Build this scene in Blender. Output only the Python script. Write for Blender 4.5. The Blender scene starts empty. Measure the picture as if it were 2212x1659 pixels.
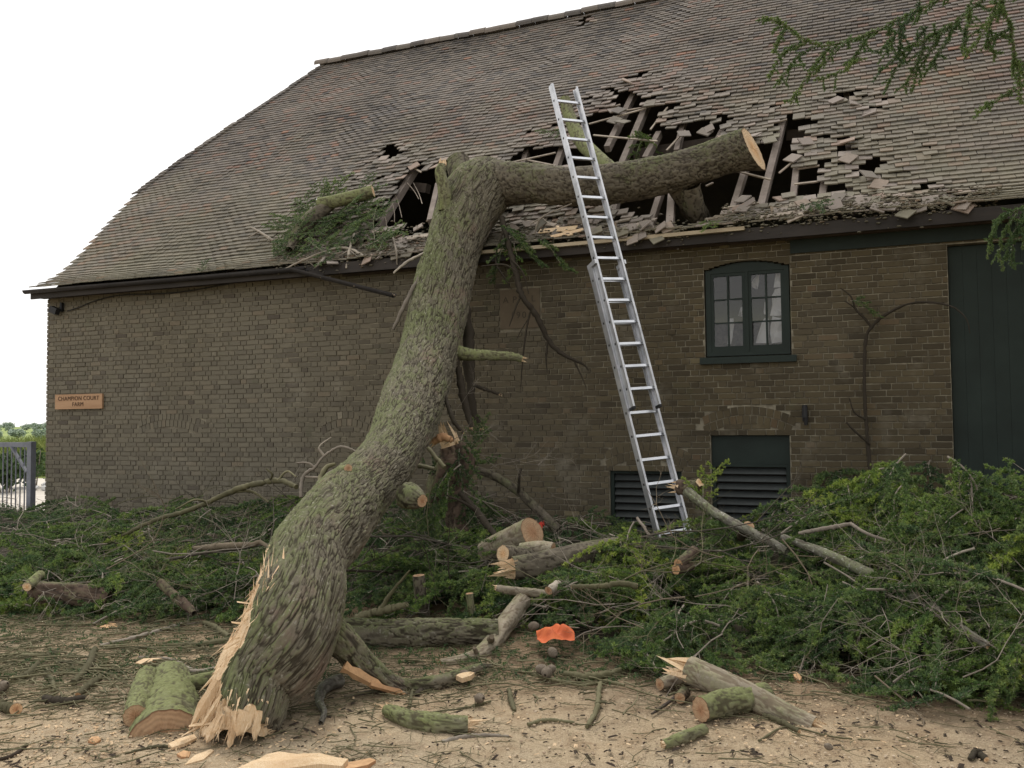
import bpy, math, random
import numpy as np
from mathutils import Vector, Matrix, Euler

random.seed(11)
RNG = np.random.default_rng(11)
sc = bpy.context.scene
col = sc.collection

# ------------------------------------------------------------------ camera
CAM_Y, CAM_Z = -10.8317, 1.65
YAW, PITCH, ROLL = 0.372640, 0.042768, -0.0106735
FPX, CX, CY = 1853.0, 1106.0, 829.5          # focal length in units of a 2212 px wide picture
_f = np.array([-math.sin(YAW) * math.cos(PITCH), math.cos(YAW) * math.cos(PITCH), math.sin(PITCH)])
_r0 = np.array([math.cos(YAW), math.sin(YAW), 0.0])
_u0 = np.cross(_r0, _f)
_r = _r0 * math.cos(ROLL) + _u0 * math.sin(ROLL)
_u = np.cross(_r, _f)
CAM = np.array([0.0, CAM_Y, CAM_Z])
cd = bpy.data.cameras.new('camera')
cam = bpy.data.objects.new('camera', cd)
col.objects.link(cam)
m = Matrix.Identity(4)
for i in range(3):
    m[i][0], m[i][1], m[i][2], m[i][3] = _r[i], _u[i], -_f[i], CAM[i]
cam.matrix_world = m
cd.sensor_width = 36.0
cd.lens = FPX / 2212.0 * 36.0
cd.clip_start, cd.clip_end = 0.1, 3000.0
sc.camera = cam

# ------------------------------------------------------------------ sky, sun, exposure
SUN_EL, SUN_AZ = math.radians(56), math.radians(-28)      # azimuth from +Y towards +X
w = bpy.data.worlds.new('World')
sc.world = w
w.use_nodes = True
wn = w.node_tree
wn.nodes.clear()
o_ = wn.nodes.new('ShaderNodeOutputWorld')
bg = wn.nodes.new('ShaderNodeBackground')
sky = wn.nodes.new('ShaderNodeTexSky')
sky.sky_type = 'NISHITA'
sky.sun_disc = False
sky.sun_elevation = SUN_EL
sky.sun_rotation = SUN_AZ
sky.air_density, sky.dust_density = 1.0, 3.0
mixw = wn.nodes.new('ShaderNodeMix')
mixw.data_type = 'RGBA'
mixw.inputs[0].default_value = 0.88                          # bright cloud cover over the blue
mixw.inputs[7].default_value = (12.9, 12.6, 12.3, 1)
wn.links.new(sky.outputs[0], mixw.inputs[6])
wn.links.new(mixw.outputs[2], bg.inputs[0])
bg.inputs[1].default_value = 0.1
wn.links.new(bg.outputs[0], o_.inputs[0])
sd = bpy.data.lights.new('sun', 'SUN')
sd.energy = 1.9
sd.angle = math.radians(13)
sd.color = (1.0, 0.94, 0.85)
sun = bpy.data.objects.new('sun', sd)
col.objects.link(sun)
_sdir = Vector((math.sin(SUN_AZ) * math.cos(SUN_EL), math.cos(SUN_AZ) * math.cos(SUN_EL), math.sin(SUN_EL)))
sun.rotation_euler = _sdir.to_track_quat('Z', 'Y').to_euler()
sc.view_settings.view_transform = 'Standard'
sc.view_settings.look = 'None'
sc.view_settings.exposure = 0.14
sc.view_settings.gamma = 1.0
sc.view_settings.use_curve_mapping = False
sc.render.engine = 'CYCLES'
sc.cycles.use_denoising = True
sc.cycles.max_bounces = 6
sc.cycles.diffuse_bounces = 3
sc.cycles.transparent_max_bounces = 6

# ------------------------------------------------------------------ pixel -> place helpers (2212 wide picture)
def ray(x, y):
    return _f + _r * (x - CX) / FPX - _u * (y - CY) / FPX
def at_depth(x, y, d):
    return CAM + ray(x, y) * d
def at_wall(x, y, wy=0.0):
    d = ray(x, y)
    return CAM + d * ((wy - CAM_Y) / d[1])
def at_ground(x, y, z=0.0):
    d = ray(x, y)
    return CAM + d * ((z - CAM_Z) / d[2])
def to_px(p):
    d = np.asarray(p, float) - CAM
    z = d @ _f
    return CX + FPX * (d @ _r) / z, CY - FPX * (d @ _u) / z
TH = math.radians(48.0)
def at_roof(x, y, off=0.0):
    """point under a pixel, off metres above the (bell cast) front slope"""
    d = ray(x, y); t = np.linspace(9.5, 17, 1500); p = CAM + d * t[:, None]
    yy = np.maximum(p[:, 1], -.3)
    g = (p[:, 2] - np.interp(yy, PY, PZ)) * np.cos(np.interp(yy, PY, PA)) - off
    hit = (g < 0) & (p[:, 1] >= -.3)
    k = np.argmax(hit) if hit.any() else len(t) - 1
    return p[k]

# ------------------------------------------------------------------ mesh builder
class MB:
    def __init__(self):
        self.v, self.f3, self.f4, self.n = [], [], [], 0
        self.m3, self.m4, self.t, self.a = [], [], [], []
    def add(self, v, f, mat=0, tint=0.5, aux=0.0):
        v = np.asarray(v, float).reshape(-1, 3)
        f = np.asarray(f, np.int64)
        if len(v) == 0 or len(f) == 0:
            return
        mm = np.full(len(f), mat) if np.isscalar(mat) else np.asarray(mat)
        if f.shape[1] == 3:
            self.f3.append(f + self.n); self.m3.append(mm)
        else:
            self.f4.append(f + self.n); self.m4.append(mm)
        self.v.append(v)
        self.t.append(np.full(len(v), tint) if np.isscalar(tint) else np.asarray(tint, float))
        self.a.append(np.full(len(v), aux) if np.isscalar(aux) else np.asarray(aux, float))
        self.n += len(v)
    def box(self, lo, hi, **k):
        lo, hi = np.minimum(lo, hi), np.maximum(lo, hi)
        v = np.array([[(lo, hi)[(i >> j) & 1][j] for j in range(3)] for i in range(8)])
        self.add(v, BOXF, **k)
    def obox(self, c, ex, ey, ez, **k):
        """box from its centre and three half axes"""
        c, ex, ey, ez = map(lambda q: np.asarray(q, float), (c, ex, ey, ez))
        v = np.array([c + (1 if i & 1 else -1) * ex + (1 if i & 2 else -1) * ey + (1 if i & 4 else -1) * ez for i in range(8)])
        self.add(v, BOXF, **k)
    def beam(self, a, b, w_, h_, up=(0, 0, 1), **k):
        a, b = np.asarray(a, float), np.asarray(b, float)
        d = b - a
        L = np.linalg.norm(d); d = d / L
        s = np.cross(d, np.asarray(up, float)); s /= np.linalg.norm(s)
        u = np.cross(s, d)
        self.obox((a + b) / 2, d * L / 2, s * w_ / 2, u * h_ / 2, **k)
    def mesh(self, name, mats, smooth=False):
        me = bpy.data.meshes.new(name)
        V = np.concatenate(self.v) if self.v else np.zeros((0, 3))
        n3 = sum(len(x) for x in self.f3); n4 = sum(len(x) for x in self.f4)
        L = []
        if n3: L.append(np.concatenate(self.f3).ravel())
        if n4: L.append(np.concatenate(self.f4).ravel())
        loops = np.concatenate(L).astype(np.int32)
        tot = np.concatenate([np.full(n3, 3), np.full(n4, 4)]).astype(np.int32)
        start = np.concatenate([[0], np.cumsum(tot)[:-1]]).astype(np.int32)
        mi = np.concatenate(([np.concatenate(self.m3)] if n3 else []) + ([np.concatenate(self.m4)] if n4 else [])).astype(np.int32)
        me.vertices.add(len(V)); me.vertices.foreach_set('co', V.astype(np.float32).ravel())
        me.loops.add(len(loops)); me.loops.foreach_set('vertex_index', loops)
        me.polygons.add(n3 + n4)
        me.polygons.foreach_set('loop_start', start)
        me.polygons.foreach_set('loop_total', tot)
        me.polygons.foreach_set('material_index', mi)
        me.polygons.foreach_set('use_smooth', np.full(n3 + n4, bool(smooth)))
        at = me.attributes.new('tint', 'FLOAT', 'POINT')
        at.data.foreach_set('value', np.concatenate(self.t).astype(np.float32))
        at = me.attributes.new('aux', 'FLOAT', 'POINT')
        at.data.foreach_set('value', np.concatenate(self.a).astype(np.float32))
        for q in (mats if isinstance(mats, (list, tuple)) else [mats]):
            me.materials.append(q)
        me.update(calc_edges=True)
        return me
    def build(self, name, mats, parent=None, smooth=False, kind=None):
        return link(name, self.mesh(name, mats, smooth), parent, kind)
BOXF = np.array([[0, 2, 3, 1], [4, 5, 7, 6], [0, 1, 5, 4], [2, 6, 7, 3], [0, 4, 6, 2], [1, 3, 7, 5]])

def link(name, data, parent=None, kind=None, loc=None):
    o = bpy.data.objects.new(name, data)
    col.objects.link(o)
    if parent is not None: o.parent = parent
    if kind: o['kind'] = kind
    if loc is not None: o.location = loc
    return o
def tag(o, label, cat, group=None):
    o['label'] = label; o['category'] = cat
    if group: o['group'] = group
    return o
def empty(name, label, cat, loc=(0, 0, 0), group=None):
    return tag(link(name, None, loc=loc), label, cat, group)

# ------------------------------------------------------------------ noise
def _h(i, j, k):
    x = np.sin(i * 127.1 + j * 311.7 + k * 74.7) * 43758.5453
    return x - np.floor(x)
def vnoise(x, y, seed=0):
    xi, yi = np.floor(x), np.floor(y)
    fx, fy = x - xi, y - yi
    fx = fx * fx * (3 - 2 * fx); fy = fy * fy * (3 - 2 * fy)
    a, b = _h(xi, yi, seed), _h(xi + 1, yi, seed)
    c, d = _h(xi, yi + 1, seed), _h(xi + 1, yi + 1, seed)
    return (a * (1 - fx) + b * fx) * (1 - fy) + (c * (1 - fx) + d * fx) * fy
def fbm(x, y, seed=0, oct=4):
    s, a, t = 0, 0.5, 0
    for o in range(oct):
        s = s + a * vnoise(x * 2 ** o, y * 2 ** o, seed + o * 13); t += a; a *= 0.5
    return s / t
def worley(u, v, per, seed=0):
    """F1, F2 and a random value of the nearest cell; u wraps with integer period per"""
    iu, iv = np.floor(u), np.floor(v)
    f1 = np.full(u.shape, 9.0); f2 = np.full(u.shape, 9.0); rid = np.zeros(u.shape)
    for di in (-1, 0, 1):
        for dj in (-1, 0, 1):
            ci, cj = iu + di, iv + dj
            cw = np.mod(ci, per)
            px = ci + 0.1 + 0.8 * _h(cw, cj, seed); py = cj + 0.1 + 0.8 * _h(cw, cj, seed + 5)
            d = np.hypot(px - u, (py - v) * .75)
            near = d < f1
            f2 = np.where(near, f1, np.minimum(f2, d))
            rid = np.where(near, _h(cw, cj, seed + 9), rid)
            f1 = np.where(near, d, f1)
    return f1, f2, rid
def pnoise(u, v, per, seed=0):
    """value noise that wraps round the stem"""
    ui, vi = np.floor(u), np.floor(v); fu, fv = u - ui, v - vi
    fu = fu * fu * (3 - 2 * fu); fv = fv * fv * (3 - 2 * fv)
    a, b = np.mod(ui, per), np.mod(ui + 1, per)
    return (_h(a, vi, seed) * (1 - fu) + _h(b, vi, seed) * fu) * (1 - fv) + (_h(a, vi + 1, seed) * (1 - fu) + _h(b, vi + 1, seed) * fu) * fv
def sstep(a, b, x):
    t = np.clip((x - a) / (b - a), 0, 1)
    return t * t * (3 - 2 * t)

# ------------------------------------------------------------------ tubes
def spline(pts, n):
    """Catmull-Rom through rows of any width"""
    P = np.asarray(pts, float)
    P = np.vstack([2 * P[0] - P[1], P, 2 * P[-1] - P[-2]])
    d = np.linalg.norm(np.diff(P[1:-1, :3], axis=0), axis=1)
    s = np.concatenate([[0], np.cumsum(d)]); t = np.linspace(0, s[-1], n)
    k = np.clip(np.searchsorted(s, t, 'right') - 1, 0, len(d) - 1)
    q = ((t - s[k]) / np.maximum(d[k], 1e-9))[:, None]
    a, b, c, e = P[k], P[k + 1], P[k + 2], P[k + 3]
    return 0.5 * (2 * b + (c - a) * q + (2 * a - 5 * b + 4 * c - e) * q ** 2 + (3 * b - a - 3 * c + e) * q ** 3)
def frames(P):
    T = np.gradient(P, axis=0); T /= np.linalg.norm(T, axis=1)[:, None] + 1e-12
    ref = np.array([0.0, 0, 1]) if abs(T[0][2]) < 0.9 else np.array([1.0, 0, 0])
    U = np.zeros_like(P); W = np.zeros_like(P)
    u = ref - T[0] * (ref @ T[0]); u /= np.linalg.norm(u)
    for i in range(len(P)):
        u = u - T[i] * (u @ T[i]); u /= np.linalg.norm(u)
        U[i] = u; W[i] = np.cross(T[i], u)
    return T, U, W
def tube(mb, P, R, sides=8, mat=0, tint=0.5, cap=True, aux=0.0):
    P = np.asarray(P, float); R = np.broadcast_to(np.asarray(R, float), (len(P),))
    T, U, W = frames(P)
    a = np.arange(sides) / sides * 2 * math.pi
    V = (P[:, None] + R[:, None, None] * (np.cos(a)[None, :, None] * U[:, None] + np.sin(a)[None, :, None] * W[:, None])).reshape(-1, 3)
    n = len(P)
    i = np.arange(n - 1)[:, None] * sides; j = np.arange(sides)[None]; j2 = (j + 1) % sides
    F = np.stack([i + j, i + j2, i + sides + j2, i + sides + j], -1).reshape(-1, 4)
    mb.add(V, F, mat=mat, tint=tint, aux=aux)
    if cap:
        for e, fl in ((0, 1), (n - 1, 0)):
            c = np.vstack([V[e * sides:(e + 1) * sides], P[e]])
            q = np.array([[(k + 1) % sides, k, sides] if fl else [k, (k + 1) % sides, sides] for k in range(sides)])
            mb.add(c, q, mat=mat, tint=tint, aux=aux)
    return T, U, W
def bark_tube(mb, P, R, nu=64, nv=160, cell=0.05, asp=2.2, amp=0.012, seed=0, mat=0, flat=0.0, ecc=None, cut=None, lump=0.06):
    """bark covered stem: plates raised between furrows as geometry; cut(i,ang,r)->r limits the radius (split faces)"""
    Q = spline(np.hstack([np.asarray(P, float), np.asarray(R, float).reshape(-1, 1)]), nv)
    P, R = Q[:, :3], Q[:, 3]
    T, U, W = frames(P)
    L = np.concatenate([[0], np.cumsum(np.linalg.norm(np.diff(P, axis=0), axis=1))])
    per = max(6, int(round(2 * math.pi * R.mean() / cell)))
    a = np.arange(nu) / nu * 2 * math.pi
    A, S = np.meshgrid(a, L)
    wv = (fbm(A / (2 * math.pi) * 9, S / cell / 5, seed + 40, 3) - 0.5)
    # noise in angle must wrap: use two lobes on a circle
    cx, cy = np.cos(A), np.sin(A)
    w1 = fbm(cx * 2 + 7, cy * 2 + S / 0.35, seed + 3, 3) - 0.5
    u = A / (2 * math.pi) * per + w1 * 2.0
    v = S / (cell * asp) + (fbm(cx * 3 + 2, cy * 3 + S / 0.25, seed + 8, 3) - 0.5) * 2.5
    f1, f2, rid = worley(u, v, per, seed)
    pl = sstep(0.02, 0.20, f2 - f1) * (.75 + .25 * sstep(.1, .5, fbm(u * .9, v * .5, seed + 51, 2)))
    vv_ = v * .55 + .6 * w1
    n1 = .6 * pnoise(u, vv_, per, seed + 61) + .4 * pnoise(u * 2, vv_ * 2.1, per * 2, seed + 62)
    n2 = .6 * pnoise(u + 7.3, vv_ * .9 + 3, per, seed + 63) + .4 * pnoise(u * 2 + 5, vv_ * 1.9, per * 2, seed + 64)
    fis = np.maximum(1 - sstep(.012, .075, np.abs(n1 - .5)), 1 - sstep(.010, .062, np.abs(n2 - .5)))
    pl = (1 - fis) * (.68 + .32 * pl)
    fine = fbm(cx * R.mean() / 0.012 + 3, cy * R.mean() / 0.012 + S / 0.02, seed + 21, 2) - 0.5
    big = fbm(cx * 1.5 + 5, cy * 1.5 + S / 0.5, seed + 31, 3) - 0.5
    big = big + .5 * (fbm(cx * 3.5 + 9, cy * 3.5 + S / .22, seed + 35, 2) - .5)
    hgt = amp * (pl * (0.5 + 0.8 * rid) - 0.6) + amp * 0.7 * fine + R[:, None] * lump * 2 * big
    rr = R[:, None] + hgt
    woody = np.zeros_like(rr)
    if cut is not None:
        rr, woody = cut(L[:, None] / L[-1], A, rr, R[:, None], U, W)
    V = P[:, None] + rr[..., None] * (np.cos(A)[..., None] * U[:, None] + np.sin(A)[..., None] * W[:, None])
    i = np.arange(nv - 1)[:, None] * nu; j = np.arange(nu)[None]; j2 = (j + 1) % nu
    F = np.stack([i + j, i + j2, i + nu + j2, i + nu + j], -1).reshape(-1, 4)
    wd = woody.reshape(-1)
    fm = np.where((wd[F].mean(1) > 0.5), mat + 1, mat)
    mb.add(V.reshape(-1, 3), F, mat=fm, tint=rid.reshape(-1), aux=pl.reshape(-1))
    return dict(P=P, R=R, T=T, U=U, W=W, V=V, A=A)
def disc(mb, c, n, rad, mat=1, seed=0, seg=28, rough=0.004, rim=None):
    """sawn face: rings of vertices on an uneven disc; rim = explicit outline"""
    n = np.asarray(n, float); n /= np.linalg.norm(n)
    if rim is None:
        ref = np.array([0, 0, 1.0]) if abs(n[2]) < 0.9 else np.array([1.0, 0, 0])
        u = np.cross(n, ref); u /= np.linalg.norm(u); w_ = np.cross(n, u)
        a = np.arange(seg) / seg * 2 * math.pi
        rim = c + rad * (np.cos(a)[:, None] * u + np.sin(a)[:, None] * w_)
    seg = len(rim)
    rg = np.random.default_rng(seed)
    rings = []
    for k, q in enumerate((1.0, 0.7, 0.4, 0.15)):
        rings.append(c + (rim - c) * q + n * (rg.random((seg, 1)) - 0.5) * rough * (0 if k == 0 else 1))
    V = np.vstack(rings + [np.asarray(c)[None]])
    F = []
    for k in range(3):
        for j in range(seg):
            F.append([k * seg + j, k * seg + (j + 1) % seg, (k + 1) * seg + (j + 1) % seg, (k + 1) * seg + j])
    rad_t = np.concatenate([np.full(seg, q) for q in (1, .7, .4, .15)] + [[0]])
    mb.add(V, F, mat=mat, tint=rad_t)
    mb.add(np.vstack([rings[3], np.asarray(c)[None]]), [[j, (j + 1) % seg, seg] for j in range(seg)], mat=mat, tint=np.concatenate([np.full(seg, .15), [0]]))

# the front slope in section: flat at the sprocketed foot, then 48 degrees
def _prof(S1):
    s = np.linspace(0, 9, 901); ang = np.radians(27 + 21 * sstep(.15, S1, s))
    y = -.3 + np.concatenate([[0], np.cumsum(np.cos((ang[1:] + ang[:-1]) / 2) * .01)])
    z = 3.97 + np.concatenate([[0], np.cumsum(np.sin((ang[1:] + ang[:-1]) / 2) * .01)])
    return s, y, z, ang
lo, hi = .3, 4.0
for _ in range(40):
    mid = (lo + hi) / 2; s, y, z, ang = _prof(mid)
    if z[-1] - 3.65 - (y[-1] + .3) * math.tan(TH) > 0: lo = mid
    else: hi = mid
PS, PY, PZ, PA = _prof(mid)
# ------------------------------------------------------------------ materials
class NT:
    def __init__(self, name):
        self.m = bpy.data.materials.new(name)
        self.m.use_nodes = True
        self.t = self.m.node_tree
        self.b = self.t.nodes['Principled BSDF']
        self.tc = None
    def n(self, typ, **k):
        q = self.t.nodes.new('ShaderNode' + typ)
        for a, b in k.items(): setattr(q, a, b)
        return q
    def put(self, sock, val):
        if isinstance(val, bpy.types.NodeSocket): self.t.links.new(val, sock)
        elif val is not None: sock.default_value = val
    def coord(self, kind='Object', scale=None):
        c = self.n('TexCoord').outputs[kind] if kind != 'World' else self.n('NewGeometry').outputs['Position']
        if scale is not None:
            mp = self.n('Mapping'); self.put(mp.inputs[0], c); mp.inputs['Scale'].default_value = scale
            c = mp.outputs[0]
        return c
    def noise(self, scale, detail=4, rough=0.6, vec=None, dist=0.0):
        q = self.n('TexNoise'); self.put(q.inputs['Vector'], vec if vec is not None else self.coord())
        q.inputs['Scale'].default_value = scale; q.inputs['Detail'].default_value = detail
        q.inputs['Roughness'].default_value = rough; q.inputs['Distortion'].default_value = dist
        return q.outputs[0]
    def attr(self, name):
        return self.n('Attribute', attribute_name=name).outputs['Fac']
    def math(self, op, a, b=0.0, c=None, clamp=False):
        q = self.n('Math', operation=op, use_clamp=clamp)
        self.put(q.inputs[0], a); self.put(q.inputs[1], b)
        if c is not None: self.put(q.inputs[2], c)
        return q.outputs[0]
    def mix(self, f, a, b, mode='MIX'):
        q = self.n('Mix', data_type='RGBA', blend_type=mode)
        self.put(q.inputs[0], f); self.put(q.inputs[6], a if not isinstance(a, tuple) else (*a[:3], 1)); self.put(q.inputs[7], b if not isinstance(b, tuple) else (*b[:3], 1))
        return q.outputs[2]
    def ramp(self, f, stops):
        q = self.n('ValToRGB'); e = q.color_ramp.elements
        while len(e) < len(stops): e.new(0.5)
        for k, (p, c) in zip(e, stops):
            k.position = p; k.color = (*c[:3], 1) if len(c) >= 3 else (c[0],) * 3 + (1,)
        self.put(q.inputs[0], f)
        return q.outputs[0]
    def map(self, f, a, b, lo=0.0, hi=1.0):
        q = self.n('MapRange'); self.put(q.inputs[0], f)
        for k, v_ in zip((1, 2, 3, 4), (a, b, lo, hi)): q.inputs[k].default_value = v_
        return q.outputs[0]
    def bump(self, h, strength=0.3, dist=0.01):
        q = self.n('Bump'); self.put(q.inputs['Height'], h)
        q.inputs['Strength'].default_value = strength; q.inputs['Distance'].default_value = dist
        self.t.links.new(q.outputs[0], self.b.inputs['Normal'])
    def out(self, c, rough=0.85, metal=0.0, spec=0.3):
        self.put(self.b.inputs['Base Color'], c if not isinstance(c, tuple) else (*c, 1))
        self.put(self.b.inputs['Roughness'], rough); self.put(self.b.inputs['Metallic'], metal)
        self.b.inputs['Specular IOR Level'].default_value = spec
        return self.m
def wob(col_, k): return tuple(c * k for c in col_)
def simple(name, cols, scale=8, rough=0.85, bump=0.2, bscale=40, bdist=0.004, tintw=0.5, metal=0.0, spec=0.3, coord='Object', detail=4, stretch=None):
    t = NT(name)
    vec = t.coord(coord, stretch)
    f = t.noise(scale, detail, 0.65, vec)
    f = t.math('ADD', t.math('MULTIPLY', t.math('SUBTRACT', f, 0.5), 2.2 * (1 - tintw) + 0.4), t.math('MULTIPLY_ADD', t.math('SUBTRACT', t.attr('tint'), 0.5), 2 * tintw * 0.5, 0.5), clamp=True)
    c = t.ramp(f, [(i / max(1, len(cols) - 1), q) for i, q in enumerate(cols)])
    if bump: t.bump(t.noise(bscale, 4, 0.6, vec), bump, bdist)
    return t.out(c, rough, metal, spec)

# brickwork: grey brown where weathered, darker olive towards the door, partly painted shade
def brick_mat():
    t = NT('brick')
    pos = t.coord('World')
    sx = t.n('SeparateXYZ'); t.put(sx.inputs[0], pos)
    tint = t.attr('tint')
    n1 = t.noise(0.55, 3, 0.6, pos); n2 = t.noise(38, 4, 0.7, pos)
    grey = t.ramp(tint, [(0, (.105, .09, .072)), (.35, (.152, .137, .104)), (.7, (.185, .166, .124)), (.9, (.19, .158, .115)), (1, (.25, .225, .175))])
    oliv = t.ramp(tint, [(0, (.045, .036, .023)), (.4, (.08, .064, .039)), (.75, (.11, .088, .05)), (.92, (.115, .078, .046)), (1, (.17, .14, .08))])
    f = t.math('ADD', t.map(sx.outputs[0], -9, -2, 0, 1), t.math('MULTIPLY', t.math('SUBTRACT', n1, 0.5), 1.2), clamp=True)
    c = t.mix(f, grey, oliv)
    c = t.mix(t.map(n2, .3, .75, 0, .55), c, t.mix(.5, c, (.05, .045, .035)))
    st = t.noise(1.6, 4, 0.7, pos)
    c = t.mix(t.map(st, .56, .72, 0, .5), c, (.23, .21, .165))
    c = t.mix(t.map(t.noise(2.3, 3, .7, pos), .6, .75, 0, .35), c, (.07, .085, .04))
    t.bump(t.noise(90, 4, .7, pos), .5, .004)
    return t.out(c, .92, 0, .2)
M_brick = brick_mat()
def mortar_mat():
    t = NT('mortar'); pos = t.coord('World')
    sx = t.n('SeparateXYZ'); t.put(sx.inputs[0], pos)
    n1 = t.noise(1.1, 4, .65, pos)
    f = t.math('ADD', t.map(sx.outputs[0], -12, -1, .5, 1.0), t.math('MULTIPLY', t.math('SUBTRACT', n1, .5), 2.6), clamp=True)
    f = t.math('MULTIPLY', f, t.map(t.noise(6, 4, .7, pos), .35, .62, .15, 1))
    c = t.mix(f, (.125, .106, .08), (.33, .30, .225))
    c = t.mix(t.map(t.noise(30, 3, .6, pos), .35, .7), c, t.mix(.3, c, (.05, .045, .035)))
    t.bump(t.noise(120, 3, .7, pos), .5, .004)
    return t.out(c, .95, 0, .15)
M_mortar = mortar_mat()
def tile_mat():
    t = NT('clay_tile'); pos = t.coord('World')
    tint, aux = t.attr('tint'), t.attr('aux')
    base = t.ramp(tint, [(0, (.085, .079, .078)), (.3, (.14, .124, .112)), (.6, (.165, .145, .128)), (.82, (.185, .155, .135)), (.93, (.20, .13, .105)), (1, (.25, .14, .10))])
    sx = t.n('SeparateXYZ'); t.put(sx.inputs[0], pos)
    # moss and lichen: patchy, more of it low on the slope
    low = t.map(sx.outputs[2], 9.0, 4.0, -.22, .30)
    ln = t.math('ADD', t.noise(.75, 5, .65, pos), low)
    c = t.mix(t.map(ln, .48, .84, 0, .6), base, (.19, .178, .118))
    c = t.mix(t.map(t.noise(9, 5, .75, pos), .55, .72, 0, .6), c, (.21, .205, .165))
    c = t.mix(t.map(t.noise(45, 3, .7, pos), .62, .75, 0, .8), c, (.25, .235, .14))
    c = t.mix(t.map(t.noise(3.5, 4, .7, pos), .58, .7, 0, .4), c, (.05, .046, .046))
    fresh = t.ramp(t.math('FRACT', t.math('MULTIPLY', tint, 7.3)), [(0, (.18, .16, .14)), (.4, (.25, .208, .185)), (.7, (.29, .255, .225)), (.88, (.28, .19, .145)), (1, (.36, .335, .29))])
    fresh = t.mix(t.map(t.noise(25, 4, .7, pos), .4, .7, 0, .5), fresh, t.mix(.5, fresh, (.13, .12, .10)))
    c = t.mix(aux, c, fresh)
    t.bump(t.noise(70, 4, .7, pos), .35, .004)
    return t.out(c, .88, 0, .25)
M_tile = tile_mat()
def bark_mat(name, plate, furrow, moss, mossamt, flake=(.30, .29, .24), flk=.5, pink=0.0):
    t = NT(name); pos = t.coord('World')
    tint, aux = t.attr('tint'), t.attr('aux')
    c = t.ramp(tint, [(0, wob(plate, .72)), (.5, plate), (1, wob(plate, 1.25))])
    big = t.noise(1.7, 4, .65, pos); mid = t.noise(11, 4, .7, pos); fine = t.noise(55, 4, .7, pos)
    if pink: c = t.mix(t.map(t.noise(2.6, 3, .6, pos), .55, .72, 0, pink), c, (.20, .125, .10))
    nrm = t.n('NewGeometry').outputs['Normal']; sp = t.n('SeparateXYZ'); t.put(sp.inputs[0], nrm)
    side = t.math('MULTIPLY_ADD', sp.outputs[0], -.14, t.math('MULTIPLY', sp.outputs[2], .10))   # moss keeps to one side
    g = t.math('ADD', t.math('ADD', t.math('MULTIPLY', big, .75), t.math('MULTIPLY', mid, .45)), side)
    g = t.math('ADD', g, t.math('MULTIPLY', t.math('SUBTRACT', tint, .5), .16))
    c = t.mix(t.map(g, .62 - .3 * mossamt, .86 - .3 * mossamt, 0, .92), c, t.mix(t.map(fine, .35, .7), moss, wob(moss, 1.7)))
    fl = t.math('MULTIPLY', t.map(t.noise(30, 4, .7, pos), .55, .70, 0, flk), t.map(aux, .5, 1))
    c = t.mix(fl, c, flake)
    c = t.mix(t.map(aux, .0, .62, .9, 0), c, furrow)
    t.bump(fine, .55, .006)
    return t.out(c, .92, 0, .15)
M_bark = bark_mat('trunk_bark', (.138, .122, .090), (.032, .026, .018), (.085, .096, .042), .38, (.31, .295, .245), .8, .5)
M_bark_limb = bark_mat('limb_bark', (.125, .108, .082), (.036, .029, .022), (.075, .082, .038), .10, (.24, .22, .17), .7)
M_bark_moss = bark_mat('mossy_bark', (.17, .162, .105), (.07, .062, .038), (.125, .138, .06), .62, (.30, .31, .20), .6)
M_bark_pale = bark_mat('pale_bark', (.29, .25, .19), (.15, .12, .085), (.14, .14, .075), 0.0, (.38, .35, .29), .7, .3)
M_bark_lichen = bark_mat('lichen_bark', (.17, .16, .135), (.075, .065, .052), (.10, .11, .06), .15, (.48, .47, .43), 1.0)
M_bark_red = bark_mat('red_brown_bark', (.105, .075, .056), (.04, .03, .024), (.09, .10, .05), .05, (.24, .17, .13), .5)
M_twig_green = simple('green_twig', [(.06, .056, .03), (.115, .106, .056), (.20, .185, .11)], 5, .85, .3, 60, .003, .6)
M_twig_grey = simple('grey_twig', [(.10, .085, .066), (.22, .19, .155), (.40, .355, .29)], 4, .85, .3, 60, .003, .6)
def wood_mat():
    t = NT('fresh_wood'); pos = t.coord('World')
    tint = t.attr('tint')
    gr = t.noise(22, 6, .7, t.coord('World', (5.5, 5.5, .7)), 1.6)
    c = t.ramp(gr, [(.25, (.36, .21, .10)), (.42, (.58, .42, .25)), (.58, (.70, .56, .38)), (.8, (.80, .69, .52))])
    c = t.mix(t.map(t.noise(3, 4, .7, pos), .5, .75, 0, .6), c, (.50, .31, .16))
    c = t.mix(t.map(tint, .0, 1, .25, 0), c, (.50, .30, .16))
    t.bump(gr, .5, .008)
    return t.out(c, .8, 0, .25)
M_wood = wood_mat()
def endgrain_mat(name, a, b, k):
    t = NT(name); pos = t.coord('World')
    tint = t.attr('tint')
    rg = t.math('SINE', t.math('MULTIPLY_ADD', tint, 46.0, t.math('MULTIPLY', t.noise(9, 3, .5, pos), 9)))
    c = t.mix(t.map(rg, -1, 1, 0, .6), a, wob(a, .62))
    c = t.mix(t.map(t.math('ADD', tint, t.math('MULTIPLY', t.noise(6, 3, .6, pos), .5)), .55, .95), b, c)
    c = t.mix(t.map(t.noise(40, 4, .7, pos), .45, .8, 0, k), c, wob(b, .55))
    c = t.mix(t.map(tint, .93, 1.0), c, (.12, .06, .035))
    t.bump(t.noise(60, 4, .7, pos), .4, .004)
    return t.out(c, .85, 0, .2)
M_end_pale = endgrain_mat('sawn_end_pale', (.70, .52, .33), (.62, .40, .22), .25)
M_end_brown = endgrain_mat('sawn_end_brown', (.46, .31, .19), (.36, .21, .12), .5)
M_end_orange = endgrain_mat('sawn_end_orange', (.56, .35, .19), (.42, .23, .12), .5)
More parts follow.
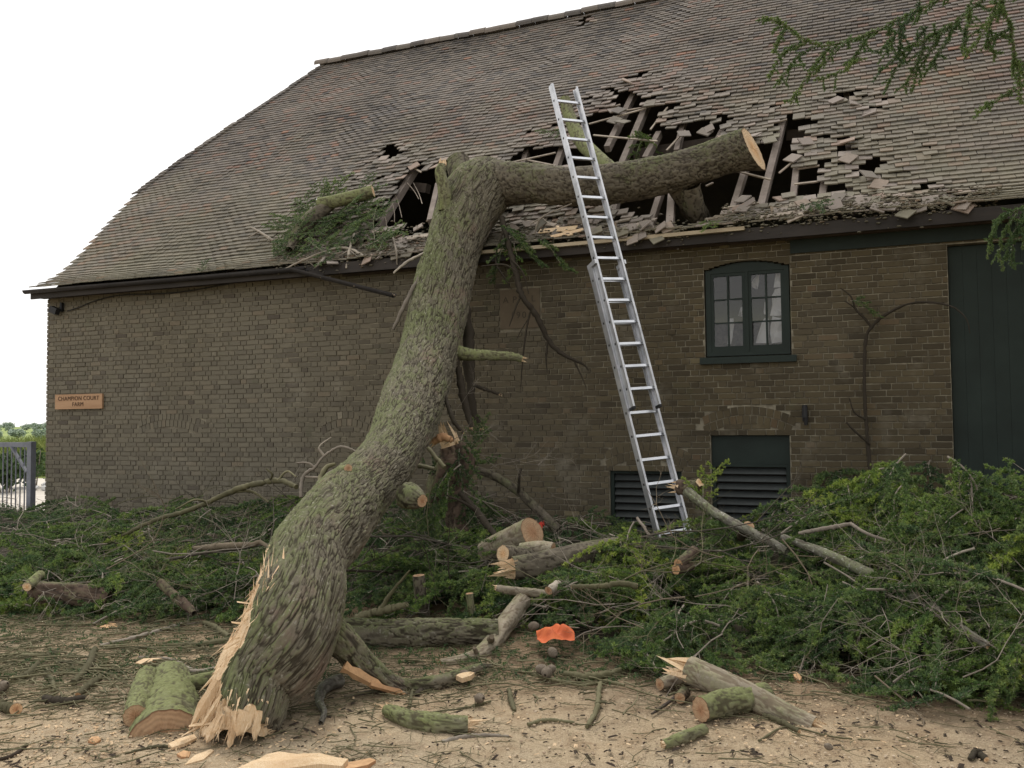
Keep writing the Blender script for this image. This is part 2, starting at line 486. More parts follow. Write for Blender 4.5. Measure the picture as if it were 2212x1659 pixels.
def needle_mat(name, cols, back=.25):
    t = NT(name)
    oi = t.n('ObjectInfo').outputs['Random']
    f = t.math('ADD', t.math('MULTIPLY', t.attr('tint'), .75), t.math('MULTIPLY', oi, .25))
    c = t.ramp(f, [(i / (len(cols) - 1), q) for i, q in enumerate(cols)])
    m_ = t.out(c, .6, 0, .25)
    tr = t.n('BsdfTranslucent'); t.put(tr.inputs[0], c)
    mx = t.n('MixShader'); mx.inputs[0].default_value = back
    t.put(mx.inputs[1], t.b.outputs[0]); t.put(mx.inputs[2], tr.outputs[0])
    t.t.links.new(mx.outputs[0], t.t.nodes['Material Output'].inputs[0])
    return m_
M_needle = needle_mat('needles', [(.034, .06, .026), (.085, .148, .046), (.165, .245, .062), (.28, .34, .085)])
M_needle_dark = needle_mat('needles_dark', [(.030, .055, .03), (.068, .12, .05), (.13, .195, .066), (.22, .28, .085)])
M_needle_bright = needle_mat('needles_bright', [(.07, .115, .032), (.16, .24, .05), (.28, .36, .07), (.40, .44, .11)])
M_alu = simple('aluminium', [(.38, .39, .41), (.52, .53, .55), (.66, .66, .68)], 6, .42, .08, 80, .002, .2, .85, .5)
M_alu_rung = simple('rung_aluminium', [(.55, .57, .60), (.66, .68, .72), (.74, .76, .80)], 6, .36, .08, 80, .002, .2, .85, .5)
M_black = simple('black_plastic', [(.012, .012, .013), (.022, .022, .024)], 6, .55, .1, 60, .002)
M_green = simple('dark_green_paint', [(.009, .015, .012), (.013, .022, .018), (.018, .029, .024)], 3, .62, .15, 70, .002, .4)
M_green_l = simple('lit_green_slat', [(.034, .039, .039), (.05, .056, .055), (.066, .074, .072)], 5, .6, .15, 70, .002, .4)  # dark green lightened, putting the light on the slats into the colour
M_gutter = simple('black_painted_iron', [(.014, .013, .014), (.026, .024, .025), (.045, .04, .038)], 5, .6, .25, 50, .003, .3)
M_fascia = simple('tarred_board', [(.02, .018, .017), (.035, .03, .027), (.055, .046, .04)], 6, .8, .3, 60, .003, .4, stretch=(.2, 1, 1))
M_rafter = simple('weathered_timber', [(.15, .125, .105), (.24, .20, .175), (.33, .285, .25)], 7, .88, .4, 60, .004, .5)
M_timber_dark = simple('old_dark_timber', [(.035, .027, .022), (.06, .047, .038), (.09, .07, .055)], 6, .9, .3, 60, .004, .4)
M_lath = simple('lath_wood', [(.20, .165, .13), (.33, .28, .23), (.46, .40, .32)], 9, .88, .3, 60, .003, .5)
M_plate = simple('pale_wall_plate', [(.26, .21, .14), (.40, .33, .23), (.50, .43, .31)], 7, .88, .4, 50, .004, .4, stretch=(.25, 1, 1))
M_sign = simple('carved_oak_board', [(.30, .17, .09), (.40, .245, .14), (.46, .29, .17)], 4, .7, .2, 50, .002, .3, stretch=(.2, 1, 3))
M_letter = simple('cut_lettering', [(.055, .03, .018), (.08, .045, .028)], 8, .85, 0)
M_stone = simple('buff_stone', [(.10, .08, .055), (.13, .102, .07), (.155, .122, .082)], 5, .92, .3, 80, .003, .2)
M_stone_cut = simple('incised_letter', [(.055, .045, .033), (.075, .06, .045)], 8, .95, 0)
M_cloth = simple('orange_cloth', [(.34, .07, .028), (.52, .12, .04), (.62, .17, .06)], 6, .8, .2, 120, .001, .2)
M_cone = simple('cone_scale', [(.085, .068, .05), (.15, .122, .092), (.25, .21, .165)], 30, .9, .3, 80, .003, .5)
M_gate = simple('galvanised_steel', [(.13, .14, .165), (.18, .19, .22), (.23, .24, .27)], 5, .5, .1, 60, .002, .2, .3)
M_reflection = simple('painted_reflection', [(.58, .57, .56), (.72, .71, .70), (.80, .79, .78)], 3, .8, .2, 12, .01, .3)
M_rubble = simple('white_rubble', [(.42, .42, .43), (.62, .62, .62), (.78, .78, .77)], 9, .9, .3, 40, .01, .6)
M_concrete = simple('pale_concrete', [(.46, .42, .36), (.56, .52, .46), (.62, .58, .52)], 2, .92, .2, 40, .004)
M_grass = simple('grass_blade', [(.07, .115, .02), (.12, .175, .035), (.21, .25, .06), (.30, .30, .10)], 1.2, .8, 0, tintw=.7)
M_field = simple('field_grass', [(.13, .19, .05), (.20, .26, .075), (.34, .37, .13)], .03, .95, 0, coord='World')
M_leaf = simple('hedge_leaf', [(.03, .06, .022), (.06, .105, .035), (.10, .155, .05)], .8, .8, 0, tintw=.7)
M_leaf_far = simple('haze_paled_leaf', [(.26, .33, .27), (.33, .40, .32), (.42, .49, .38)], .4, .9, 0, tintw=.7)  # leaf green paled so that distance haze sits in the colour
M_red = simple('red_cloth', [(.35, .03, .02), (.5, .05, .03)], 6, .8, .1)
def glass_mat():
    t = NT('window_glass')
    t.b.inputs['Roughness'].default_value = .04
    t.b.inputs['Base Color'].default_value = (.02, .02, .022, 1)
    t.b.inputs['IOR'].default_value = 1.5
    tr = t.n('BsdfTransparent'); tr.inputs[0].default_value = (.86, .87, .88, 1)
    gl = t.n('BsdfGlossy'); gl.inputs['Roughness'].default_value = .05
    lw = t.n('Fresnel'); lw.inputs[0].default_value = 1.5
    t.bump(t.noise(2.5, 2, .5, t.coord('World')), .15, .02)
    bn = t.b.inputs['Normal'].links[0].from_socket
    t.put(gl.inputs['Normal'], bn)
    mx = t.n('MixShader'); t.put(mx.inputs[0], t.math('MULTIPLY', lw.outputs[0], 1.6, clamp=True))
    t.put(mx.inputs[1], tr.outputs[0]); t.put(mx.inputs[2], gl.outputs[0])
    t.t.links.new(mx.outputs[0], t.t.nodes['Material Output'].inputs[0])
    return t.m
M_glass = glass_mat()
def ground_mat():
    t = NT('gravel_ground'); pos = t.coord('World')
    big = t.noise(.55, 4, .6, pos); mid = t.noise(5, 5, .7, pos); fine = t.noise(75, 5, .75, pos)
    vo = t.n('TexVoronoi'); t.put(vo.inputs['Vector'], pos); vo.inputs['Scale'].default_value = 130
    c = t.mix(t.map(fine, .3, .72), (.235, .185, .122), (.53, .435, .30))
    c = t.mix(t.map(vo.outputs['Color'], .6, .95, 0, .5), c, (.56, .46, .34))
    c = t.mix(t.map(mid, .5, .72, 0, .5), c, (.24, .155, .088))
    c = t.mix(t.map(big, .45, .68, 0, .55), c, (.57, .43, .27))
    # needle litter darkens the strip nearer the heaps
    sx = t.n('SeparateXYZ'); t.put(sx.inputs[0], pos)
    f = t.math('ADD', t.map(sx.outputs[1], -6.6, -4.9, 0, 1), t.math('MULTIPLY', t.math('SUBTRACT', mid, .5), 1.6), clamp=True)
    c = t.mix(t.math('MULTIPLY', f, .8), c, t.mix(t.map(fine, .35, .7), (.11, .07, .042), (.26, .175, .105)))
    t.bump(t.math('ADD', fine, t.math('MULTIPLY', vo.outputs['Distance'], .8)), .8, .012)
    return t.out(c, .95, 0, .2)
M_ground = ground_mat()
M_pebble = simple('grit', [(.16, .12, .08), (.28, .21, .145), (.38, .30, .21), (.50, .41, .30)], 3, .9, 0, tintw=.95)
M_brash = simple('needle_litter_gap_shade', [(.02, .017, .010), (.036, .03, .018), (.055, .046, .026)], 12, .95, .6, 50, .02)  # litter brown darkened, painting the shade in gaps of the heap
# ------------------------------------------------------------------ heap shape (needed by ground and brash)
_FX = np.array([-15, -9, -6.8, -5.6, -4.5, -3.2, -2.5, -2.1, -1.2, -.7, -.4, .2, .84, 3, 5])
_FY = np.array([-5.6, -5.7, -5.5, -5.2, -4.7, -4.2, -4.7, -5.15, -5.4, -5.0, -4.95, -5.05, -5.25, -5.4, -5.4])
_HX = np.array([-15, -12.5, -8, -6, -5, -3.5, -2.6, -2, -1, -.3, .5, 1.2, 2.5, 5])
_HZ = np.array([.38, .34, .38, .40, .42, .42, .46, .44, .46, .70, .90, .88, .86, .85])
LADX, LADY = at_depth(1440, 1160, 9.2)[:2]
def heap(X, Y):
    X = np.asarray(X, float); Y = np.asarray(Y, float)
    d = Y - (np.interp(X, _FX, _FY) + (fbm(X * 1.3, X * 0 + 3, 5, 2) - .5) * .9)
    h = np.interp(X, _HX, _HZ) * (0.30 * sstep(-.1, .7, d) + .70 * sstep(.4, 2.6, d))
    h = h * (1 - .55 * np.exp(-((X - LADX) ** 2 + (Y - LADY) ** 2) / .55))
    return np.maximum(0, h * (1 + .9 * (fbm(X * 1.1, Y * 1.1, 9, 3) - .5)))
def on_heap(x, y, lift=0.0):
    """point under a pixel on the heap or the ground"""
    d = ray(x, y)
    t = np.linspace(3, 20, 1200)
    p = CAM + d[None] * t[:, None]
    below = p[:, 2] < heap(p[:, 0], p[:, 1]) + lift
    k = np.argmax(below) if below.any() else len(t) - 1
    return p[k]

# ------------------------------------------------------------------ ground and far land
gx = np.arange(-17, 8.01, .07); gy = np.arange(-11.5, 0.3, .07)
X, Y = np.meshgrid(gx, gy)
Z = (fbm(X * .9, Y * .9, 2, 3) - .5) * .035 + (fbm(X * 7, Y * 7, 3, 3) - .5) * .018
edge = np.minimum(np.minimum(X + 17, 8 - X), np.minimum(Y + 11.5, .23 - Y)); Z = Z * np.clip(edge / .5, 0, 1) - .004
nx, ny = len(gx), len(gy)
i = np.arange(ny - 1)[:, None] * nx; j = np.arange(nx - 1)[None]
mb = MB(); mb.add(np.stack([X, Y, Z], -1).reshape(-1, 3), np.stack([i + j, i + j + 1, i + nx + j + 1, i + nx + j], -1).reshape(-1, 4))
mb.build('ground', M_ground, kind='structure', smooth=True)
mb = MB()
def sheet(mb, x0, x1, y0, y1, z): mb.add([[x0, y0, z], [x1, y0, z], [x1, y1, z], [x0, y1, z]], [[0, 1, 2, 3]])
sheet(mb, -17, 60, -60, -11.5, -.006); sheet(mb, 8, 60, -11.5, .23, -.006); sheet(mb, -60, -17, -60, .23, -.006)
mb.build('yard', M_ground, kind='structure')
mb = MB(); sheet(mb, -40, -12.9, .23, 9.0, -.004); mb.build('concrete_yard', M_concrete, kind='structure')
mb = MB(); sheet(mb, -1500, 1500, .23, 2500, -.03); mb.build('field', M_field, kind='structure')
mb = MB(); sheet(mb, -1500, 1500, -1500, 2500, -.5); mb.build('terrain', M_field, kind='structure')

def blades(mb, P, h, wd, rg, mat=0, lean=.35):
    n = len(P)
    a = rg.random(n) * 6.283; l = rg.normal(0, lean, (n, 2))
    s = np.stack([np.cos(a), np.sin(a), 0 * a], 1) * (wd * (.6 + .8 * rg.random(n)))[:, None]
    hh = h * (.5 + .7 * rg.random(n))
    tip = P + np.stack([l[:, 0] * hh, l[:, 1] * hh, hh], 1)
    mid = P + np.stack([l[:, 0] * hh * .3, l[:, 1] * hh * .3, hh * .55], 1)
    V = np.stack([P - s, P + s, mid + s * .7, mid - s * .7, tip], 1).reshape(-1, 3)
    k = np.arange(n)[:, None] * 5
    t = np.repeat(rg.random(n), 5)
    mb.add(V, k + np.array([[0, 1, 2, 3]]), mat=mat, tint=t)
    mb.add(V, k + np.array([[3, 2, 4]]), mat=mat, tint=t)
def leaves(mb, c, rad, n, size, rg, mat=0, clumps=14):
    cc = rg.normal(0, 1, (clumps, 3)); cc /= np.linalg.norm(cc, axis=1)[:, None]
    cc = c + cc * np.asarray(rad) * (.35 + .45 * rg.random((clumps, 1)))
    k = rg.integers(0, clumps, n)
    p = cc[k] + rg.normal(0, .19, (n, 3)) * np.asarray(rad)
    p[:, 2] = np.maximum(p[:, 2], .02)
    a = rg.normal(0, 1, (n, 3)); a /= np.linalg.norm(a, axis=1)[:, None]
    b = np.cross(a, rg.normal(0, 1, (n, 3))); b /= np.linalg.norm(b, axis=1)[:, None] + 1e-9
    s = size * (.5 + rg.random((n, 1)))
    V = np.stack([p - a * s, p + b * s * .6, p + a * s, p - b * s * .6], 1).reshape(-1, 3)
    mb.add(V, np.arange(n)[:, None] * 4 + np.array([[0, 1, 2, 3]]), mat=mat, tint=np.repeat(np.clip(rg.random(clumps)[k] * .6 + .4 * rg.random(n), 0, 1), 4))
rg = np.random.default_rng(3)
# tall grass bank behind the rubble
n = 26000
P = np.stack([-34 + 22 * rg.random(n), 9.4 + 9 * rg.random(n) ** 1.3, 0 * rg.random(n)], 1)
bank = lambda X_, Y_: .45 * sstep(9.2, 12.5, Y_)
P[:, 2] = bank(P[:, 0], P[:, 1])
mb = MB(); blades(mb, P, .75, .018, rg)
Xb, Yb = np.meshgrid(np.linspace(-40, -8, 30), np.linspace(9.0, 30, 30)); Zb = bank(Xb, Yb) * sstep(30, 24, Yb)
i = np.arange(29)[:, None] * 30; j = np.arange(29)[None]
mb.build('tall_grass', M_grass, kind='stuff')
mb = MB(); mb.add(np.stack([Xb, Yb, Zb - .02], -1).reshape(-1, 3), np.stack([i + j, i + j + 1, i + 31 + j, i + 30 + j], -1).reshape(-1, 4)); mb.build('grass_bank', M_field, kind='structure', smooth=True)
for k, (px_, dist, rx, hz, lab) in enumerate([(3, 21.5, .8, .85, 'leafy green bush behind the left bars of the gate'), (62, 23, .9, .75, 'leafy green bush growing behind the white rubble')]):
    c = at_depth(px_, 930, dist); mb = MB()
    leaves(mb, np.array([c[0], c[1], .6]), (rx, .7, hz * .55), 1600, .06, rg, clumps=18)
    for q in range(4): tube(mb, [[c[0] + .1 * q, c[1], 0], [c[0] + .25 * q - .3, c[1], 1.0]], [.02, .008], 5, mat=1)
    tag(mb.build('bush', [M_leaf, M_twig_grey]), lab, 'bush')
def tree_far(px_, y_top, dist, wpx, lab, name='tree', mat=None):
    c = at_depth(px_, 922, dist); zt = CAM_Z + (922 - y_top) / FPX * dist; r = wpx / 2 / FPX * dist
    t = empty(name, lab, 'hedge' if name == 'hedge' else 'tree', (0, 0, 0), None)
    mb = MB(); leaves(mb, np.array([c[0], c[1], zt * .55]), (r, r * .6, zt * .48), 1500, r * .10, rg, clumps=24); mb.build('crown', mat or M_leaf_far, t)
    mb = MB(); tube(mb, [[c[0], c[1], -.2], [c[0], c[1], zt * .6]], [r * .08, r * .04], 6); mb.build('trunk', M_twig_grey, t)
tree_far(18, 914, 240, 34, 'round blue green tree on the skyline at the far left')
tree_far(-6, 915, 210, 22, 'pale bushy tree at the picture edge on the skyline')
tree_far(58, 917, 330, 30, 'low distant tree in the middle of the skyline')
tree_far(80, 916, 300, 34, 'dense distant tree beside the barn corner')
tree_far(100, 915, 260, 30, 'distant tree half hidden by the barn corner')
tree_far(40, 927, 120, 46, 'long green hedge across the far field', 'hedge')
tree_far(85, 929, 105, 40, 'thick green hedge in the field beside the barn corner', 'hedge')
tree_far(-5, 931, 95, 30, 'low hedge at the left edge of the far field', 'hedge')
# white rubble heap behind the gate
mb = MB()
ICO = None
def rock(mb, c, s, rg, mat=0, tint=.5, flatz=.75):
    v = np.array([[x, y, z] for x in (-1, 1) for y in (-1, 1) for z in (-1, 1)], float) * .62
    v = np.vstack([v, [[1, 0, 0], [-1, 0, 0], [0, 1, 0], [0, -1, 0], [0, 0, 1], [0, 0, -1]]])
    v = v * (1 + .45 * (rg.random((14, 1)) - .5)) + .12 * (rg.random((14, 3)) - .5)
    f = []
    for ax, (p, q) in enumerate(((8, 9), (10, 11), (12, 13))):
        for sgn, cidx in ((1, p), (-1, q)):
            ids = [k for k in range(8) if (v[k][ax] > 0) == (sgn > 0)]
            oth = [a for a in range(3) if a != ax]
            ids.sort(key=lambda k: math.atan2(v[k][oth[1]], v[k][oth[0]]))
            for a in range(4): f.append([ids[a], ids[(a + 1) % 4], cidx])
    R_ = np.array(Euler(rg.random(3) * 6.28).to_matrix())
    mb.add((v @ R_.T) * np.array([s, s, s * flatz]) + c, f, mat=mat, tint=tint)
for k in range(900):
    X_ = -19.5 + 6.6 * rg.random(); Y_ = 5.2 + 2.6 * rg.random()
    hm = .62 * max(0, 1 - ((X_ + 16.6) / 3.6) ** 2) * max(0, 1 - ((Y_ - 6.5) / 1.4) ** 2)
    rock(mb, np.array([X_, Y_, hm * (.75 + .3 * rg.random())]), .05 + .055 * rg.random(), rg, tint=rg.random())
mb.build('rubble', M_rubble, kind='stuff')
# gate
gate = empty('gate', 'grey galvanised steel gate of upright bars hinged beside the barn corner', 'gate', (-13.05, -.1, 0))
def gpart(name, f):
    mb = MB(); f(mb); return mb.build(name, M_gate, gate)
gpart('post', lambda b: b.box((-.06, -.05, -.1), (.04, .05, 1.38)))
gpart('top_rail', lambda b: b.box((-3.1, -.03, 1.285), (-.061, .03, 1.37)))
gpart('bottom_rail', lambda b: b.box((-3.1, -.025, .12), (-.061, .025, .17)))
gpart('brace', lambda b: b.beam((-.07, -.036, .86), (-.44, -.036, 1.29), .03, .05, up=(0, 1, 0)))
bar0 = None
for k in range(28):
    if bar0 is None:
        b_ = MB(); tube(b_, [[0, 0, .165], [0, 0, 1.288]], [.0115, .0115], 8); bar0 = b_.mesh('bar', M_gate, True)
    link('bar', bar0, gate, loc=(-.165 - .104 * k, 0, 0))

# ------------------------------------------------------------------ the barn
barn = empty('barn', 'long old brick barn with a steep tiled roof smashed open by the fallen tree', 'barn')
XL, XR, DEPTH = -12.85, 7.0, 10.06
v2a, v2b = at_wall(1316, 1017), at_wall(1472, 1017)
gv = at_wall(150, 1105), at_wall(228, 1105)
st0, st1 = at_wall(1079, 626), at_wall(1168, 708)
OPEN = dict(window=(-1.64, -.612, 2.40, 3.60), vent=(-1.595, -.66, -.1, 1.446), vent2=(v2a[0], v2b[0], .1, v2a[2]), door=(1.10, 3.9, -.1, 3.60),
            low=(gv[0][0], gv[1][0], .05, gv[0][2]))
STONE = (st0[0], st1[0], st1[2], st0[2])
def wall_mesh(mb, x0, x1, z0, z1, opens, y0, y1, mat=0):
    xs = sorted({x0, x1} | {o[k] for o in opens for k in (0, 1) if x0 < o[k] < x1})
    zs = sorted({z0, z1} | {o[k] for o in opens for k in (2, 3) if z0 < o[k] < z1})
    for a, b in zip(xs, xs[1:]):
        for c, d in zip(zs, zs[1:]):
            mx, mz = (a + b) / 2, (c + d) / 2
            if not any(o[0] < mx < o[1] and o[2] < mz < o[3] for o in opens):
                mb.box((a, y0, c), (b, y1, d), mat=mat)
mb = MB(); wall_mesh(mb, XL + .012, XR, -.3, 3.93, list(OPEN.values()), .011, .33); mb.build('wall', M_mortar, barn)
# window head: flat-arched spandrels
mb = MB()
for sx_, xa, xb in ((1, -1.64, -1.126), (-1, -.612, -1.126)):
    n = 8; top = 3.605
    for k in range(n):
        xq0, xq1 = xa + (xb - xa) * k / n, xa + (xb - xa) * (k + 1) / n
        z = 3.50 + .09 * (1 - (((xq0 + xq1) / 2 + 1.126) / .514) ** 2)
        mb.box((min(xq0, xq1), .0, z), (max(xq0, xq1), .2, top))
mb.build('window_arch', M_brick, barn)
# gable walls, back wall, dark floor
mb = MB()
mb.add([[XL + .012, .011, -.3], [XL + .012, DEPTH, -.3], [XL + .012, DEPTH, 3.9], [XL + .012, 8.0, 6.1], [XL + .012, 2.05, 6.1], [XL + .012, .011, 3.9]], [[0, 1, 2], [2, 3, 4], [2, 4, 5], [0, 2, 5]], mat=0)
mb.add(np.array([[XR, .0, -.3], [XR, DEPTH, -.3], [XR, DEPTH, 3.9], [XR, 5.03, 9.45], [XR, .0, 3.9]]), [[0, 2, 1], [0, 3, 2], [0, 4, 3]])
mb.box((XL, DEPTH - .3, -.3), (XR, DEPTH, 3.9))
mb.build('end_wall', M_mortar, barn)
mb = MB(); sheet(mb, XL + .1, XR - .1, .34, DEPTH - .31, .02); mb.build('floor', M_timber_dark, barn)

rg = np.random.default_rng(21)
ARCHES = []            # centre x, spring z, half width, rise, ring depth
for (pxl, pxr, py_s) in ((1528, 1702, 935), (303, 432, 936), (700, 800, 936), (1316, 1476, 1010)):
    a, b = at_wall(pxl, py_s), at_wall(pxr, py_s)
    ARCHES.append(((a[0] + b[0]) / 2, (a[2] + b[2]) / 2 - .02, (b[0] - a[0]) / 2 + .03, .13, .22))
def in_arch(x, z, pad=0):
    for cx, cz, hw, rise, dp in ARCHES:
        if abs(x - cx) < hw + pad:
            zz = cz + rise * (1 - ((x - cx) / hw) ** 2)
            if zz - .005 < z < zz + dp: return True
    return False
BR = {}
def brick_v(L_, H_, dy, tl):
    c = .0035
    return np.array([[0, .014, 0], [L_, .014, 0], [L_, .014, H_], [0, .014, H_], [c, dy, c], [L_ - c, dy + tl, c], [L_ - c, dy + tl, H_ - c], [c, dy, H_ - c]])
BRF = [[4, 5, 6, 7], [0, 1, 5, 4], [1, 2, 6, 5], [2, 3, 7, 6], [3, 0, 4, 7]]
cand, rest = [], []
for k in range(53):
    z = -.06 + k * .075
    x = XL - (.169 if k % 2 else 0); head = False
    while x < 4.2:
        L_ = .1025 if head else .215; head = (not head) if rg.random() < .8 else bool(rg.random() < .4)
        a, b = x, x + L_; x += L_ + .010
        a, b = max(a, XL), b
        if b - a < .03: continue
        segs = [(a, b)]
        for o in list(OPEN.values()) + [STONE]:
            if z + .033 > o[2] - .01 and z + .033 < o[3] + .02:
                ns = []
                for (p, q) in segs:
                    if q <= o[0] - .004 or p >= o[1] + .004: ns.append((p, q))
                    else:
                        if p < o[0] - .03: ns.append((p, o[0] - .006))
                        if q > o[1] + .03: ns.append((o[1] + .006, q))
                segs = ns
        for p, q in segs:
            if in_arch((p + q) / 2, z + .033): continue
            if z > 3.84: continue
            tint = float(np.clip(rg.normal(.48, .17), 0, 1))
            dy, tl = -abs(rg.normal(0, .0035)), rg.normal(0, .002)
            e = (p, z + rg.normal(0, .0015), q - p, .065, dy, tl, tint)
            full = abs((q - p) - L_) < 1e-6
            if full and z > 1.15 and -3.9 < (p + q) / 2 < 1.1: cand.append(e)
            else: rest.append(e)
cand.sort(key=lambda e: -(e[0]) - .25 * (e[2] > .2))
parts, rest = cand[:280], rest + cand[280:]
for e in parts:
    key = (round(e[2], 3), int(e[6] * 7.99), int(rg.integers(0, 3)))
    if key not in BR:
        b_ = MB(); b_.add(brick_v(e[2], .065, -.002 * key[2], .002 * (key[2] - 1)), BRF, tint=(key[1] + .5) / 8); BR[key] = b_.mesh('brick', M_brick)
    link('brick', BR[key], barn, loc=(e[0], 0, e[1]))
mb = MB()
for e in rest: mb.add(brick_v(e[2], e[3], e[4], e[5]) + np.array([e[0], 0, e[1]]), BRF, tint=e[6])
for cx, cz, hw, rise, dp in ARCHES:
    nb = int(2 * hw / .078)
    for row in range(2):
        for k in range(nb):
            t0, t1 = -1 + 2 * (k + .06) / nb, -1 + 2 * (k + .94) / nb
            if row: t0 += .5 / nb; t1 += .5 / nb
            q = []
            for (t_, up) in ((t0, 0), (t1, 0), (t1, 1), (t0, 1)):
                sl = np.array([2 * rise * t_ / hw * .55, 1.0]); sl /= np.linalg.norm(sl)
                base = np.array([cx + hw * t_, cz + rise * (1 - t_ * t_)]) + sl * (row * .112 + up * .102)
                q.append(base)
            V = [[p[0], .014, p[1]] for p in q] + [[p[0] * .96 + np.mean([r[0] for r in q]) * .04, -.004 * rg.random(), p[1] * .97 + np.mean([r[1] for r in q]) * .03] for p in q]
            mb.add(V, BRF, tint=float(np.clip(rg.normal(.52, .16), 0, 1)))
# a ragged brick edge at the corner, seen against the sky
for k in range(53):
    if k % 2: mb.box((XL - .004 - .006 * rg.random(), .02, -.058 + k * .075), (XL + .02, .21, .007 + k * .075), tint=rg.random())
    else: mb.box((XL - .002 - .006 * rg.random(), .02, -.058 + k * .075), (XL + .02, .12, .007 + k * .075), tint=rg.random())
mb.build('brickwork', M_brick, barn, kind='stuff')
# date stone with its letters
mb = MB(); mb.box((STONE[0] + .008, -.004, STONE[2] + .008), (STONE[1] - .008, .1, STONE[3] - .008)); stone = mb.build('date_stone', M_stone, barn)
def text(body, name, size, loc, mat, parent, rot=(math.pi / 2, 0, 0), depth=.003, sp=1.0):
    cu = bpy.data.curves.new(name, 'FONT'); cu.body = body; cu.size = size; cu.extrude = depth
    cu.align_x = 'CENTER'; cu.space_character = sp
    tmp = bpy.data.objects.new(name, cu); col.objects.link(tmp)
    dg = bpy.context.evaluated_depsgraph_get()
    me = bpy.data.meshes.new_from_object(tmp.evaluated_get(dg)); bpy.data.objects.remove(tmp)
    me.materials.clear(); me.materials.append(mat)
    o = link(name, me, parent, loc=loc); o.rotation_euler = rot
    return o
scx, scz = (STONE[0] + STONE[1]) / 2, (STONE[2] + STONE[3]) / 2
for q, ch in ((-.205, 'A'), (-.075, 'P'), (.075, 'J'), (.195, 'L')):
    text(ch, 'letter', .125, (scx + q, -.0045, scz + .085), M_stone_cut, stone, depth=.0015)
text('1901', 'numeral', .125, (scx + .02, -.0045, scz - .13), M_stone_cut, stone, depth=.0015, sp=1.35)
# name board, a thing of its own
p0, p1 = at_wall(119, 854, -.05), at_wall(220, 881, -.05)
sg = empty('name_board', 'wooden board with carved farm name fixed to the barn near its corner', 'sign', ((p0[0] + p1[0]) / 2, -.015, (p0[2] + p1[2]) / 2))
hw, hh = (p1[0] - p0[0]) / 2, (p0[2] - p1[2]) / 2 + .01
mb = MB(); mb.box((-hw, -.035, -hh), (hw, .0, hh)); mb.build('board', M_sign, sg)
text('CHAMPION COURT', 'lettering', .098, (.005, -.0375, .022), M_letter, sg, depth=.002, sp=1.07)
text('FARM', 'lettering', .098, (-.005, -.0375, -.078), M_letter, sg, depth=.002, sp=1.07)

# window
win = MB(); fw = .07; wx0, wx1, wz0, wz1 = -1.625, -.627, 2.425, 3.5
fr = link('window', None, barn, loc=(0, 0, 0))
def wpart(name, f, mat=M_green):
    b = MB(); f(b); return b.build(name, mat, fr)
def frm(b):
    b.box((wx0, .04, wz0), (wx0 + .06, .12, wz1)); b.box((wx1 - .06, .04, wz0), (wx1, .12, wz1))
    b.box((wx0 + .06, .04, wz0), (wx1 - .06, .12, wz0 + .05)); b.box((wx0 + .06, .04, wz1 - .04), (wx1 - .06, .12, wz1))
    b.box((-1.146, .035, wz0 + .05), (-1.109, .125, wz1 - .04))
    n = 12
    for k in range(n):
        xa, xb = wx0 + (wx1 - wx0) * k / n, wx0 + (wx1 - wx0) * (k + 1) / n
        b.box((xa, .045, wz1), (xb, .115, 3.492 + .09 * (1 - (((xa + xb) / 2 + 1.126) / .5) ** 2)))
wpart('frame', frm)
for (a, b_) in ((-1.565, -1.146), (-1.109, -.687)):
    z0, z1 = wz0 + .05, wz1 - .04
    def sash(b):
        b.box((a, .05, z0), (a + .038, .1, z1)); b.box((b_ - .038, .05, z0), (b_, .1, z1))
        b.box((a + .038, .05, z0), (b_ - .038, .1, z0 + .07)); b.box((a + .038, .05, z1 - .038), (b_ - .038, .1, z1))
        zz0, zz1 = z0 + .07, z1 - .038
        b.box(((a + b_) / 2 - .011, .055, zz0), ((a + b_) / 2 + .011, .095, zz1))
        for q in (1, 2):
            zq = zz0 + (zz1 - zz0) * q / 3
            b.box((a + .038, .057, zq - .009), ((a + b_) / 2 - .011, .093, zq + .009)); b.box(((a + b_) / 2 + .011, .057, zq - .009), (b_ - .038, .093, zq + .009))
    wpart('sash', sash)
    zz0, zz1 = z0 + .07, z1 - .038; mxx = (a + b_) / 2
    for (xa, xb) in ((a + .038, mxx - .011), (mxx + .011, b_ - .038)):
        for q in range(3):
            za, zb = zz0 + (zz1 - zz0) * q / 3 + (.010 if q else 0), zz0 + (zz1 - zz0) * (q + 1) / 3 - (.010 if q < 2 else 0)
            tl = rg.normal(0, .006)
            wpart('pane', lambda b: b.add([[xa, .075 + tl, za], [xb, .075 - tl, za], [xb, .075 - tl, zb], [xa, .075 + tl, zb]], [[0, 1, 2, 3]]), M_glass)
wpart('sill', lambda b: (b.box((-1.70, -.06, 2.325), (-.555, .12, 2.405))))
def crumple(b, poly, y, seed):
    """a pale shape standing in for a reflection: creased fan over an outline (x, z)"""
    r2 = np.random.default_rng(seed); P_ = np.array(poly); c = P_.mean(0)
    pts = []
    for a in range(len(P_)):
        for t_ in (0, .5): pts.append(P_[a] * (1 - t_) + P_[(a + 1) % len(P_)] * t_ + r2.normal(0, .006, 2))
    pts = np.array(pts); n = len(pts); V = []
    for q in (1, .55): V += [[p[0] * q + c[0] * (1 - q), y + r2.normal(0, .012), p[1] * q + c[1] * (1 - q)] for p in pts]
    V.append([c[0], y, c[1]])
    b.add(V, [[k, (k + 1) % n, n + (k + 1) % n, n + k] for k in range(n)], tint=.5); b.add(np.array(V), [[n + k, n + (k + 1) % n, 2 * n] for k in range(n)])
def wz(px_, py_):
    q = at_wall(2220 * .67770 + px_ * .15938, 780 * .67770 + py_ * .15938, .2); return [q[0], q[2]]
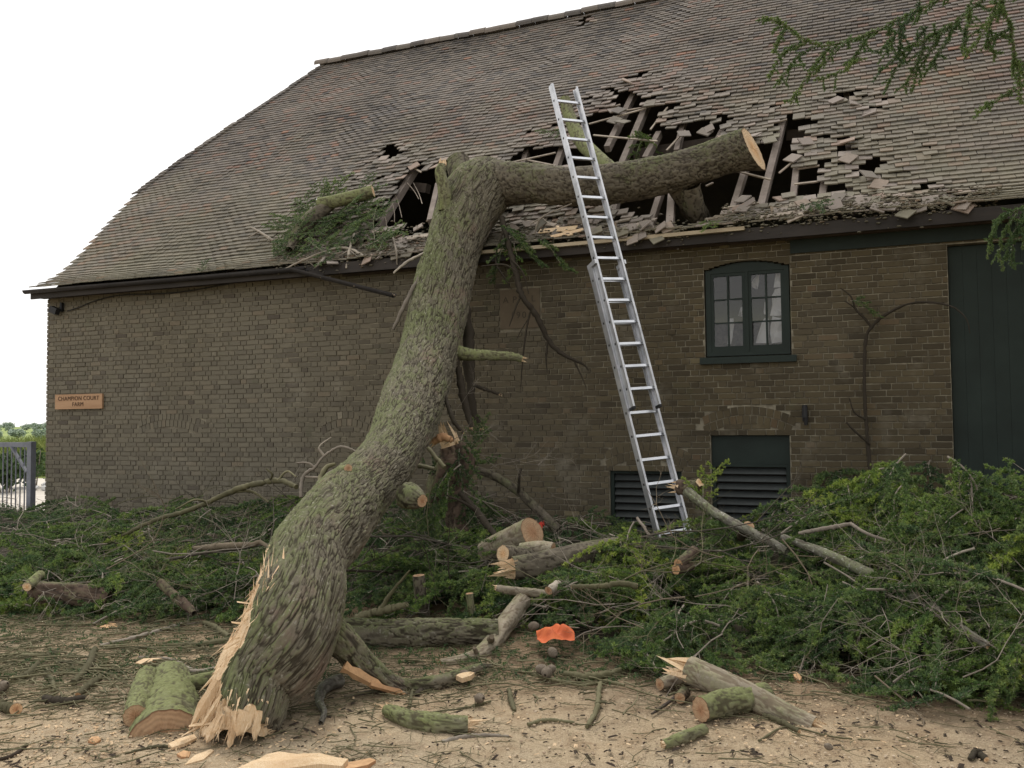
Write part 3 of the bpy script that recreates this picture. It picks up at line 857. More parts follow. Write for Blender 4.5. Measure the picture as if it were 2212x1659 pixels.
for sd_, poly in enumerate(([(425, 1000), (505, 1000), (498, 1180), (485, 1345), (425, 1345)], [(560, 970), (590, 860), (620, 840), (622, 970)],
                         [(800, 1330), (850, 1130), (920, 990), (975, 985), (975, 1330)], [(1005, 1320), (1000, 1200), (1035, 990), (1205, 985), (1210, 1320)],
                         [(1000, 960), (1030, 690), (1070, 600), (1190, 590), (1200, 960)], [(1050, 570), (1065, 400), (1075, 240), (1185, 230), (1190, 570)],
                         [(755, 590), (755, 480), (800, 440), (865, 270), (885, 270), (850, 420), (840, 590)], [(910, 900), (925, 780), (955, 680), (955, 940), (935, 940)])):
    wpart('pane_reflection', lambda b: crumple(b, [wz(*q) for q in poly], .2 + .004 * sd_, sd_), M_reflection)  # pale shapes added behind the glass as reflections of the sky
# louvred vents
for (x0, x1, z1, zm) in ((OPEN['vent'][0], OPEN['vent'][1], OPEN['vent'][3], at_wall(1620, 1003)[2]), (OPEN['vent2'][0], OPEN['vent2'][1], OPEN['vent2'][3], OPEN['vent2'][3])):
    vt = link('vent', None, barn)
    b = MB()
    b.box((x0 + .004, .05, -.05), (x0 + .05, .14, zm)); b.box((x1 - .05, .05, -.05), (x1 - .004, .14, zm)); b.box((x0 + .05, .05, zm - .035), (x1 - .05, .14, zm))
    b.build('frame', M_green, vt)
    if zm < z1 - .05:
        b = MB(); b.box((x0 + .004, .06, zm + .002), (x1 - .004, .12, z1 - .003)); b.build('board', M_green, vt)
    z = zm - .06
    sl = None
    while z > .0:
        b = MB(); b.obox((0, 0, 0), ((x1 - x0) / 2 - .052, 0, 0), (0, .034, .034), (0, .0045, -.0045)); b.build('slat', M_green_l, vt).location = ((x0 + x1) / 2, .10, z - .03); z -= .095
    b = MB(); b.box((x0 + .052, .20, .0), (x1 - .052, .21, zm)); b.build('backing', M_timber_dark, vt)
# big boarded door and its lintel
door = link('door', None, barn)
for k in range(19):
    xa = 1.115 + k * .145; b = MB(); b.box((xa + .0008, .10 + .001 * (k % 2), -.05), (xa + .1442, .14, 3.58)); b.build('plank', M_green, door)
b = MB(); b.box((1.10, .145, .0), (3.9, .18, 3.6)); b.build('ledge', M_green, door)
lt0, lt1 = at_wall(1706, 525), at_wall(1706, 546)
b = MB(); b.box((-.60, -.03, 3.63), (4.2, .10, 3.79)); b.build('lintel', M_green, barn)
b = MB(); b.box((-6.9, -.02, 3.80), (4.2, .3, 3.925)); b.box((XL, -.02, 3.85), (-6.9, .3, 3.925)); b.build('wall_plate', M_timber_dark, barn)
# eaves boards
b = MB(); b.box((XL - .05, -.29, 3.80), (-4.95, -.262, 3.955)); b.box((-4.95, -.27, 3.79), (-1.3, -.24, 3.90)); b.box((-1.3, -.29, 3.78), (4.5, -.262, 3.93)); b.build('fascia', M_fascia, barn)
b = MB(); b.box((XL - .05, -.262, 3.835), (4.5, -.02, 3.85)); b.build('soffit', M_fascia, barn)
e0, e1 = at_wall(1250, 522, -.27), at_wall(1600, 508, -.27)
b = MB(); b.beam((-4.7, -.28, 3.915), (e1[0] + .05, -.285, 3.925), .10, .045); b.build('tilting_board', M_plate, barn)
# gutter: half round, left part still up, one length hanging
def gutter(name, a, b_, r=.06):
    P_ = np.array([np.asarray(a) + (np.asarray(b_) - a) * t_ for t_ in np.linspace(0, 1, 14)])
    T, U, W = frames(P_)
    # keep the open side up
    ang = np.linspace(math.pi, 2 * math.pi, 9)
    s_ = np.cross(T, [0, 0, 1]); s_ /= np.linalg.norm(s_, axis=1)[:, None]; u_ = np.cross(s_, T)
    mb = MB()
    rows = []
    for rr in (r, r - .006):
        rows.append((P_[:, None] + rr * (np.cos(ang)[None, :, None] * s_[:, None] + np.sin(ang)[None, :, None] * u_[:, None])))
    for q, R_ in enumerate(rows):
        V = R_.reshape(-1, 3); i = np.arange(13)[:, None] * 9; j = np.arange(8)[None]
        mb.add(V, np.stack([i + j, i + j + 1, i + 9 + j + 1, i + 9 + j], -1).reshape(-1, 4))
    for e in (0, 8):
        V = np.concatenate([rows[0][:, e], rows[1][:, e]]); i = np.arange(13)[:, None]
        mb.add(V, np.hstack([i, i + 1, i + 15, i + 14]))
    mb.build(name, M_gutter, barn)
gutter('gutter', (XL - .12, -.335, 3.945), (-7.3, -.335, 3.92))
gA, gB = at_wall(632, 578, -.42), at_wall(852, 634, -.45)
gutter('hanging_gutter', gA, gB, .062)
mb = MB()
for k in range(160):
    t_ = rg.random(); p = gA + (gB - gA) * t_; rock(mb, p + np.array([0, (rg.random() - .5) * .07, -.035 + .02 * rg.random()]), .008 + .014 * rg.random(), rg, tint=rg.random())
mb.build('gutter_silt', M_pebble, barn, kind='stuff')
# security lamp, its cable, and a bracket lamp by the vent
lp = at_wall(128, 668)
la = empty('security_lamp', 'small black floodlight on a bracket under the left end of the eaves', 'lamp', (lp[0], -.02, lp[2]))
b = MB(); b.obox((.03, -.10, -.035), (.075, .0, -.03), (0, .045, 0), (.02, 0, .05)); b.build('head', M_black, la)
b = MB(); b.box((.09, -.05, -.05), (.13, .0, .10)); b.beam((.11, -.03, -.03), (.05, -.09, -.04), .025, .025); b.build('bracket', M_black, la)
q = [at_wall(145, 672, -.03), at_wall(170, 664, -.03), at_wall(205, 650, -.03), at_wall(260, 638, -.04), at_wall(380, 632, -.05), at_wall(500, 612, -.05), at_wall(640, 588, -.07)]
b = MB(); tube(b, spline(q, 60), .009, 6); tag(b.build('cable', M_black, smooth=True), 'thin black cable running from the floodlight along under the eaves', 'cable')
lq = at_wall(1739, 893)
la = empty('wall_lamp', 'small black wall lamp on the bricks between louvred vent and door', 'lamp', (lq[0], -.01, lq[2]))
b = MB(); b.box((-.03, -.02, -.09), (.03, 0, .09)); b.build('back_plate', M_black, la)
b = MB(); tube(b, [[0, -.06, -.05], [0, -.06, .10]], [.035, .028], 10); b.build('body', M_black, la)
b = MB(); tube(b, [[.01, -.05, -.14], [.01, -.05, -.05]], [.02, .028], 10); b.build('socket', M_black, la)

# ------------------------------------------------------------------ roof
RIDGE_Y = 5.03
S_TOP = float(np.interp(RIDGE_Y, PY, PS))
def roof_pt(X, s, off=0.0):
    X = np.asarray(X, float); s = np.asarray(s, float)
    y, z, a = np.interp(s, PS, PY), np.interp(s, PS, PZ), np.interp(s, PS, PA)
    sag = (fbm(X * .45, s * .45, 61, 2) - .5) * .11 * sstep(0, .6, s) + (fbm(X * 1.7, s * 1.7, 62, 2) - .5) * .03
    o = off + sag
    return np.stack([X + 0 * s, y - np.sin(a) * o, z + np.cos(a) * o], -1), np.stack([0 * s + 0 * X, np.cos(a), np.sin(a)], -1), np.stack([0 * s + 0 * X, -np.sin(a), np.cos(a)], -1)
def px_of(P):
    d = P - CAM; z = d @ _f
    return CX + FPX * (d @ _r) / z, CY - FPX * (d @ _u) / z
def inpoly(x, y, poly):
    r = np.zeros(x.shape, bool); P_ = poly; j = len(P_) - 1
    for i in range(len(P_)):
        (xi, yi), (xj, yj) = P_[i], P_[j]
        c = ((yi > y) != (yj > y)) & (x < (xj - xi) * (y - yi) / ((yj - yi) if yj != yi else 1e-9) + xi)
        r ^= c; j = i
    return r
HOLES = [
    [(888, 364), (907, 352), (934, 357), (978, 352), (1050, 352), (1050, 500), (940, 497), (880, 492), (815, 498), (806, 486)],
    [(829, 322), (846, 317), (869, 317), (868, 334), (849, 349), (832, 344)],
    [(800, 456), (806, 450), (820, 452), (822, 462), (808, 464)],
    [(790, 513), (858, 503), (926, 496), (926, 512), (846, 516), (795, 521)],
    [(1100, 352), (1133, 323), (1156, 322), (1217, 318), (1235, 322), (1235, 365), (1115, 365)],
    [(1262, 262), (1302, 240), (1328, 236), (1331, 206), (1366, 193), (1390, 208), (1386, 232), (1416, 236), (1433, 228), (1456, 236), (1426, 250), (1418, 272), (1433, 287), (1459, 275), (1493, 279),
     (1517, 271), (1545, 266), (1566, 270), (1562, 298), (1585, 312), (1640, 318), (1672, 305), (1684, 262), (1713, 252), (1728, 264), (1726, 298), (1709, 347), (1712, 422), (1680, 432), (1653, 446), (1560, 462), (1500, 492), (1420, 497), (1400, 470), (1330, 452), (1262, 442), (1225, 420), (1232, 350)],
    [(1722, 360), (1773, 357), (1776, 384), (1771, 401), (1771, 432), (1712, 428), (1715, 401)],
    [(1780, 402), (1833, 397), (1838, 407), (1827, 415), (1805, 422), (1780, 418)],
    [(1865, 352), (1893, 350), (1908, 358), (1906, 370), (1893, 383), (1876, 386), (1848, 374), (1863, 362)],
    [(1800, 307), (1826, 299), (1837, 313), (1837, 331), (1820, 333), (1817, 317)],
    [(1808, 206), (1848, 201), (1847, 211), (1825, 218), (1808, 220)],
    [(1865, 234), (1896, 233), (1890, 241), (1867, 244)],
    [(1992, 403), (2014, 400), (2030, 402), (2030, 408), (2000, 412)],
    [(1250, 48), (1275, 44), (1274, 50), (1252, 54)],
    [(1360, 168), (1392, 158), (1390, 166), (1364, 176)],
]
ROUGH = [
    [(590, 470), (640, 440), (700, 395), (740, 380), (800, 320), (850, 300), (900, 310), (960, 330), (1000, 338), (1090, 318), (1160, 268), (1250, 215), (1330, 175), (1400, 160), (1450, 150), (1530, 170), (1600, 215), (1700, 225),
     (1760, 250), (1830, 270), (1900, 285), (2000, 290), (2030, 320), (1990, 380), (2110, 400), (2130, 440), (1500, 520), (1000, 560), (700, 570), (600, 520)],
    [(1760, 215), (1800, 190), (1880, 185), (1940, 205), (1930, 240), (1850, 255), (1780, 240)],
]
FRESH = [
    [(1490, 140), (1520, 125), (1575, 115), (1560, 140), (1500, 190), (1440, 220), (1440, 190)], [(1310, 105), (1400, 75), (1400, 95), (1320, 120)],
    [(1830, 205), (1890, 190), (1915, 210), (1930, 235), (1850, 245), (1815, 225)],
    [(1280, 210), (1340, 190), (1420, 215), (1500, 260), (1600, 270), (1700, 235), (1740, 270), (1720, 420), (1560, 470), (1250, 450), (1210, 330)],
    [(1725, 270), (1760, 275), (1800, 330), (1860, 345), (1960, 300), (2000, 310), (1960, 400), (1800, 440), (1720, 440)],
    [(640, 420), (700, 395), (760, 385), (830, 345), (900, 350), (880, 400), (820, 500), (700, 520), (620, 500), (600, 470)], [(1100, 345), (1170, 310), (1240, 300), (1240, 360), (1100, 365)],
    [(1100, 455), (1260, 440), (1420, 455), (1560, 470), (1800, 425), (2110, 405), (2130, 440), (1500, 520), (1100, 540)], [(600, 500), (930, 480), (930, 545), (600, 580)],
]
GAUGE, TW = .1, .165
ns = int(S_TOP / GAUGE)
KK, JJ = np.meshgrid(np.arange(ns), np.arange(int((XR - XL + .2) / TW) + 1), indexing='ij')
S_ = (KK * GAUGE).ravel().astype(float); X_ = (XL - .06 + TW / 2 + (JJ + .5 * (KK % 2)) * TW).ravel()
rg = np.random.default_rng(5)
P_, E2, NN = roof_pt(X_, S_ + .05)
hipx = np.where(P_[:, 1] > 2.03, -12.87 + (P_[:, 1] - 2.03) / 3.0 * 2.28, -20)
keep = X_ > hipx + .03
px_, py_ = px_of(P_)
hole = np.zeros(len(X_), bool)
for h_ in HOLES: hole |= inpoly(px_, py_, h_)
keep &= ~hole
rough = np.zeros(len(X_)); fresh = np.zeros(len(X_))
for h_ in ROUGH: rough = np.maximum(rough, inpoly(px_, py_, h_) * 1.0)
for h_ in FRESH: fresh = np.maximum(fresh, inpoly(px_, py_, h_) * 1.0)
nearhole = np.zeros(len(X_), bool)
for h_ in HOLES:
    c = np.mean(h_, 0); nearhole |= inpoly(px_, py_, [(c[0] + (a - c[0]) * 1.12 + np.sign(a - c[0]) * 9, c[1] + (b - c[1]) * 1.12 + np.sign(b - c[1]) * 7) for a, b in h_])
rough = np.maximum(rough * (.35 + .5 * rg.random(len(X_))), nearhole * (.5 + .5 * rg.random(len(X_))))
keep &= ~((rough > .3) & (rg.random(len(X_)) < .035 + .05 * nearhole))
patch = fbm(X_ * .5, S_ * .5, 71, 3)
tint = np.clip(rg.normal(.45, .24, len(X_)) + (patch - .5) * .9, 0, .9)
orange = (rg.random(len(X_)) < .008 + .10 * sstep(.60, .72, fbm(X_ * .8, S_ * .8, 77, 3))); tint = np.where(orange, .9 + .1 * rg.random(len(X_)), tint)
aux = np.where((fresh > 0) & (rg.random(len(X_)) < .24), .55 + .45 * rg.random(len(X_)), np.where(rough > .3, .18 * rg.random(len(X_)), 0))
aux = np.where(nearhole & (rg.random(len(X_)) < .3), .8, aux)
yaw = rg.normal(0, .012, len(X_)) + rough * rg.normal(0, .10, len(X_))
tilt = rg.normal(0, .006, len(X_)) + rough * rg.normal(0, .06, len(X_))
roll = rg.normal(0, .006, len(X_)) + rough * rg.normal(0, .05, len(X_))
off = rg.normal(0, .0012, len(X_)) + rough * np.abs(rg.normal(0, .012, len(X_)))
slip = rg.normal(0, .003, len(X_)) - rough * np.abs(rg.normal(0, .022, len(X_)))
TL = np.array([[-.080, 0, 0], [.080, 0, 0], [.080, .168, 0], [-.080, .168, 0], [-.080, 0, .017], [.080, 0, .017], [.080, .168, .013], [-.080, .168, .013]])
TLF = np.array([[4, 5, 6, 7], [0, 4, 7, 3], [1, 2, 6, 5], [0, 1, 5, 4], [2, 3, 7, 6], [0, 3, 2, 1]])
def tile_xf(k):
    e1 = np.array([1.0, 0, 0]); e2, n = E2[k], NN[k]
    t = .030 / .168 + tilt[k]                     # laid over the course below
    R_ = Matrix((e1, e2, n)).transposed() @ Matrix.Rotation(yaw[k], 3, 'Z') @ Matrix.Rotation(-t, 3, 'X') @ Matrix.Rotation(roll[k], 3, 'Y')
    o, _, _ = roof_pt(X_[k], S_[k] + slip[k], .026 + off[k])
    return np.array(R_), o
idx = np.nonzero(keep)[0]
vis = (px_ > 0) & (px_ < 2212) & (py_ > 0)
# the most disturbed and nearest tiles become parts of their own
score = np.where(keep & vis, rough * 2 + (aux > .4) * .8 + (X_ + 6) * .08 - (S_ > 3.2) * 2, -9)
for k in range(len(X_)): pass
chosen = set(np.argsort(-score)[:225].tolist())
mb = MB(); TILEM = {}
for k in idx:
    R_, o = tile_xf(k)
    if k in chosen:
        key = (int(tint[k] * 9.99), int(aux[k] > .4))
        if key not in TILEM:
            b = MB(); b.add(TL, TLF, tint=(key[0] + .5) / 10, aux=.85 * key[1]); TILEM[key] = b.mesh('tile', M_tile)
        q = link('tile', TILEM[key], barn); q.matrix_local = Matrix.LocRotScale(Vector(o), Matrix(R_.tolist()).to_quaternion(), None)
    else:
        v = TL.copy(); v[:, 0] *= 1 + .02 * rg.normal(); mb.add(v @ R_.T + o, TLF, tint=tint[k], aux=aux[k])
# hip: bonnet tiles stepping up the edge
for k in range(int(np.interp(2.03, PY, PS) / GAUGE), ns):
    s = k * GAUGE; y = np.interp(s + .05, PY * 0 + PS, PY)
    hx = -12.87 + (y - 2.03) / 3.0 * 2.28
    o, e2, n = roof_pt(hx + .02 + .012 * rg.normal(), s - .01, .034)
    R_ = np.array(Matrix((np.array([1.0, 0, 0]), e2, n)).transposed() @ Matrix.Rotation(-.16 + .04 * rg.normal(), 3, 'X') @ Matrix.Rotation(-.10, 3, 'Y'))
    mb.add((TL * np.array([1.25, 1, 1.5])) @ R_.T + o, TLF, tint=rg.random() * .4, aux=0)
    for q_ in (.17, .33):
        o2, _, _ = roof_pt(hx + q_, s, .026); mb.add(TL @ np.array(Matrix((np.array([1.0, 0, 0]), e2, n)).transposed() @ Matrix.Rotation(-.15, 3, 'X')).T + o2, TLF, tint=rg.random() * .5, aux=0)
mb.build('roof_tiles', M_tile, barn, kind='stuff')
# ridge tiles
x = -10.75; b = MB()
a_ = np.linspace(-.3, math.pi + .3, 9); prof = np.stack([np.cos(a_) * .13, np.sin(a_) * .11 - .02], 1)
rv = [[xx, p[0], p[1]] for xx in (0, .335) for p in prof] + [[xx, p[0] * .86, p[1] * .86 - .003] for xx in (0, .335) for p in prof]
rf = [[k, k + 1, 10 + k, 9 + k] for k in range(8)] + [[k, 18 + k, 19 + k, k + 1] for k in range(8)] + [[9 + k, 10 + k, 28 + k, 27 + k] for k in range(8)]
rms = []
for q in range(4):
    b = MB(); b.add(rv, rf, tint=.1 + .2 * q); rms.append(b.mesh('ridge_tile', M_tile))
zr = float(np.interp(RIDGE_Y, PY, PZ))
while x < 4.5:
    sag = (fbm(np.array([x * .45]), np.array([S_TOP * .45]), 61, 2)[0] - .5) * .11
    o = link('ridge_tile', rms[int(rg.integers(0, 4))], barn, loc=(x, RIDGE_Y, zr + sag + .035 + rg.normal(0, .006))); o.rotation_euler = (0, rg.normal(0, .015), rg.normal(0, .01)); x += .34
# the far slopes close the roof space
mb = MB()
ya = 2 * RIDGE_Y
mb.add([[-10.6, RIDGE_Y, zr - .03], [XR, RIDGE_Y, zr - .03], [XR, ya + .3, 3.9], [-12.87, ya + .3, 3.9], [-12.87, ya - 2.03, 6.2]], [[0, 1, 2], [0, 2, 3], [0, 3, 4]], tint=.4)
mb.add([[-12.9, 2.03, 6.2], [-10.62, RIDGE_Y, zr - .03], [-12.9, ya - 2.03, 6.2]], [[0, 1, 2]], tint=.4)
mb.build('rear_slope', M_tile, barn)
# rafters seen in the holes, as photographed; each from foot to head on the roof plane
def rafter(f, t, mat=M_rafter, wd=.085, dp=.11, offa=-.12, offb=-.12, name='rafter'):
    b = MB(); pa, pb = at_roof(*f, offa), at_roof(*t, offb)
    b.beam(pa, pb, wd, dp, up=(0, -math.sin(TH), math.cos(TH)), tint=rg.random()); return b.build(name, mat, barn)
RAF = [((1641, 462), (1694, 255)), ((1579, 468), (1622, 330)), ((1312, 322), (1372, 200)), ((1340, 366), (1398, 228)), ((1394, 345), (1424, 290)), ((1404, 492), (1432, 404)), ((1446, 506), (1453, 405)),
       ((1500, 402), (1562, 285)), ((1713, 436), (1722, 352)), ((1776, 430), (1783, 384)), ((818, 494), (898, 366)), ((930, 480), (948, 400)), ((1198, 372), (1220, 310)), ((1125, 380), (1138, 330)), ((1325, 460), (1342, 400)), ((1296, 470), (1310, 410)), ((1462, 330), (1478, 262))]
for f, t in RAF: rafter(f, t, wd=.075 + .02 * rg.random())
for x in (-8.7, -7.8, .1, .6, 1.2, 2.0, 2.8):      # sound ones either side, under tiles
    b = MB(); pa, _, _ = roof_pt(x, .5, -.22); pb, _, _ = roof_pt(x, S_TOP - .2, -.22); b.beam(pa, pb, .08, .11, up=(0, -.74, .67)); b.build('rafter', M_rafter, barn)
# broken laths and battens
for f, t in (((1272, 268), (1396, 234)), ((1272, 246), (1340, 226)), ((1345, 240), (1450, 222)), ((1282, 292), (1420, 305)), ((1540, 357), (1665, 388)), ((1716, 398), (1768, 392)), ((1722, 365), (1770, 358)), ((1683, 374), (1712, 350)),
             ((1100, 352), (1200, 330)), ((1140, 346), (1200, 358)), ((888, 360), (910, 372)), ((1560, 450), (1640, 438)), ((1655, 270), (1700, 258)), ((1405, 280), (1442, 232)), ((1440, 325), (1480, 282)), ((1540, 395), (1525, 402))):
    b = MB(); b.beam(at_roof(*f, -.02), at_roof(*t, -.01 + .02 * rg.random()), .026, .018, up=(0, -.74, .67), tint=rg.random()); b.build('lath', M_lath, barn)
for f, t, o in (((1370, 335), (1600, 300), -.35), ((860, 400), (925, 408), -.30), ((1700, 295), (1760, 290), -.4)):
    b = MB(); b.beam(at_roof(*f, o), at_roof(*t, o), .12, .15, tint=rg.random()); b.build('purlin', M_timber_dark, barn)
for x in (-9, -6, -3, 0, 3):
    b = MB(); b.beam((x, .1, 3.95), (x, DEPTH - .1, 3.95), .2, .25); b.build('tie_beam', M_timber_dark, barn)
for q, (f, t) in enumerate((((868, 470), (850, 410)), ((905, 430), (880, 395)), ((893, 395), (912, 440)), ((836, 500), (828, 455)), ((852, 480), (848, 440)))):
    b = MB(); tube(b, spline([at_roof(*t, -.02), at_roof((f[0] + t[0]) / 2 + 2, (f[1] + t[1]) / 2, -.1), at_roof(*f, -.15)], 8), [.006] * 8, 5); b.build('strip', M_lath, barn)
# loose tiles lying along the eaves and hanging round the holes
def loose(px__, py__, lift, sc_=1.0, wild=.24):
    b_key = (int(rg.integers(0, 10)), int(rg.random() < .75))
    if b_key not in TILEM:
        b = MB(); b.add(TL, TLF, tint=(b_key[0] + .5) / 10, aux=.85 * b_key[1]); TILEM[b_key] = b.mesh('tile', M_tile)
    p = at_roof(px__, py__, .05 + lift)
    n = Vector((rg.normal(0, wild), -.62 + rg.normal(0, wild), .75)).normalized()
    q = n.to_track_quat('Z', 'Y').to_matrix() @ Matrix.Rotation(rg.random() * 6.28, 3, 'Z')
    o = link('loose_tile', TILEM[b_key], barn); o.matrix_local = Matrix.LocRotScale(Vector(p), q.to_quaternion(), Vector((sc_,) * 3))
for k in range(44): q_ = rg.random(); loose(1100 + 330 * q_, 470 + 14 * q_ + 32 * rg.random(), -.03 + .08 * rg.random(), .95, .30)
for k in range(36): t_ = rg.random(); loose(1560 + 560 * t_, 470 - 45 * t_ + rg.normal(0, 12) - 22 * (t_ < .5) * rg.random(), -.04 + .04 * rg.random())
for k in range(40): t_ = rg.random(); loose(600 + 330 * t_, 545 - 40 * t_ + rg.normal(0, 18), -.04 + .04 * rg.random())
for (a, b_) in ((1396, 222), (1330, 243), (1318, 258), (1335, 262), (1475, 285), (1516, 287), (1535, 290), (1580, 300), (1635, 290), (1660, 300), (1345, 242), (1366, 180), (1735, 300), (1724, 345), (1815, 310), (1842, 335), (1905, 390), (1890, 380), (1290, 330), (905, 354), (950, 355), (930, 362), (1812, 220), (1835, 222), (1880, 248)):
    loose(a, b_, -.02, 1.1, .18)
# crumbs of broken tile and moss along the eaves
mb = MB()
for k in range(2600):
    if rg.random() < .5: a, b_ = 1560 + 600 * rg.random(), 0; b_ = 474 - 45 * (a - 1560) / 560 + rg.normal(0, 14)
    elif rg.random() < .6: a = 590 + 350 * rg.random(); b_ = 560 - 42 * (a - 590) / 340 + rg.normal(0, 18)
    else: a = 1090 + 400 * rg.random(); b_ = 500 + rg.normal(0, 14)
    rock(mb, at_roof(a, b_, .045 + .04 * rg.random()), .008 + .022 * rg.random() ** 2, rg, tint=rg.random(), flatz=.4)
mb.build('tile_crumbs', M_tile, barn, kind='stuff')

for f, t in (((1165, 500), (1245, 492)), ((1190, 512), (1260, 496)), ((1205, 488), (1232, 508)), ((1130, 478), (1200, 486)), ((1330, 502), (1400, 478)), ((1640, 470), (1760, 452)), ((1700, 478), (1735, 462)), ((880, 515), (925, 508))):
    b = MB(); b.beam(at_roof(*f, .06), at_roof(*t, .05 + .05 * rg.random()), .05 + .05 * rg.random(), .014, up=(.2 * rg.normal(), -.74, .67), tint=rg.random()); b.build('broken_board', M_wood if f[0] < 1260 and f[0] > 1160 else M_lath, barn)
# ------------------------------------------------------------------ sticks, logs and their ends
def depth_of(p): return float((np.asarray(p) - CAM) @ _f)
def place(q, mode):
    x, y, hw = q[:3]; ex = q[3] if len(q) > 3 else 0.0
    if mode == 'depth': p = at_depth(x, y, ex)
    elif mode == 'wall': p = at_wall(x, y, ex)
    elif mode == 'roof': p = at_roof(x, y, ex)
    elif mode == 'heap': p = on_heap(x, y, ex)
    else:
        r = .05
        for _ in range(4):
            p = at_ground(x, y, ex + r * .9); r = hw * depth_of(p) / FPX
    return p, hw * depth_of(p) / FPX
def torn(mb, c, d, r, seed, n=11, mat=0, L_=.16):
    """broken fibres: a ragged crown of tapering slivers"""
    r2 = np.random.default_rng(seed)
    d = np.asarray(d, float) / np.linalg.norm(d)
    ref = np.array([0, 0, 1.0]) if abs(d[2]) < .9 else np.array([1.0, 0, 0])
    u = np.cross(d, ref); u /= np.linalg.norm(u); w_ = np.cross(d, u)
    for k in range(n):
        a = r2.random() * 6.28; q = r * math.sqrt(r2.random()) * .82
        b = c + q * (math.cos(a) * u + math.sin(a) * w_) - d * .03
        l = L_ * (.25 + .9 * r2.random()); s = r * (.22 + .25 * r2.random())
        e = d + r2.normal(0, .10, 3); t_ = r2.normal(0, 1, 3); t_ -= d * (t_ @ d); t_ /= np.linalg.norm(t_); o = np.cross(d, t_)
        V = [b - t_ * s - o * s * .4, b + t_ * s - o * s * .4, b + o * s * .5, b + e * l * .6 - t_ * s * .5 - o * s * .2, b + e * l * .6 + t_ * s * .5 - o * s * .2, b + e * l * .6 + o * s * .3, b + e * l + t_ * s * .2]
        mb.add(V, [[0, 1, 4, 3], [1, 2, 5, 4], [2, 0, 3, 5]], mat=mat, tint=r2.random()); mb.add(V, [[3, 4, 6], [4, 5, 6], [5, 3, 6]], mat=mat, tint=r2.random())
    disc(mb, c - d * .0, d, r * .96, mat=mat, seed=seed, seg=16, rough=.03)
def stick(name, label, cat, pts, mode='ground', mat=None, ends=(None, None), nu=8, n=None, group=None, parent=None, bark=None, twigs=(), endmat=None, lump=.07, tint=None, seed=None):
    """a stem through picture points (x, y, half width, extra); bark = (cell, amp) for modelled bark"""
    seed = seed if seed is not None else int(pts[0][0] * 7 + pts[0][1])
    r2 = np.random.default_rng(seed)
    A = [place(q, mode) for q in pts]
    P, R = [a[0] for a in A], [a[1] for a in A]
    mb = MB()
    if bark:
        n = n or 120
        g = bark_tube(mb, P, R, nu=nu, nv=n, cell=bark[0], amp=bark[1], asp=bark[2] if len(bark) > 2 else 1.8, seed=seed, lump=lump)
        P2, R2, T = g['P'], g['R'], g['T']
        first, last = g['V'][0], g['V'][-1]
    else:
        n = n or max(6, 5 * len(pts))
        Q = spline(np.hstack([np.array(P), np.array(R)[:, None]]), n)
        P2 = Q[:, :3].copy(); P2 += r2.normal(0, .12, P2.shape) * Q[:, 3:4]; R2 = np.abs(Q[:, 3]) * (1 + .10 * r2.normal(0, 1, n))
        T, U, W = tube(mb, P2, R2, nu, tint=(tint if tint is not None else r2.random())); first = last = None
    for tw in twigs:
        B = [place(q, mode) for q in tw]; Q = spline(np.hstack([np.array([b[0] for b in B]), np.array([b[1] for b in B])[:, None]]), 4 * len(tw))
        tube(mb, Q[:, :3] + r2.normal(0, .1, (len(Q), 3)) * Q[:, 3:4], np.abs(Q[:, 3]), 6, tint=r2.random())
    o = mb.build(name, mat, parent, smooth=True)
    if label: tag(o, label, cat, group)
    for e, (kind, c, d, r, rim) in enumerate(((ends[0], P2[0], -T[0], R2[0], first), (ends[1], P2[-1], T[-1], R2[-1], last))):
        if not kind: continue
        mb = MB()
        if kind == 'torn': torn(mb, c, d, r, seed + e, L_=r * 2.4, n=14); mb.build('broken_end', M_wood, o)
        else:
            disc(mb, c + d * .002, d, r * 1.0, mat=0, seed=seed + e, rim=rim + d * .001 if rim is not None else None); mb.build('sawn_end', endmat or {'cut': M_end_pale, 'brown': M_end_brown, 'orange': M_end_orange}[kind], o)
    return o

# ------------------------------------------------------------------ the fallen tree
tree = empty('fallen_tree', 'huge snapped cedar trunk leaning from the yard onto the broken roof', 'fallen tree', tuple(at_ground(540, 1595)))
tree_inv = np.array(tree.location)
def own(o, parent=tree):
    o.parent = parent; o.matrix_parent_inverse = Matrix.Translation(-tree.location) if parent is tree else Matrix.Identity(4)
    return o
TR = [(506, 1596, 84, 4.52), (519, 1540, 92, 4.6), (541, 1480, 93, 4.72), (600, 1400, 112, 4.9), (639, 1300, 104, 5.2), (666, 1205, 86, 5.6), (705, 1152, 85, 6.0), (740, 1100, 79, 6.5), (789, 1048, 69, 7.1), (845, 980, 63, 7.9), (888, 879, 68, 9.0), (932, 744, 64, 10.15),
      (958, 609, 63, 10.9), (980, 535, 59, 11.3), (1002, 470, 64, 11.65), (1030, 420, 70, 11.95), (1050, 388, 56, 12.15), (1060, 366, 32, 12.3), (1064, 356, 8, 12.36)]
P = [at_depth(x, y, d) for x, y, h, d in TR]; R = [h * d / FPX for x, y, h, d in TR]
ncut = -_r * .76 - _f * .65
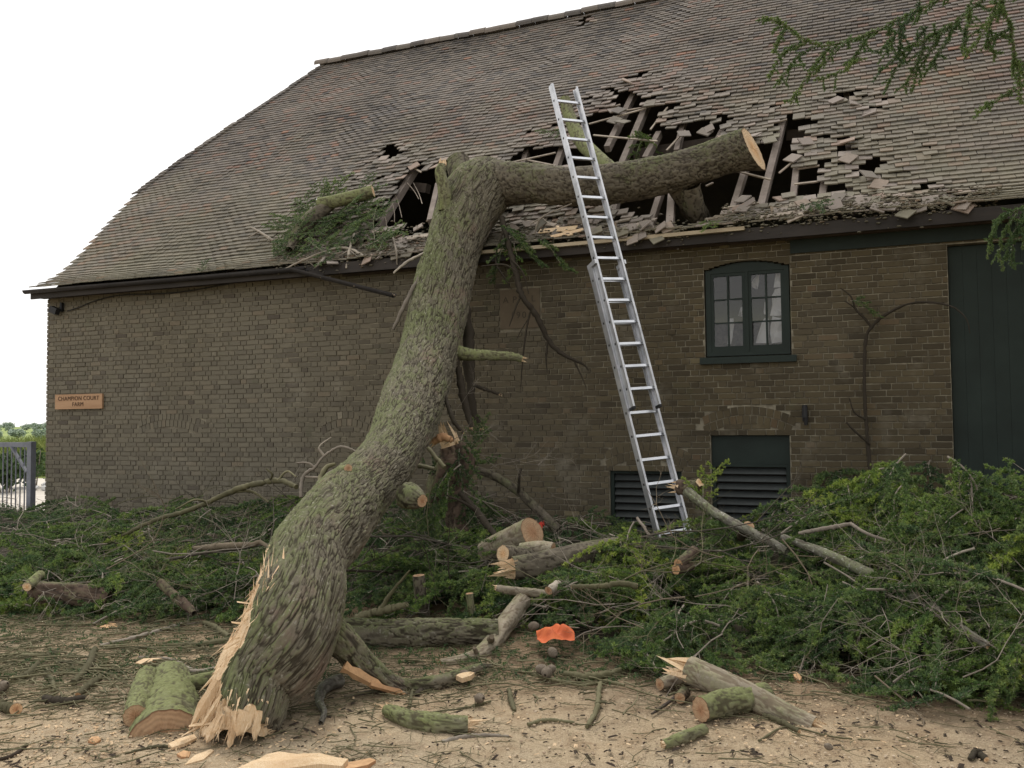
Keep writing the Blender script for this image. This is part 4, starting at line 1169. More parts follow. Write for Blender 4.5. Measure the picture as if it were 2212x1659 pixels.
def trunk_cut(fr, A, rr, R_, U, W):
    dirs = np.cos(A)[..., None] * U[:, None] + np.sin(A)[..., None] * W[:, None]
    Tn = np.cross(U, W); nn_ = ncut - Tn * (Tn @ ncut)[:, None]; nn_ /= np.linalg.norm(nn_, axis=1)[:, None]
    dot = np.einsum('ijk,ik->ij', dirs, nn_)
    tang = dirs @ np.cross(ncut, np.array([0, 0, 1.0]))
    c = R_ * np.interp(fr, [0, .015, .035, .06, .095, .125, .14, 1], [.70, .78, .86, .865, .90, .97, 1.3, 1.3])
    c = c - .012 + .025 * (fbm(tang * 26 + fr * 10, fr * 9, 90, 3) - .5) + .03 * (fbm(tang * 7, fr * 14, 93, 2) - .5) * (fr < .12)
    hit = (dot > .05) & (rr * dot > c) & (fr < .139)
    r1 = np.where(hit, c / np.maximum(dot, .06), rr)
    # torn hem at the foot
    hem = .002 + .007 * fbm(np.cos(A) * 5 + 4, np.sin(A) * 5, 95, 3) + .008 * sstep(.25, .95, dot)
    foot = fr < hem
    r1 = np.where(foot & ~hit, np.minimum(r1, R_ * (.80 + .16 * (fbm(np.cos(A) * 14, np.sin(A) * 14, 96, 2)))), r1)
    return r1, (hit | foot).astype(float)
mb = MB()
g = bark_tube(mb, P, R, nu=400, nv=840, cell=.029, asp=3.2, amp=.0105, seed=4, cut=trunk_cut, lump=.05)
trunk = own(mb.build('trunk', [M_bark, M_wood], smooth=True))
mb = MB(); disc(mb, g['P'][0] + g['T'][0] * .10, -g['T'][0], g['R'][0] * .8, seed=3, rough=.08); own(mb.build('torn_core', M_wood))
# slivers round the torn foot and along the split
def sliver(px0, px1, d0, d1, w_, th=.012, bend=0.0, name='splinter', seed=0, parent=tree, mat=None, n=9, jag=.3):
    r2 = np.random.default_rng(seed); a, b = at_depth(*px0, d0), at_depth(*px1, d1)
    t_ = np.linspace(0, 1, n); P_ = a + (b - a) * t_[:, None] + np.outer(np.sin(t_ * math.pi) * bend, -_f)
    T, _, _ = frames(P_); side = np.cross(T, -_f + 0 * T); side /= np.linalg.norm(side, axis=1)[:, None]; up = np.cross(side, T)
    ww = w_ * (.6 + .9 * r2.random()) * np.interp(t_, [0, .15, .5, .8, 1], [.8, 1, .9, .5 + .3 * r2.random(), .05]) * (1 + jag * r2.normal(0, .5, n))
    V = np.stack([P_ - side * ww[:, None], P_ + up * th, P_ + side * ww[:, None], P_ - up * th], 1).reshape(-1, 3)
    i = np.arange(n - 1)[:, None] * 4; j = np.arange(4)[None]
    mb = MB(); mb.add(V, np.stack([i + j, i + (j + 1) % 4, i + 4 + (j + 1) % 4, i + 4 + j], -1).reshape(-1, 4), tint=.25 + .75 * r2.random())
    o = mb.build(name, mat or M_wood, None, smooth=False)
    return own(o, parent) if parent is tree else o
for k, (a, b, d0, d1, w_) in enumerate([((470, 1470), (408, 1578), 4.50, 4.42, .024), ((480, 1500), (430, 1580), 4.45, 4.40, .014), ((495, 1490), (452, 1590), 4.46, 4.39, .016), ((515, 1518), (494, 1618), 4.42, 4.35, .045), ((502, 1535), (462, 1585), 4.42, 4.38, .03), ((480, 1550), (438, 1592), 4.42, 4.38, .018),
        ((545, 1522), (522, 1588), 4.40, 4.38, .03), ((560, 1535), (548, 1600), 4.40, 4.37, .02), ((470, 1562), (408, 1568), 4.42, 4.40, .012), ((462, 1570), (446, 1606), 4.40, 4.35, .018), ((530, 1535), (512, 1590), 4.39, 4.36, .035),
        ((450, 1560), (392, 1590), 4.43, 4.40, .010), ((572, 1308), (512, 1300), 5.02, 4.95, .007), ((556, 1352), (500, 1344), 4.92, 4.85, .007), ((552, 1362), (504, 1358), 4.9, 4.85, .006), ((592, 1262), (574, 1232), 5.14, 5.12, .012)]):
    sliver(a, b, d0, d1, w_, seed=k)
# fine torn fibres along the split edge and round the foot
fb = MB(); r2 = np.random.default_rng(8)
def fibre(p, d, l, w_):
    t_ = r2.normal(0, 1, 3); t_ -= d * (t_ @ d); t_ /= np.linalg.norm(t_); o = np.cross(d, t_)
    V = [p - t_ * w_, p + t_ * w_, p + o * w_ * .7, p + d * l + r2.normal(0, .006, 3)]
    fb.add(V, [[0, 1, 3], [1, 2, 3], [2, 0, 3]], tint=r2.random())
NV = len(g['P'])
cols_ = np.argsort(-((np.cos(g['A'][0])[:, None] * g['U'][0] + np.sin(g['A'][0])[:, None] * g['W'][0]) @ (ncut * .7 - _f * .7)))[:190]
for k in range(150):
    c_ = cols_[int(r2.integers(0, len(cols_)))]; i_ = int(r2.integers(0, 16)); p = g['V'][i_, c_]
    d = -g['T'][i_] + r2.normal(0, .18, 3) + (p - g['P'][i_]) * .6; d /= np.linalg.norm(d); fibre(p, d, .02 + .10 * r2.random() ** 2, .003 + .006 * r2.random())
ncut = ncut - g['T'][8] * (ncut @ g['T'][8]); ncut /= np.linalg.norm(ncut)
dirs0 = (np.cos(g['A'][0])[:, None] * g['U'][0] + np.sin(g['A'][0])[:, None] * g['W'][0]) @ ncut
face = np.nonzero(dirs0 > .72)[0]
for k in range(260):
    c_ = face[int(r2.integers(0, len(face)))]; i_ = int(r2.integers(4, int(NV * .10))); p = g['V'][i_, c_]; s_ = 1 if r2.random() < .6 else -1
    d = s_ * g['T'][i_] + ncut * (.10 + .25 * r2.random()) + r2.normal(0, .06, 3); d /= np.linalg.norm(d); fibre(p - ncut * .004, d, .03 + .14 * r2.random() ** 2, .003 + .005 * r2.random())
own(fb.build('fibres', M_wood, kind='stuff'))
# the limb lying along the roof, its props and stubs
LB = [(1020, 405, 55, 12.1), (1080, 398, 50, 11.95), (1150, 397, 42, 11.7), (1230, 403, 41, 11.5), (1320, 397, 43, 11.35), (1420, 381, 42, 11.25), (1510, 355, 39, 11.2), (1580, 330, 41, 11.15), (1628, 322, 46, 11.1)]
mb = MB(); g2 = bark_tube(mb, [at_depth(x, y, d) for x, y, h, d in LB], [h * d / FPX for x, y, h, d in LB], nu=110, nv=300, cell=.045, asp=1.3, amp=.015, seed=14, lump=.06)
T_ = g2['T'][-1]; nsl = T_ * .78 - _f * .40 + np.array([0, 0, .25]); nsl /= np.linalg.norm(nsl)
for q in range(24):
    V_ = g2['V'][-1 - q]; V_ += np.outer(-((V_ - g2['P'][-1 - q]) @ nsl) / (T_ @ nsl), T_) * (1 - q / 24) - T_ * .0
limb = own(mb.build('limb', [M_bark_limb, M_wood], smooth=True))
mb = MB(); disc(mb, g2['P'][-1] + nsl * .003, nsl, g2['R'][-1], rim=g2['V'][-1] + nsl * .003); own(mb.build('sawn_end', M_end_pale))
def branch(name, pts, mat, **k):
    o = stick(name, None, None, pts, k.pop('mode', 'depth'), mat, **k); return own(o)
branch('prop', [(1462, 385, 30, 11.3), (1485, 430, 27, 11.5), (1512, 475, 24, 11.75), (1530, 500, 20, 12)], M_bark_limb, nu=40, bark=(.045, .01))
branch('stub', [(1490, 400, 22, 11.2), (1500, 450, 22, 11.4), (1515, 482, 16, 11.6)], M_bark_limb, nu=36, bark=(.045, .008))
branch('stub', [(1335, 378, 18, 11.5), (1295, 345, 16, 11.9), (1252, 300, 15, 12.5), (1230, 250, 13, 13.0), (1220, 216, 12, 13.2)], M_bark_moss, nu=32, bark=(.05, .005), ends=(None, 'cut'))
branch('stub', [(962, 455, 15, 11.35), (960, 410, 14, 11.35), (952, 375, 12, 11.4), (956, 358, 10, 11.45)], M_bark_moss, nu=30, bark=(.04, .006), ends=(None, 'torn'))
branch('stub', [(1015, 420, 34, 11.9), (995, 372, 27, 12.2), (990, 348, 24, 12.35)], M_bark_limb, nu=36, bark=(.045, .008), ends=(None, 'brown'))
branch('stub', [(975, 760, 20, 10.1), (1010, 765, 14, 10.0), (1060, 768, 11, 9.95), (1105, 770, 9, 9.9), (1128, 776, 7, 9.9)], M_bark_moss, nu=24, bark=(.03, .005), ends=(None, 'torn'))
branch('stub', [(880, 1070, 30, 6.7), (900, 1078, 22, 6.6), (912, 1082, 14, 6.55)], M_bark, nu=30, bark=(.04, .008), ends=(None, 'brown'))
branch('stub', [(735, 1020, 14, 6.8), (752, 1012, 9, 6.55)], M_bark_moss, nu=18, bark=(.03, .004), ends=(None, 'brown'))
branch('twig', [(925, 968, 5, 8.0), (960, 1010, 6, 7.8)], M_twig_green, nu=6)
branch('twig', [(905, 1006, 5, 7.6), (940, 1013, 4, 7.4)], M_twig_green, nu=6)
branch('twig', [(905, 600, 4, 10.6), (878, 650, 5, 10.4), (850, 712, 4, 10.3)], M_twig_grey, nu=6)
branch('twig', [(920, 545, 3, 11), (880, 565, 3, 10.8), (850, 590, 2, 10.7)], M_twig_grey, nu=6)
branch('branch', [(1084, 470, 6.48, 11.6), (1096, 520, 6.48, 11.3), (1112, 580, 6.48, 11.1), (1128, 640, 6.48, 11.0), (1150, 668, 6.48, 11.0), (1168, 700, 5.76, 11.0), (1185, 735, 5.04, 11.0), (1215, 765, 4.32, 10.95), (1245, 780, 2.88, 10.9), (1262, 788, 2.16, 10.9), (1271, 800, 1.44, 10.9)], M_bark_limb, nu=9, n=70,
       twigs=[[(1124, 640, 2.59, 11), (1112, 670, 2.07, 11), (1100, 705, 1.04, 11)], [(1147, 664, 2.07, 11), (1136, 720, 2.07, 11), (1128, 790, 1.56, 11), (1124, 850, 0.36, 11)], [(1183, 735, 2.59, 11), (1180, 775, 2.07, 11), (1182, 805, 0.78, 11)], [(1240, 780, 2.16, 10.9), (1255, 810, 1.44, 10.9), (1266, 838, 0.72, 10.9)], [(1105, 560, 2.88, 11.1), (1130, 590, 1.56, 11), (1142, 635, 1.04, 11)],
              [(1086, 500, 2.88, 11.3), (1070, 560, 2.16, 11.2), (1090, 600, 1.44, 11.1), (1105, 625, 0.72, 11.1)], [(1040, 575, 1.56, 11), (1090, 572, 2.16, 10.9), (1120, 590, 0.72, 10.9)], [(1060, 500, 1.44, 11.2), (1035, 535, 1.04, 11), (1012, 560, 0.52, 11)], [(1140, 690, 1.04, 11), (1125, 715, 1.04, 11), (1115, 735, 0.52, 11)]])
for pts in ([(1003, 640, 9, 10.9), (1012, 720, 13, 10.8), (1014, 800, 12, 10.6), (1020, 880, 8, 10.4), (1040, 925, 5, 10.3)], [(985, 770, 6, 10.0), (998, 840, 8, 9.9), (1012, 900, 7, 9.8), (1018, 925, 4, 9.7)], [(960, 850, 4, 9.2), (978, 905, 5, 9.0), (1000, 935, 3, 9.0)], [(1020, 830, 4, 10.3), (1045, 840, 4, 10.2), (1082, 853, 3, 10.2)]):
    branch('branch', pts, M_bark_limb, nu=10, n=30, ends=(None, 'torn'))
# the torn root-like limb sweeping down to the right at the foot
rt = branch('buttress', [(640, 1310, 60, 5.2), (690, 1350, 46, 5.2), (740, 1390, 34, 5.22), (790, 1440, 28, 5.25), (840, 1475, 22, 5.28), (885, 1490, 12, 5.3)], M_bark, nu=64, bark=(.042, .010), n=150)
sliver((742, 1440), (850, 1500), 5.12, 5.2, .028, .02, seed=77, mat=M_end_orange); sliver((800, 1478), (880, 1500), 5.12, 5.2, .02, .015, seed=78, mat=M_end_orange)
o = stick('bark_strip', None, None, [(862, 1478, 10), (920, 1478, 14), (985, 1462, 13), (1030, 1445, 10), (1064, 1437, 4)], 'ground', M_bark, nu=30, bark=(.035, .008), n=80, ends=('torn', 'torn')); own(o)
branch('branch', [(700, 1060, 8, 7.0), (690, 1040, 6, 7.2), (705, 1010, 5, 7.3), (725, 1002, 3, 7.3)], M_twig_green, nu=7)

# ------------------------------------------------------------------ ladder
lad = empty('ladder', 'aluminium extension ladder propped against the fallen limb on the roof', 'ladder')
L0, L1 = at_depth(1421, 1166, 9.3), at_depth(1179, 197, 10.95)          # near face of the left rail, lower section
ax = (L1 - L0) / np.linalg.norm(L1 - L0)
wv = np.array([math.cos(math.radians(47)), math.sin(math.radians(47)), 0.0]); wv = wv - ax * (wv @ ax); wv /= np.linalg.norm(wv); LW = .435     # turned away from the wall line
ln = np.cross(wv, ax)
if ln @ _f > 0: ln = -ln                       # towards the camera
Llen = np.linalg.norm(L1 - L0)
UP = .088                                     # the sliding section runs behind the lower one
def rail(a, b, side, lift, inset):
    mb = MB(); c0 = L0 + ax * a + ln * lift; s = (wv * inset if side == 0 else wv * (LW - inset)); m_ = c0 + s + ax * (b - a) / 2; h = ax * (b - a) / 2
    mb.obox(m_, h, wv * .0025, ln * .040, tint=.3 + .4 * side)
    for q in (-1, 1): mb.obox(m_ + ln * q * .040 + wv * (.011 if side == 0 else -.011), h - .002 * ax, wv * .0135, ln * .0028, tint=.6)
    return mb.build('rail', M_alu, lad)
def at_y(py):                                  # distance along the left rail for a picture row
    q = np.linspace(0, Llen * 1.1, 600); ys = np.array([to_px(L0 + ax * v)[1] for v in q]); return float(np.interp(-py, -ys, q))
low_top, up_bot, up_top = at_y(572), at_y(886), at_y(193)
r_ = [rail(0, low_top, 0, 0, 0), rail(0, low_top, 1, 0, 0), rail(up_bot, up_top, 0, UP, .026), rail(up_bot, up_top, 1, UP, .026)]
def rung(a, lift, inset):
    mb = MB(); c = L0 + ax * a + ln * lift + wv * LW / 2
    mb.obox(c, wv * (LW / 2 - inset - .003), ax * .015, ln * .015, tint=.5); mb.build('rung', M_alu_rung, lad)
RUNG0, RSP = at_y(1100), (at_y(893) - at_y(1100)) / 4
for a in np.arange(RUNG0 - 2 * RSP, up_top - .08, RSP):
    if a < .03: continue
    if a < low_top - .04: rung(a, 0, 0)
    if a > up_bot + .04: rung(a - .02, UP, .026)
holes = MB()
for a in np.arange(RUNG0 - 2 * RSP, up_top - .08, RSP):
    if .03 < a < low_top - .04: holes.obox(L0 + ax * a - wv * .0028, ax * .013, wv * .0008, ln * .013)
    if a > up_bot + .04: holes.obox(L0 + ax * (a - .02) + wv * (.026 - .0028) + ln * UP, ax * .013, wv * .0008, ln * .013)
holes.build('rung_plug', M_black, lad, kind='stuff')
for sd_ in (0, 1):
    mb = MB(); s = wv * (0.008 if sd_ == 0 else LW - .008); mb.obox(L0 + ax * (low_top - .02) + s + ln * UP / 2, ax * .026, wv * .012, ln * .092, tint=.9); mb.build('bracket', M_alu, lad)
    mb = MB(); s = wv * (.037 if sd_ == 0 else LW - .037); mb.obox(L0 + ax * (up_bot - .012) + s + ln * UP, ax * .016, wv * .015, ln * .044); mb.build('end_cap', M_black, lad)
    mb = MB(); s = wv * (0 if sd_ == 0 else LW); mb.obox(L0 - ax * .02 + s, ax * .03, wv * .018, ln * .046); mb.build('foot', M_black, lad)

# ------------------------------------------------------------------ logs and large pieces, each a thing
LOG = 'log'
big = stick('half_log', 'broad split half log with ragged sawn face beside the trunk foot', LOG, [(357, 1614, 82, -.26), (361, 1570, 73, -.24), (365, 1518, 60, -.2), (367, 1472, 44, -.15)], 'ground', M_bark_moss, nu=72, n=130, bark=(.04, .008), ends=('brown', None), lump=.03)
stick('short_log', 'narrow mossy log with brown sawn end, left of the half log', LOG, [(292, 1548, 25), (305, 1500, 25), (318, 1460, 22)], 'ground', M_bark_moss, ends=('brown', None), nu=44, n=80, bark=(.03, .005), lump=.03)
stick('short_log', 'bright green mossy log end behind the half log near the split trunk', LOG, [(400, 1480, 17), (440, 1472, 18), (490, 1462, 17)], 'ground', M_bark_moss, ends=(None, None), nu=30, n=60, bark=(.03, .004))
stick('lying_log', 'long straight bark covered log lying behind the trunk foot', LOG, [(740, 1366, 30), (850, 1368, 30), (960, 1366, 29), (1075, 1364, 27)], 'ground', M_bark, ends=(None, 'brown'), nu=70, n=180, bark=(.045, .010))
stick('crooked_log', 'crooked pale barked log lying diagonally across the long lying log', LOG, [(1130, 1296, 18, 6.85), (1105, 1330, 20, 6.7), (1080, 1365, 20, 6.45), (1060, 1395, 20, 6.25), (1035, 1415, 16, 6.05), (1000, 1428, 14, 5.95), (950, 1438, 13, 5.85)], 'depth', M_bark_pale, ends=('brown', 'orange'), nu=34, n=120, bark=(.05, .004), lump=.10,
      twigs=[[(1060, 1385, 9, 6.2), (1062, 1375, 6, 6.05)], [(1030, 1412, 6, 6.0), (1024, 1400, 4, 5.95)]])
stick('mossy_log', 'short bright mossy log with torn ends alone on the open gravel', LOG, [(838, 1535, 15), (880, 1552, 19), (940, 1562, 21), (985, 1566, 20), (1010, 1566, 19)], 'ground', M_bark_moss, ends=('torn', 'torn'), nu=40, n=110, bark=(.035, .006), lump=.10, twigs=[[(950, 1562, 3), (952, 1585, 2)], [(915, 1570, 3), (905, 1590, 2)]])
sg_ = sliver((850, 1540), (800, 1527), 4.9, 5.0, .03, .015, parent=None, seed=5); tag(sg_, 'thin torn strip at the tip of the mossy log', 'splinter')
stick('broken_log', 'thick pale log with splintered ends on the gravel at right', LOG, [(1490, 1447, 30, 5.15), (1550, 1472, 29, 5.02), (1620, 1503, 27, 4.88), (1690, 1542, 26, 4.74), (1758, 1572, 23, 4.63)], 'depth', M_bark_pale, ends=('torn', 'torn'), nu=56, n=130, bark=(.05, .005), lump=.06)
stick('mossy_stub', 'short mossy log stub lying crosswise under the pale splintered log', LOG, [(1514, 1533, 27), (1560, 1520, 28), (1610, 1510, 27), (1655, 1500, 24)], 'ground', M_bark_moss, ends=('brown', None), nu=44, n=80, bark=(.04, .007))
stick('green_stick', 'stubby green mossy stick on the gravel below the mossy stub', 'stick', [(1432, 1608, 9), (1475, 1593, 12), (1522, 1575, 11)], 'ground', M_bark_moss, ends=('torn', 'brown'), nu=24, n=50, bark=(.03, .004))
stick('stacked_log', 'stout grey log with pale hollow sawn face, highest of the pile behind', LOG, [(1050, 1192, 26, 8.15), (1090, 1175, 29, 8.0), (1125, 1160, 31, 7.85), (1150, 1150, 33, 7.75)], 'depth', M_bark_pale, ends=(None, 'brown'), nu=50, n=80, bark=(.05, .005))
stick('stacked_log', 'log with bright cream oval sawn end at the left of the pile', LOG, [(1086, 1196, 18, 7.3), (1120, 1200, 20, 7.45), (1165, 1205, 20, 7.6)], 'depth', M_bark_limb, ends=('cut', None), nu=40, n=70, bark=(.04, .006))
stick('stacked_log', 'long dark log with torn orange end, lowest of the central pile', LOG, [(1108, 1228, 24, 7.15), (1160, 1222, 28, 7.2), (1230, 1206, 27, 7.35), (1310, 1185, 22, 7.6), (1370, 1176, 16, 7.8)], 'depth', M_bark_limb, ends=('torn', None), nu=50, n=120, bark=(.05, .008))
stick('stacked_log', 'short pale log wedged between the sawn logs of the pile', LOG, [(1125, 1188, 15, 7.6), (1165, 1185, 17, 7.55), (1195, 1188, 16, 7.5)], 'depth', M_bark_pale, ends=(None, 'brown'), nu=34, n=60, bark=(.04, .004))
stick('post_stub', 'upright sawn stub with pale top standing in the brash behind the trunk', 'log', [(916, 1330, 13, 7.25), (908, 1285, 13, 7.25), (904, 1243, 13, 7.25)], 'depth', M_bark_limb, ends=(None, 'brown'), nu=26, n=60, bark=(.04, .004))
stick('post_stub', 'smaller upright stub with sawn top near the crooked log', 'log', [(1020, 1325, 8, 6.9), (1016, 1300, 8, 6.9), (1014, 1282, 8, 6.9)], 'depth', M_bark_moss, ends=(None, 'brown'), nu=18, n=40, bark=(.03, .003))
stick('snapped_stem', 'dark upright snapped stem against the wall behind the trunk', 'log', [(1000, 1240, 26, 9.0), (992, 1170, 24, 9.1), (984, 1110, 25, 9.2), (978, 1060, 30, 9.3)], 'depth', M_bark_red, nu=36, n=90, bark=(.05, .008))
stick('root_mass', 'dark red brown torn stump leaning on the wall behind the trunk', 'stump', [(955, 1090, 34, 9.3), (965, 1040, 44, 9.35), (985, 995, 40, 9.4), (975, 962, 26, 9.4)], 'depth', M_bark_red, ends=(None, 'torn'), nu=46, n=80, bark=(.07, .016), lump=.2)
stick('torn_bark', 'bright orange torn bark shred on top of the dark stump', 'bark', [(935, 955, 7, 9.0), (955, 945, 9, 8.95), (978, 950, 5, 8.95)], 'depth', M_end_orange, ends=('torn', None), nu=10)
stick('leaning_branch', 'dark knobbly branch sloping down the wall beside the ladder', 'branch', [(1012, 1010, 7, 10.0), (1060, 1025, 9, 9.9), (1110, 1055, 9, 9.8), (1160, 1100, 10, 9.7), (1205, 1145, 11, 9.6)], 'depth', M_bark_limb, nu=14, n=60, bark=(.03, .005), twigs=[[(1120, 1062, 4, 9.7), (1122, 1030, 3, 9.6), (1125, 1012, 3, 9.6)]])
stick('leaning_branch', 'brown straight branch sloping down to the sawn logs', 'branch', [(994, 1065, 6, 9.0), (1030, 1105, 7, 8.8), (1065, 1150, 7, 8.5), (1095, 1185, 6, 8.3)], 'depth', M_bark_limb, nu=10, n=30, twigs=[[(1030, 1105, 4, 8.8), (1000, 1085, 3, 8.7), (965, 1070, 2, 8.7)]])
stick('lichen_limb', 'grey lichen spotted limb sloping down right of the ladder foot', 'branch', [(1485, 1062, 11.52, 8.0), (1530, 1098, 10.08, 7.7), (1580, 1128, 10.08, 7.4), (1640, 1158, 9.36, 7.1), (1700, 1190, 7.92, 6.9)], 'depth', M_bark_lichen, nu=26, n=90, bark=(.04, .005))
stick('burnt_stub', 'dark knotted stub with small pale cut at the ladder rail', 'log', [(1465, 1052, 16, 8.2), (1500, 1055, 18, 8.1), (1512, 1042, 10, 8.0)], 'depth', M_bark_red, ends=('torn', 'cut'), nu=20, n=40, bark=(.05, .012), lump=.2)
stick('long_limb', 'long grey limb sloping across the right hand heap to its lower edge', 'branch', [(1690, 1160, 7.20, 7.0), (1780, 1195, 10.40, 6.65), (1870, 1235, 12.00, 6.2), (1960, 1280, 12.00, 5.75), (2040, 1330, 11.20, 5.4), (2100, 1375, 9.60, 5.1), (2135, 1395, 8.00, 5.0)], 'depth', M_bark_lichen, ends=(None, 'cut'), nu=24, n=120, bark=(.04, .004))
stick('broken_branch', 'broken branch with pale bent tip on top of the right hand heap', 'branch', [(1725, 1152, 3.50, 6.9), (1790, 1140, 4.90, 6.8), (1840, 1132, 4.20, 6.7)], 'depth', M_twig_grey, nu=10, n=30, ends=(None, 'cut'), twigs=[[(1838, 1132, 4.20, 6.7), (1880, 1155, 3.50, 6.5), (1960, 1180, 2.80, 6.4), (2040, 1200, 1.40, 6.3)]])
stick('cut_branch', 'branch end with round pale sawn face high in the right hand heap', 'branch', [(2080, 1105, 8, 7.6), (2050, 1130, 13, 7.3), (2026, 1147, 14, 7.1)], 'depth', M_bark_red, ends=(None, 'cut'), nu=18, n=40, bark=(.04, .004))
stick('cut_branch', 'sawn branch with two orange cut faces in the heap below the ladder', 'branch', [(1500, 1190, 12, 6.9), (1475, 1212, 11, 6.7), (1465, 1218, 11, 6.65)], 'depth', M_bark_red, ends=(None, 'orange'), nu=18, n=30, bark=(.04, .004))
stick('cut_branch', 'lower sawn branch with orange face just under the first below the ladder', 'branch', [(1490, 1222, 12, 6.8), (1470, 1228, 11, 6.65), (1460, 1230, 11, 6.6)], 'depth', M_bark_red, ends=(None, 'orange'), nu=18, n=30, bark=(.04, .004))
stick('cut_branch', 'branch with pale brown split face near the louvred vent', 'branch', [(1600, 1160, 10, 7.6), (1612, 1145, 13, 7.4), (1618, 1135, 12, 7.35)], 'depth', M_bark_red, ends=(None, 'brown'), nu=18, n=30, bark=(.04, .004))
stick('cut_branch', 'thin branch with oval sawn end right of the crooked log', 'branch', [(1205, 1262, 9, 6.7), (1192, 1272, 9, 6.5), (1186, 1276, 9, 6.45)], 'depth', M_twig_grey, ends=(None, 'brown'), nu=14, n=20)
stick('rotten_log', 'dark rotten log with mossy end at the left of the left hand heap', LOG, [(75, 1275, 18, 7.55), (110, 1280, 22, 7.5), (150, 1285, 26, 7.5), (200, 1290, 24, 7.5), (235, 1295, 16, 7.5)], 'depth', M_bark_red, ends=(None, None), nu=40, n=80, bark=(.06, .010), lump=.2)
stick('cut_branch', 'branch with yellow split end at the far left of the heap', 'branch', [(88, 1240, 9, 7.7), (70, 1258, 11, 7.5), (58, 1268, 10, 7.4)], 'depth', M_bark_moss, ends=(None, 'cut'), nu=16, n=30, bark=(.03, .004))
stick('cut_branch', 'red brown branch with orange hooked end at the front of the left heap', 'branch', [(345, 1258, 9, 7.2), (375, 1285, 10, 7.1), (405, 1310, 10, 7.0), (420, 1325, 6, 6.9)], 'depth', M_bark_red, ends=('orange', None), nu=16, n=40, bark=(.03, .004))
stick('arching_branch', 'long pale arching branch rising from the left heap towards the trunk', 'branch', [(250, 1165, 3.75, 9.4), (330, 1125, 4.50, 9.2), (400, 1105, 5.25, 9.0), (450, 1085, 5.25, 8.8), (505, 1060, 6.00, 8.6), (555, 1045, 6.00, 8.4), (605, 1038, 6.00, 8.2), (640, 1052, 5.25, 8.0)], 'depth', M_twig_green, nu=10, n=70,
      twigs=[[(505, 1062, 3.75, 8.6), (545, 1062, 3.00, 8.5), (580, 1085, 2.25, 8.4)], [(580, 1040, 3.00, 8.3), (588, 1025, 2.25, 8.2), (575, 1012, 1.50, 8.2)], [(600, 1038, 3.00, 8.2), (620, 1018, 2.25, 8.2), (640, 1030, 1.50, 8.1)], [(450, 1085, 3.00, 8.8), (420, 1080, 2.25, 8.7), (380, 1100, 1.50, 8.7)]])
stick('hooked_branch', 'twisted dead branch hooked against the left edge of the trunk', 'branch', [(650, 1075, 4.20, 7.9), (655, 1030, 4.20, 8.0), (680, 1010, 3.50, 8.0), (700, 985, 2.80, 8.0), (735, 965, 2.80, 8.0), (770, 975, 2.10, 8.0)], 'depth', M_twig_grey, nu=8, n=50, twigs=[[(680, 1010, 2.80, 8), (665, 1000, 2.10, 8), (640, 1000, 1.40, 8)], [(700, 985, 2.80, 8), (690, 965, 2.10, 8), (715, 945, 1.40, 8)], [(660, 1030, 2.80, 8), (690, 1030, 2.10, 7.9), (720, 1015, 1.40, 7.9)]])
stick('pale_branch', 'pale stripped branch lying across the middle of the left heap', 'branch', [(420, 1185, 5, 8.2), (480, 1180, 7, 8.1), (540, 1176, 6, 8.0), (565, 1170, 5, 8.0)], 'depth', M_bark_pale, nu=10, n=40, twigs=[[(562, 1170, 5, 8.0), (585, 1185, 4, 7.9), (597, 1195, 4, 7.9)]])
stick('front_branch', 'thick green branch curving along the front edge of the left heap', 'branch', [(290, 1345, 4), (335, 1325, 6), (400, 1305, 6), (470, 1294, 6), (520, 1292, 5)], 'heap', M_twig_green, nu=9, n=40)
stick('yellow_green_branch', 'yellow green forked branch behind the trunk above the lying log', 'branch', [(765, 1335, 9, 6.8), (830, 1318, 9, 6.8), (880, 1305, 6, 6.8)], 'depth', M_twig_green, nu=10, n=40, twigs=[[(820, 1320, 6, 6.8), (845, 1280, 4, 6.8), (885, 1232, 2, 6.8)]])
stick('broken_branch', 'pale broken branch with splintered tip above the crooked log', 'branch', [(1072, 1270, 7, 6.9), (1120, 1278, 10, 6.9), (1180, 1283, 9, 6.9), (1200, 1285, 7, 6.9)], 'depth', M_bark_pale, ends=('torn', None), nu=14, n=40, bark=(.03, .003))
stick('smooth_branch', 'smooth green branch lying flat on the brash right of the crooked log', 'branch', [(1235, 1268, 6, 6.4), (1300, 1266, 6, 6.4), (1345, 1260, 6, 6.4), (1375, 1266, 6, 6.4)], 'depth', M_twig_green, ends=('cut', 'cut'), nu=9, n=36)
stick('grey_root', 'smooth grey hooked branch in the shade of the trunk foot', 'branch', [(735, 1470, 15), (712, 1478, 15), (695, 1492, 12), (690, 1515, 9), (700, 1540, 7), (693, 1562, 5)], 'ground', M_bark_lichen, nu=18, n=50, bark=(.04, .003))
stick('ground_branch', 'thin dark stick lying below the mossy log', 'stick', [(955, 1603, 5), (1000, 1592, 5), (1050, 1588, 4), (1105, 1590, 2)], 'ground', M_twig_grey, nu=8, n=40, twigs=[[(1000, 1592, 3), (970, 1580, 2), (900, 1578, 1.5), (830, 1596, 1)]])
stick('forked_stick', 'long green forked stick pointing from the right heap to the camera', 'stick', [(1350, 1480, 4), (1300, 1475, 5), (1290, 1530, 6), (1268, 1570, 4)], 'ground', M_twig_green, nu=8, n=40, twigs=[[(1300, 1475, 4), (1245, 1480, 3), (1180, 1462, 2)]])
stick('mossy_branch', 'thick green branch at the front edge of the right heap by the cones', 'branch', [(1210, 1452, 5), (1255, 1462, 8), (1300, 1460, 8), (1370, 1440, 5)], 'ground', M_twig_green, nu=9, n=40)
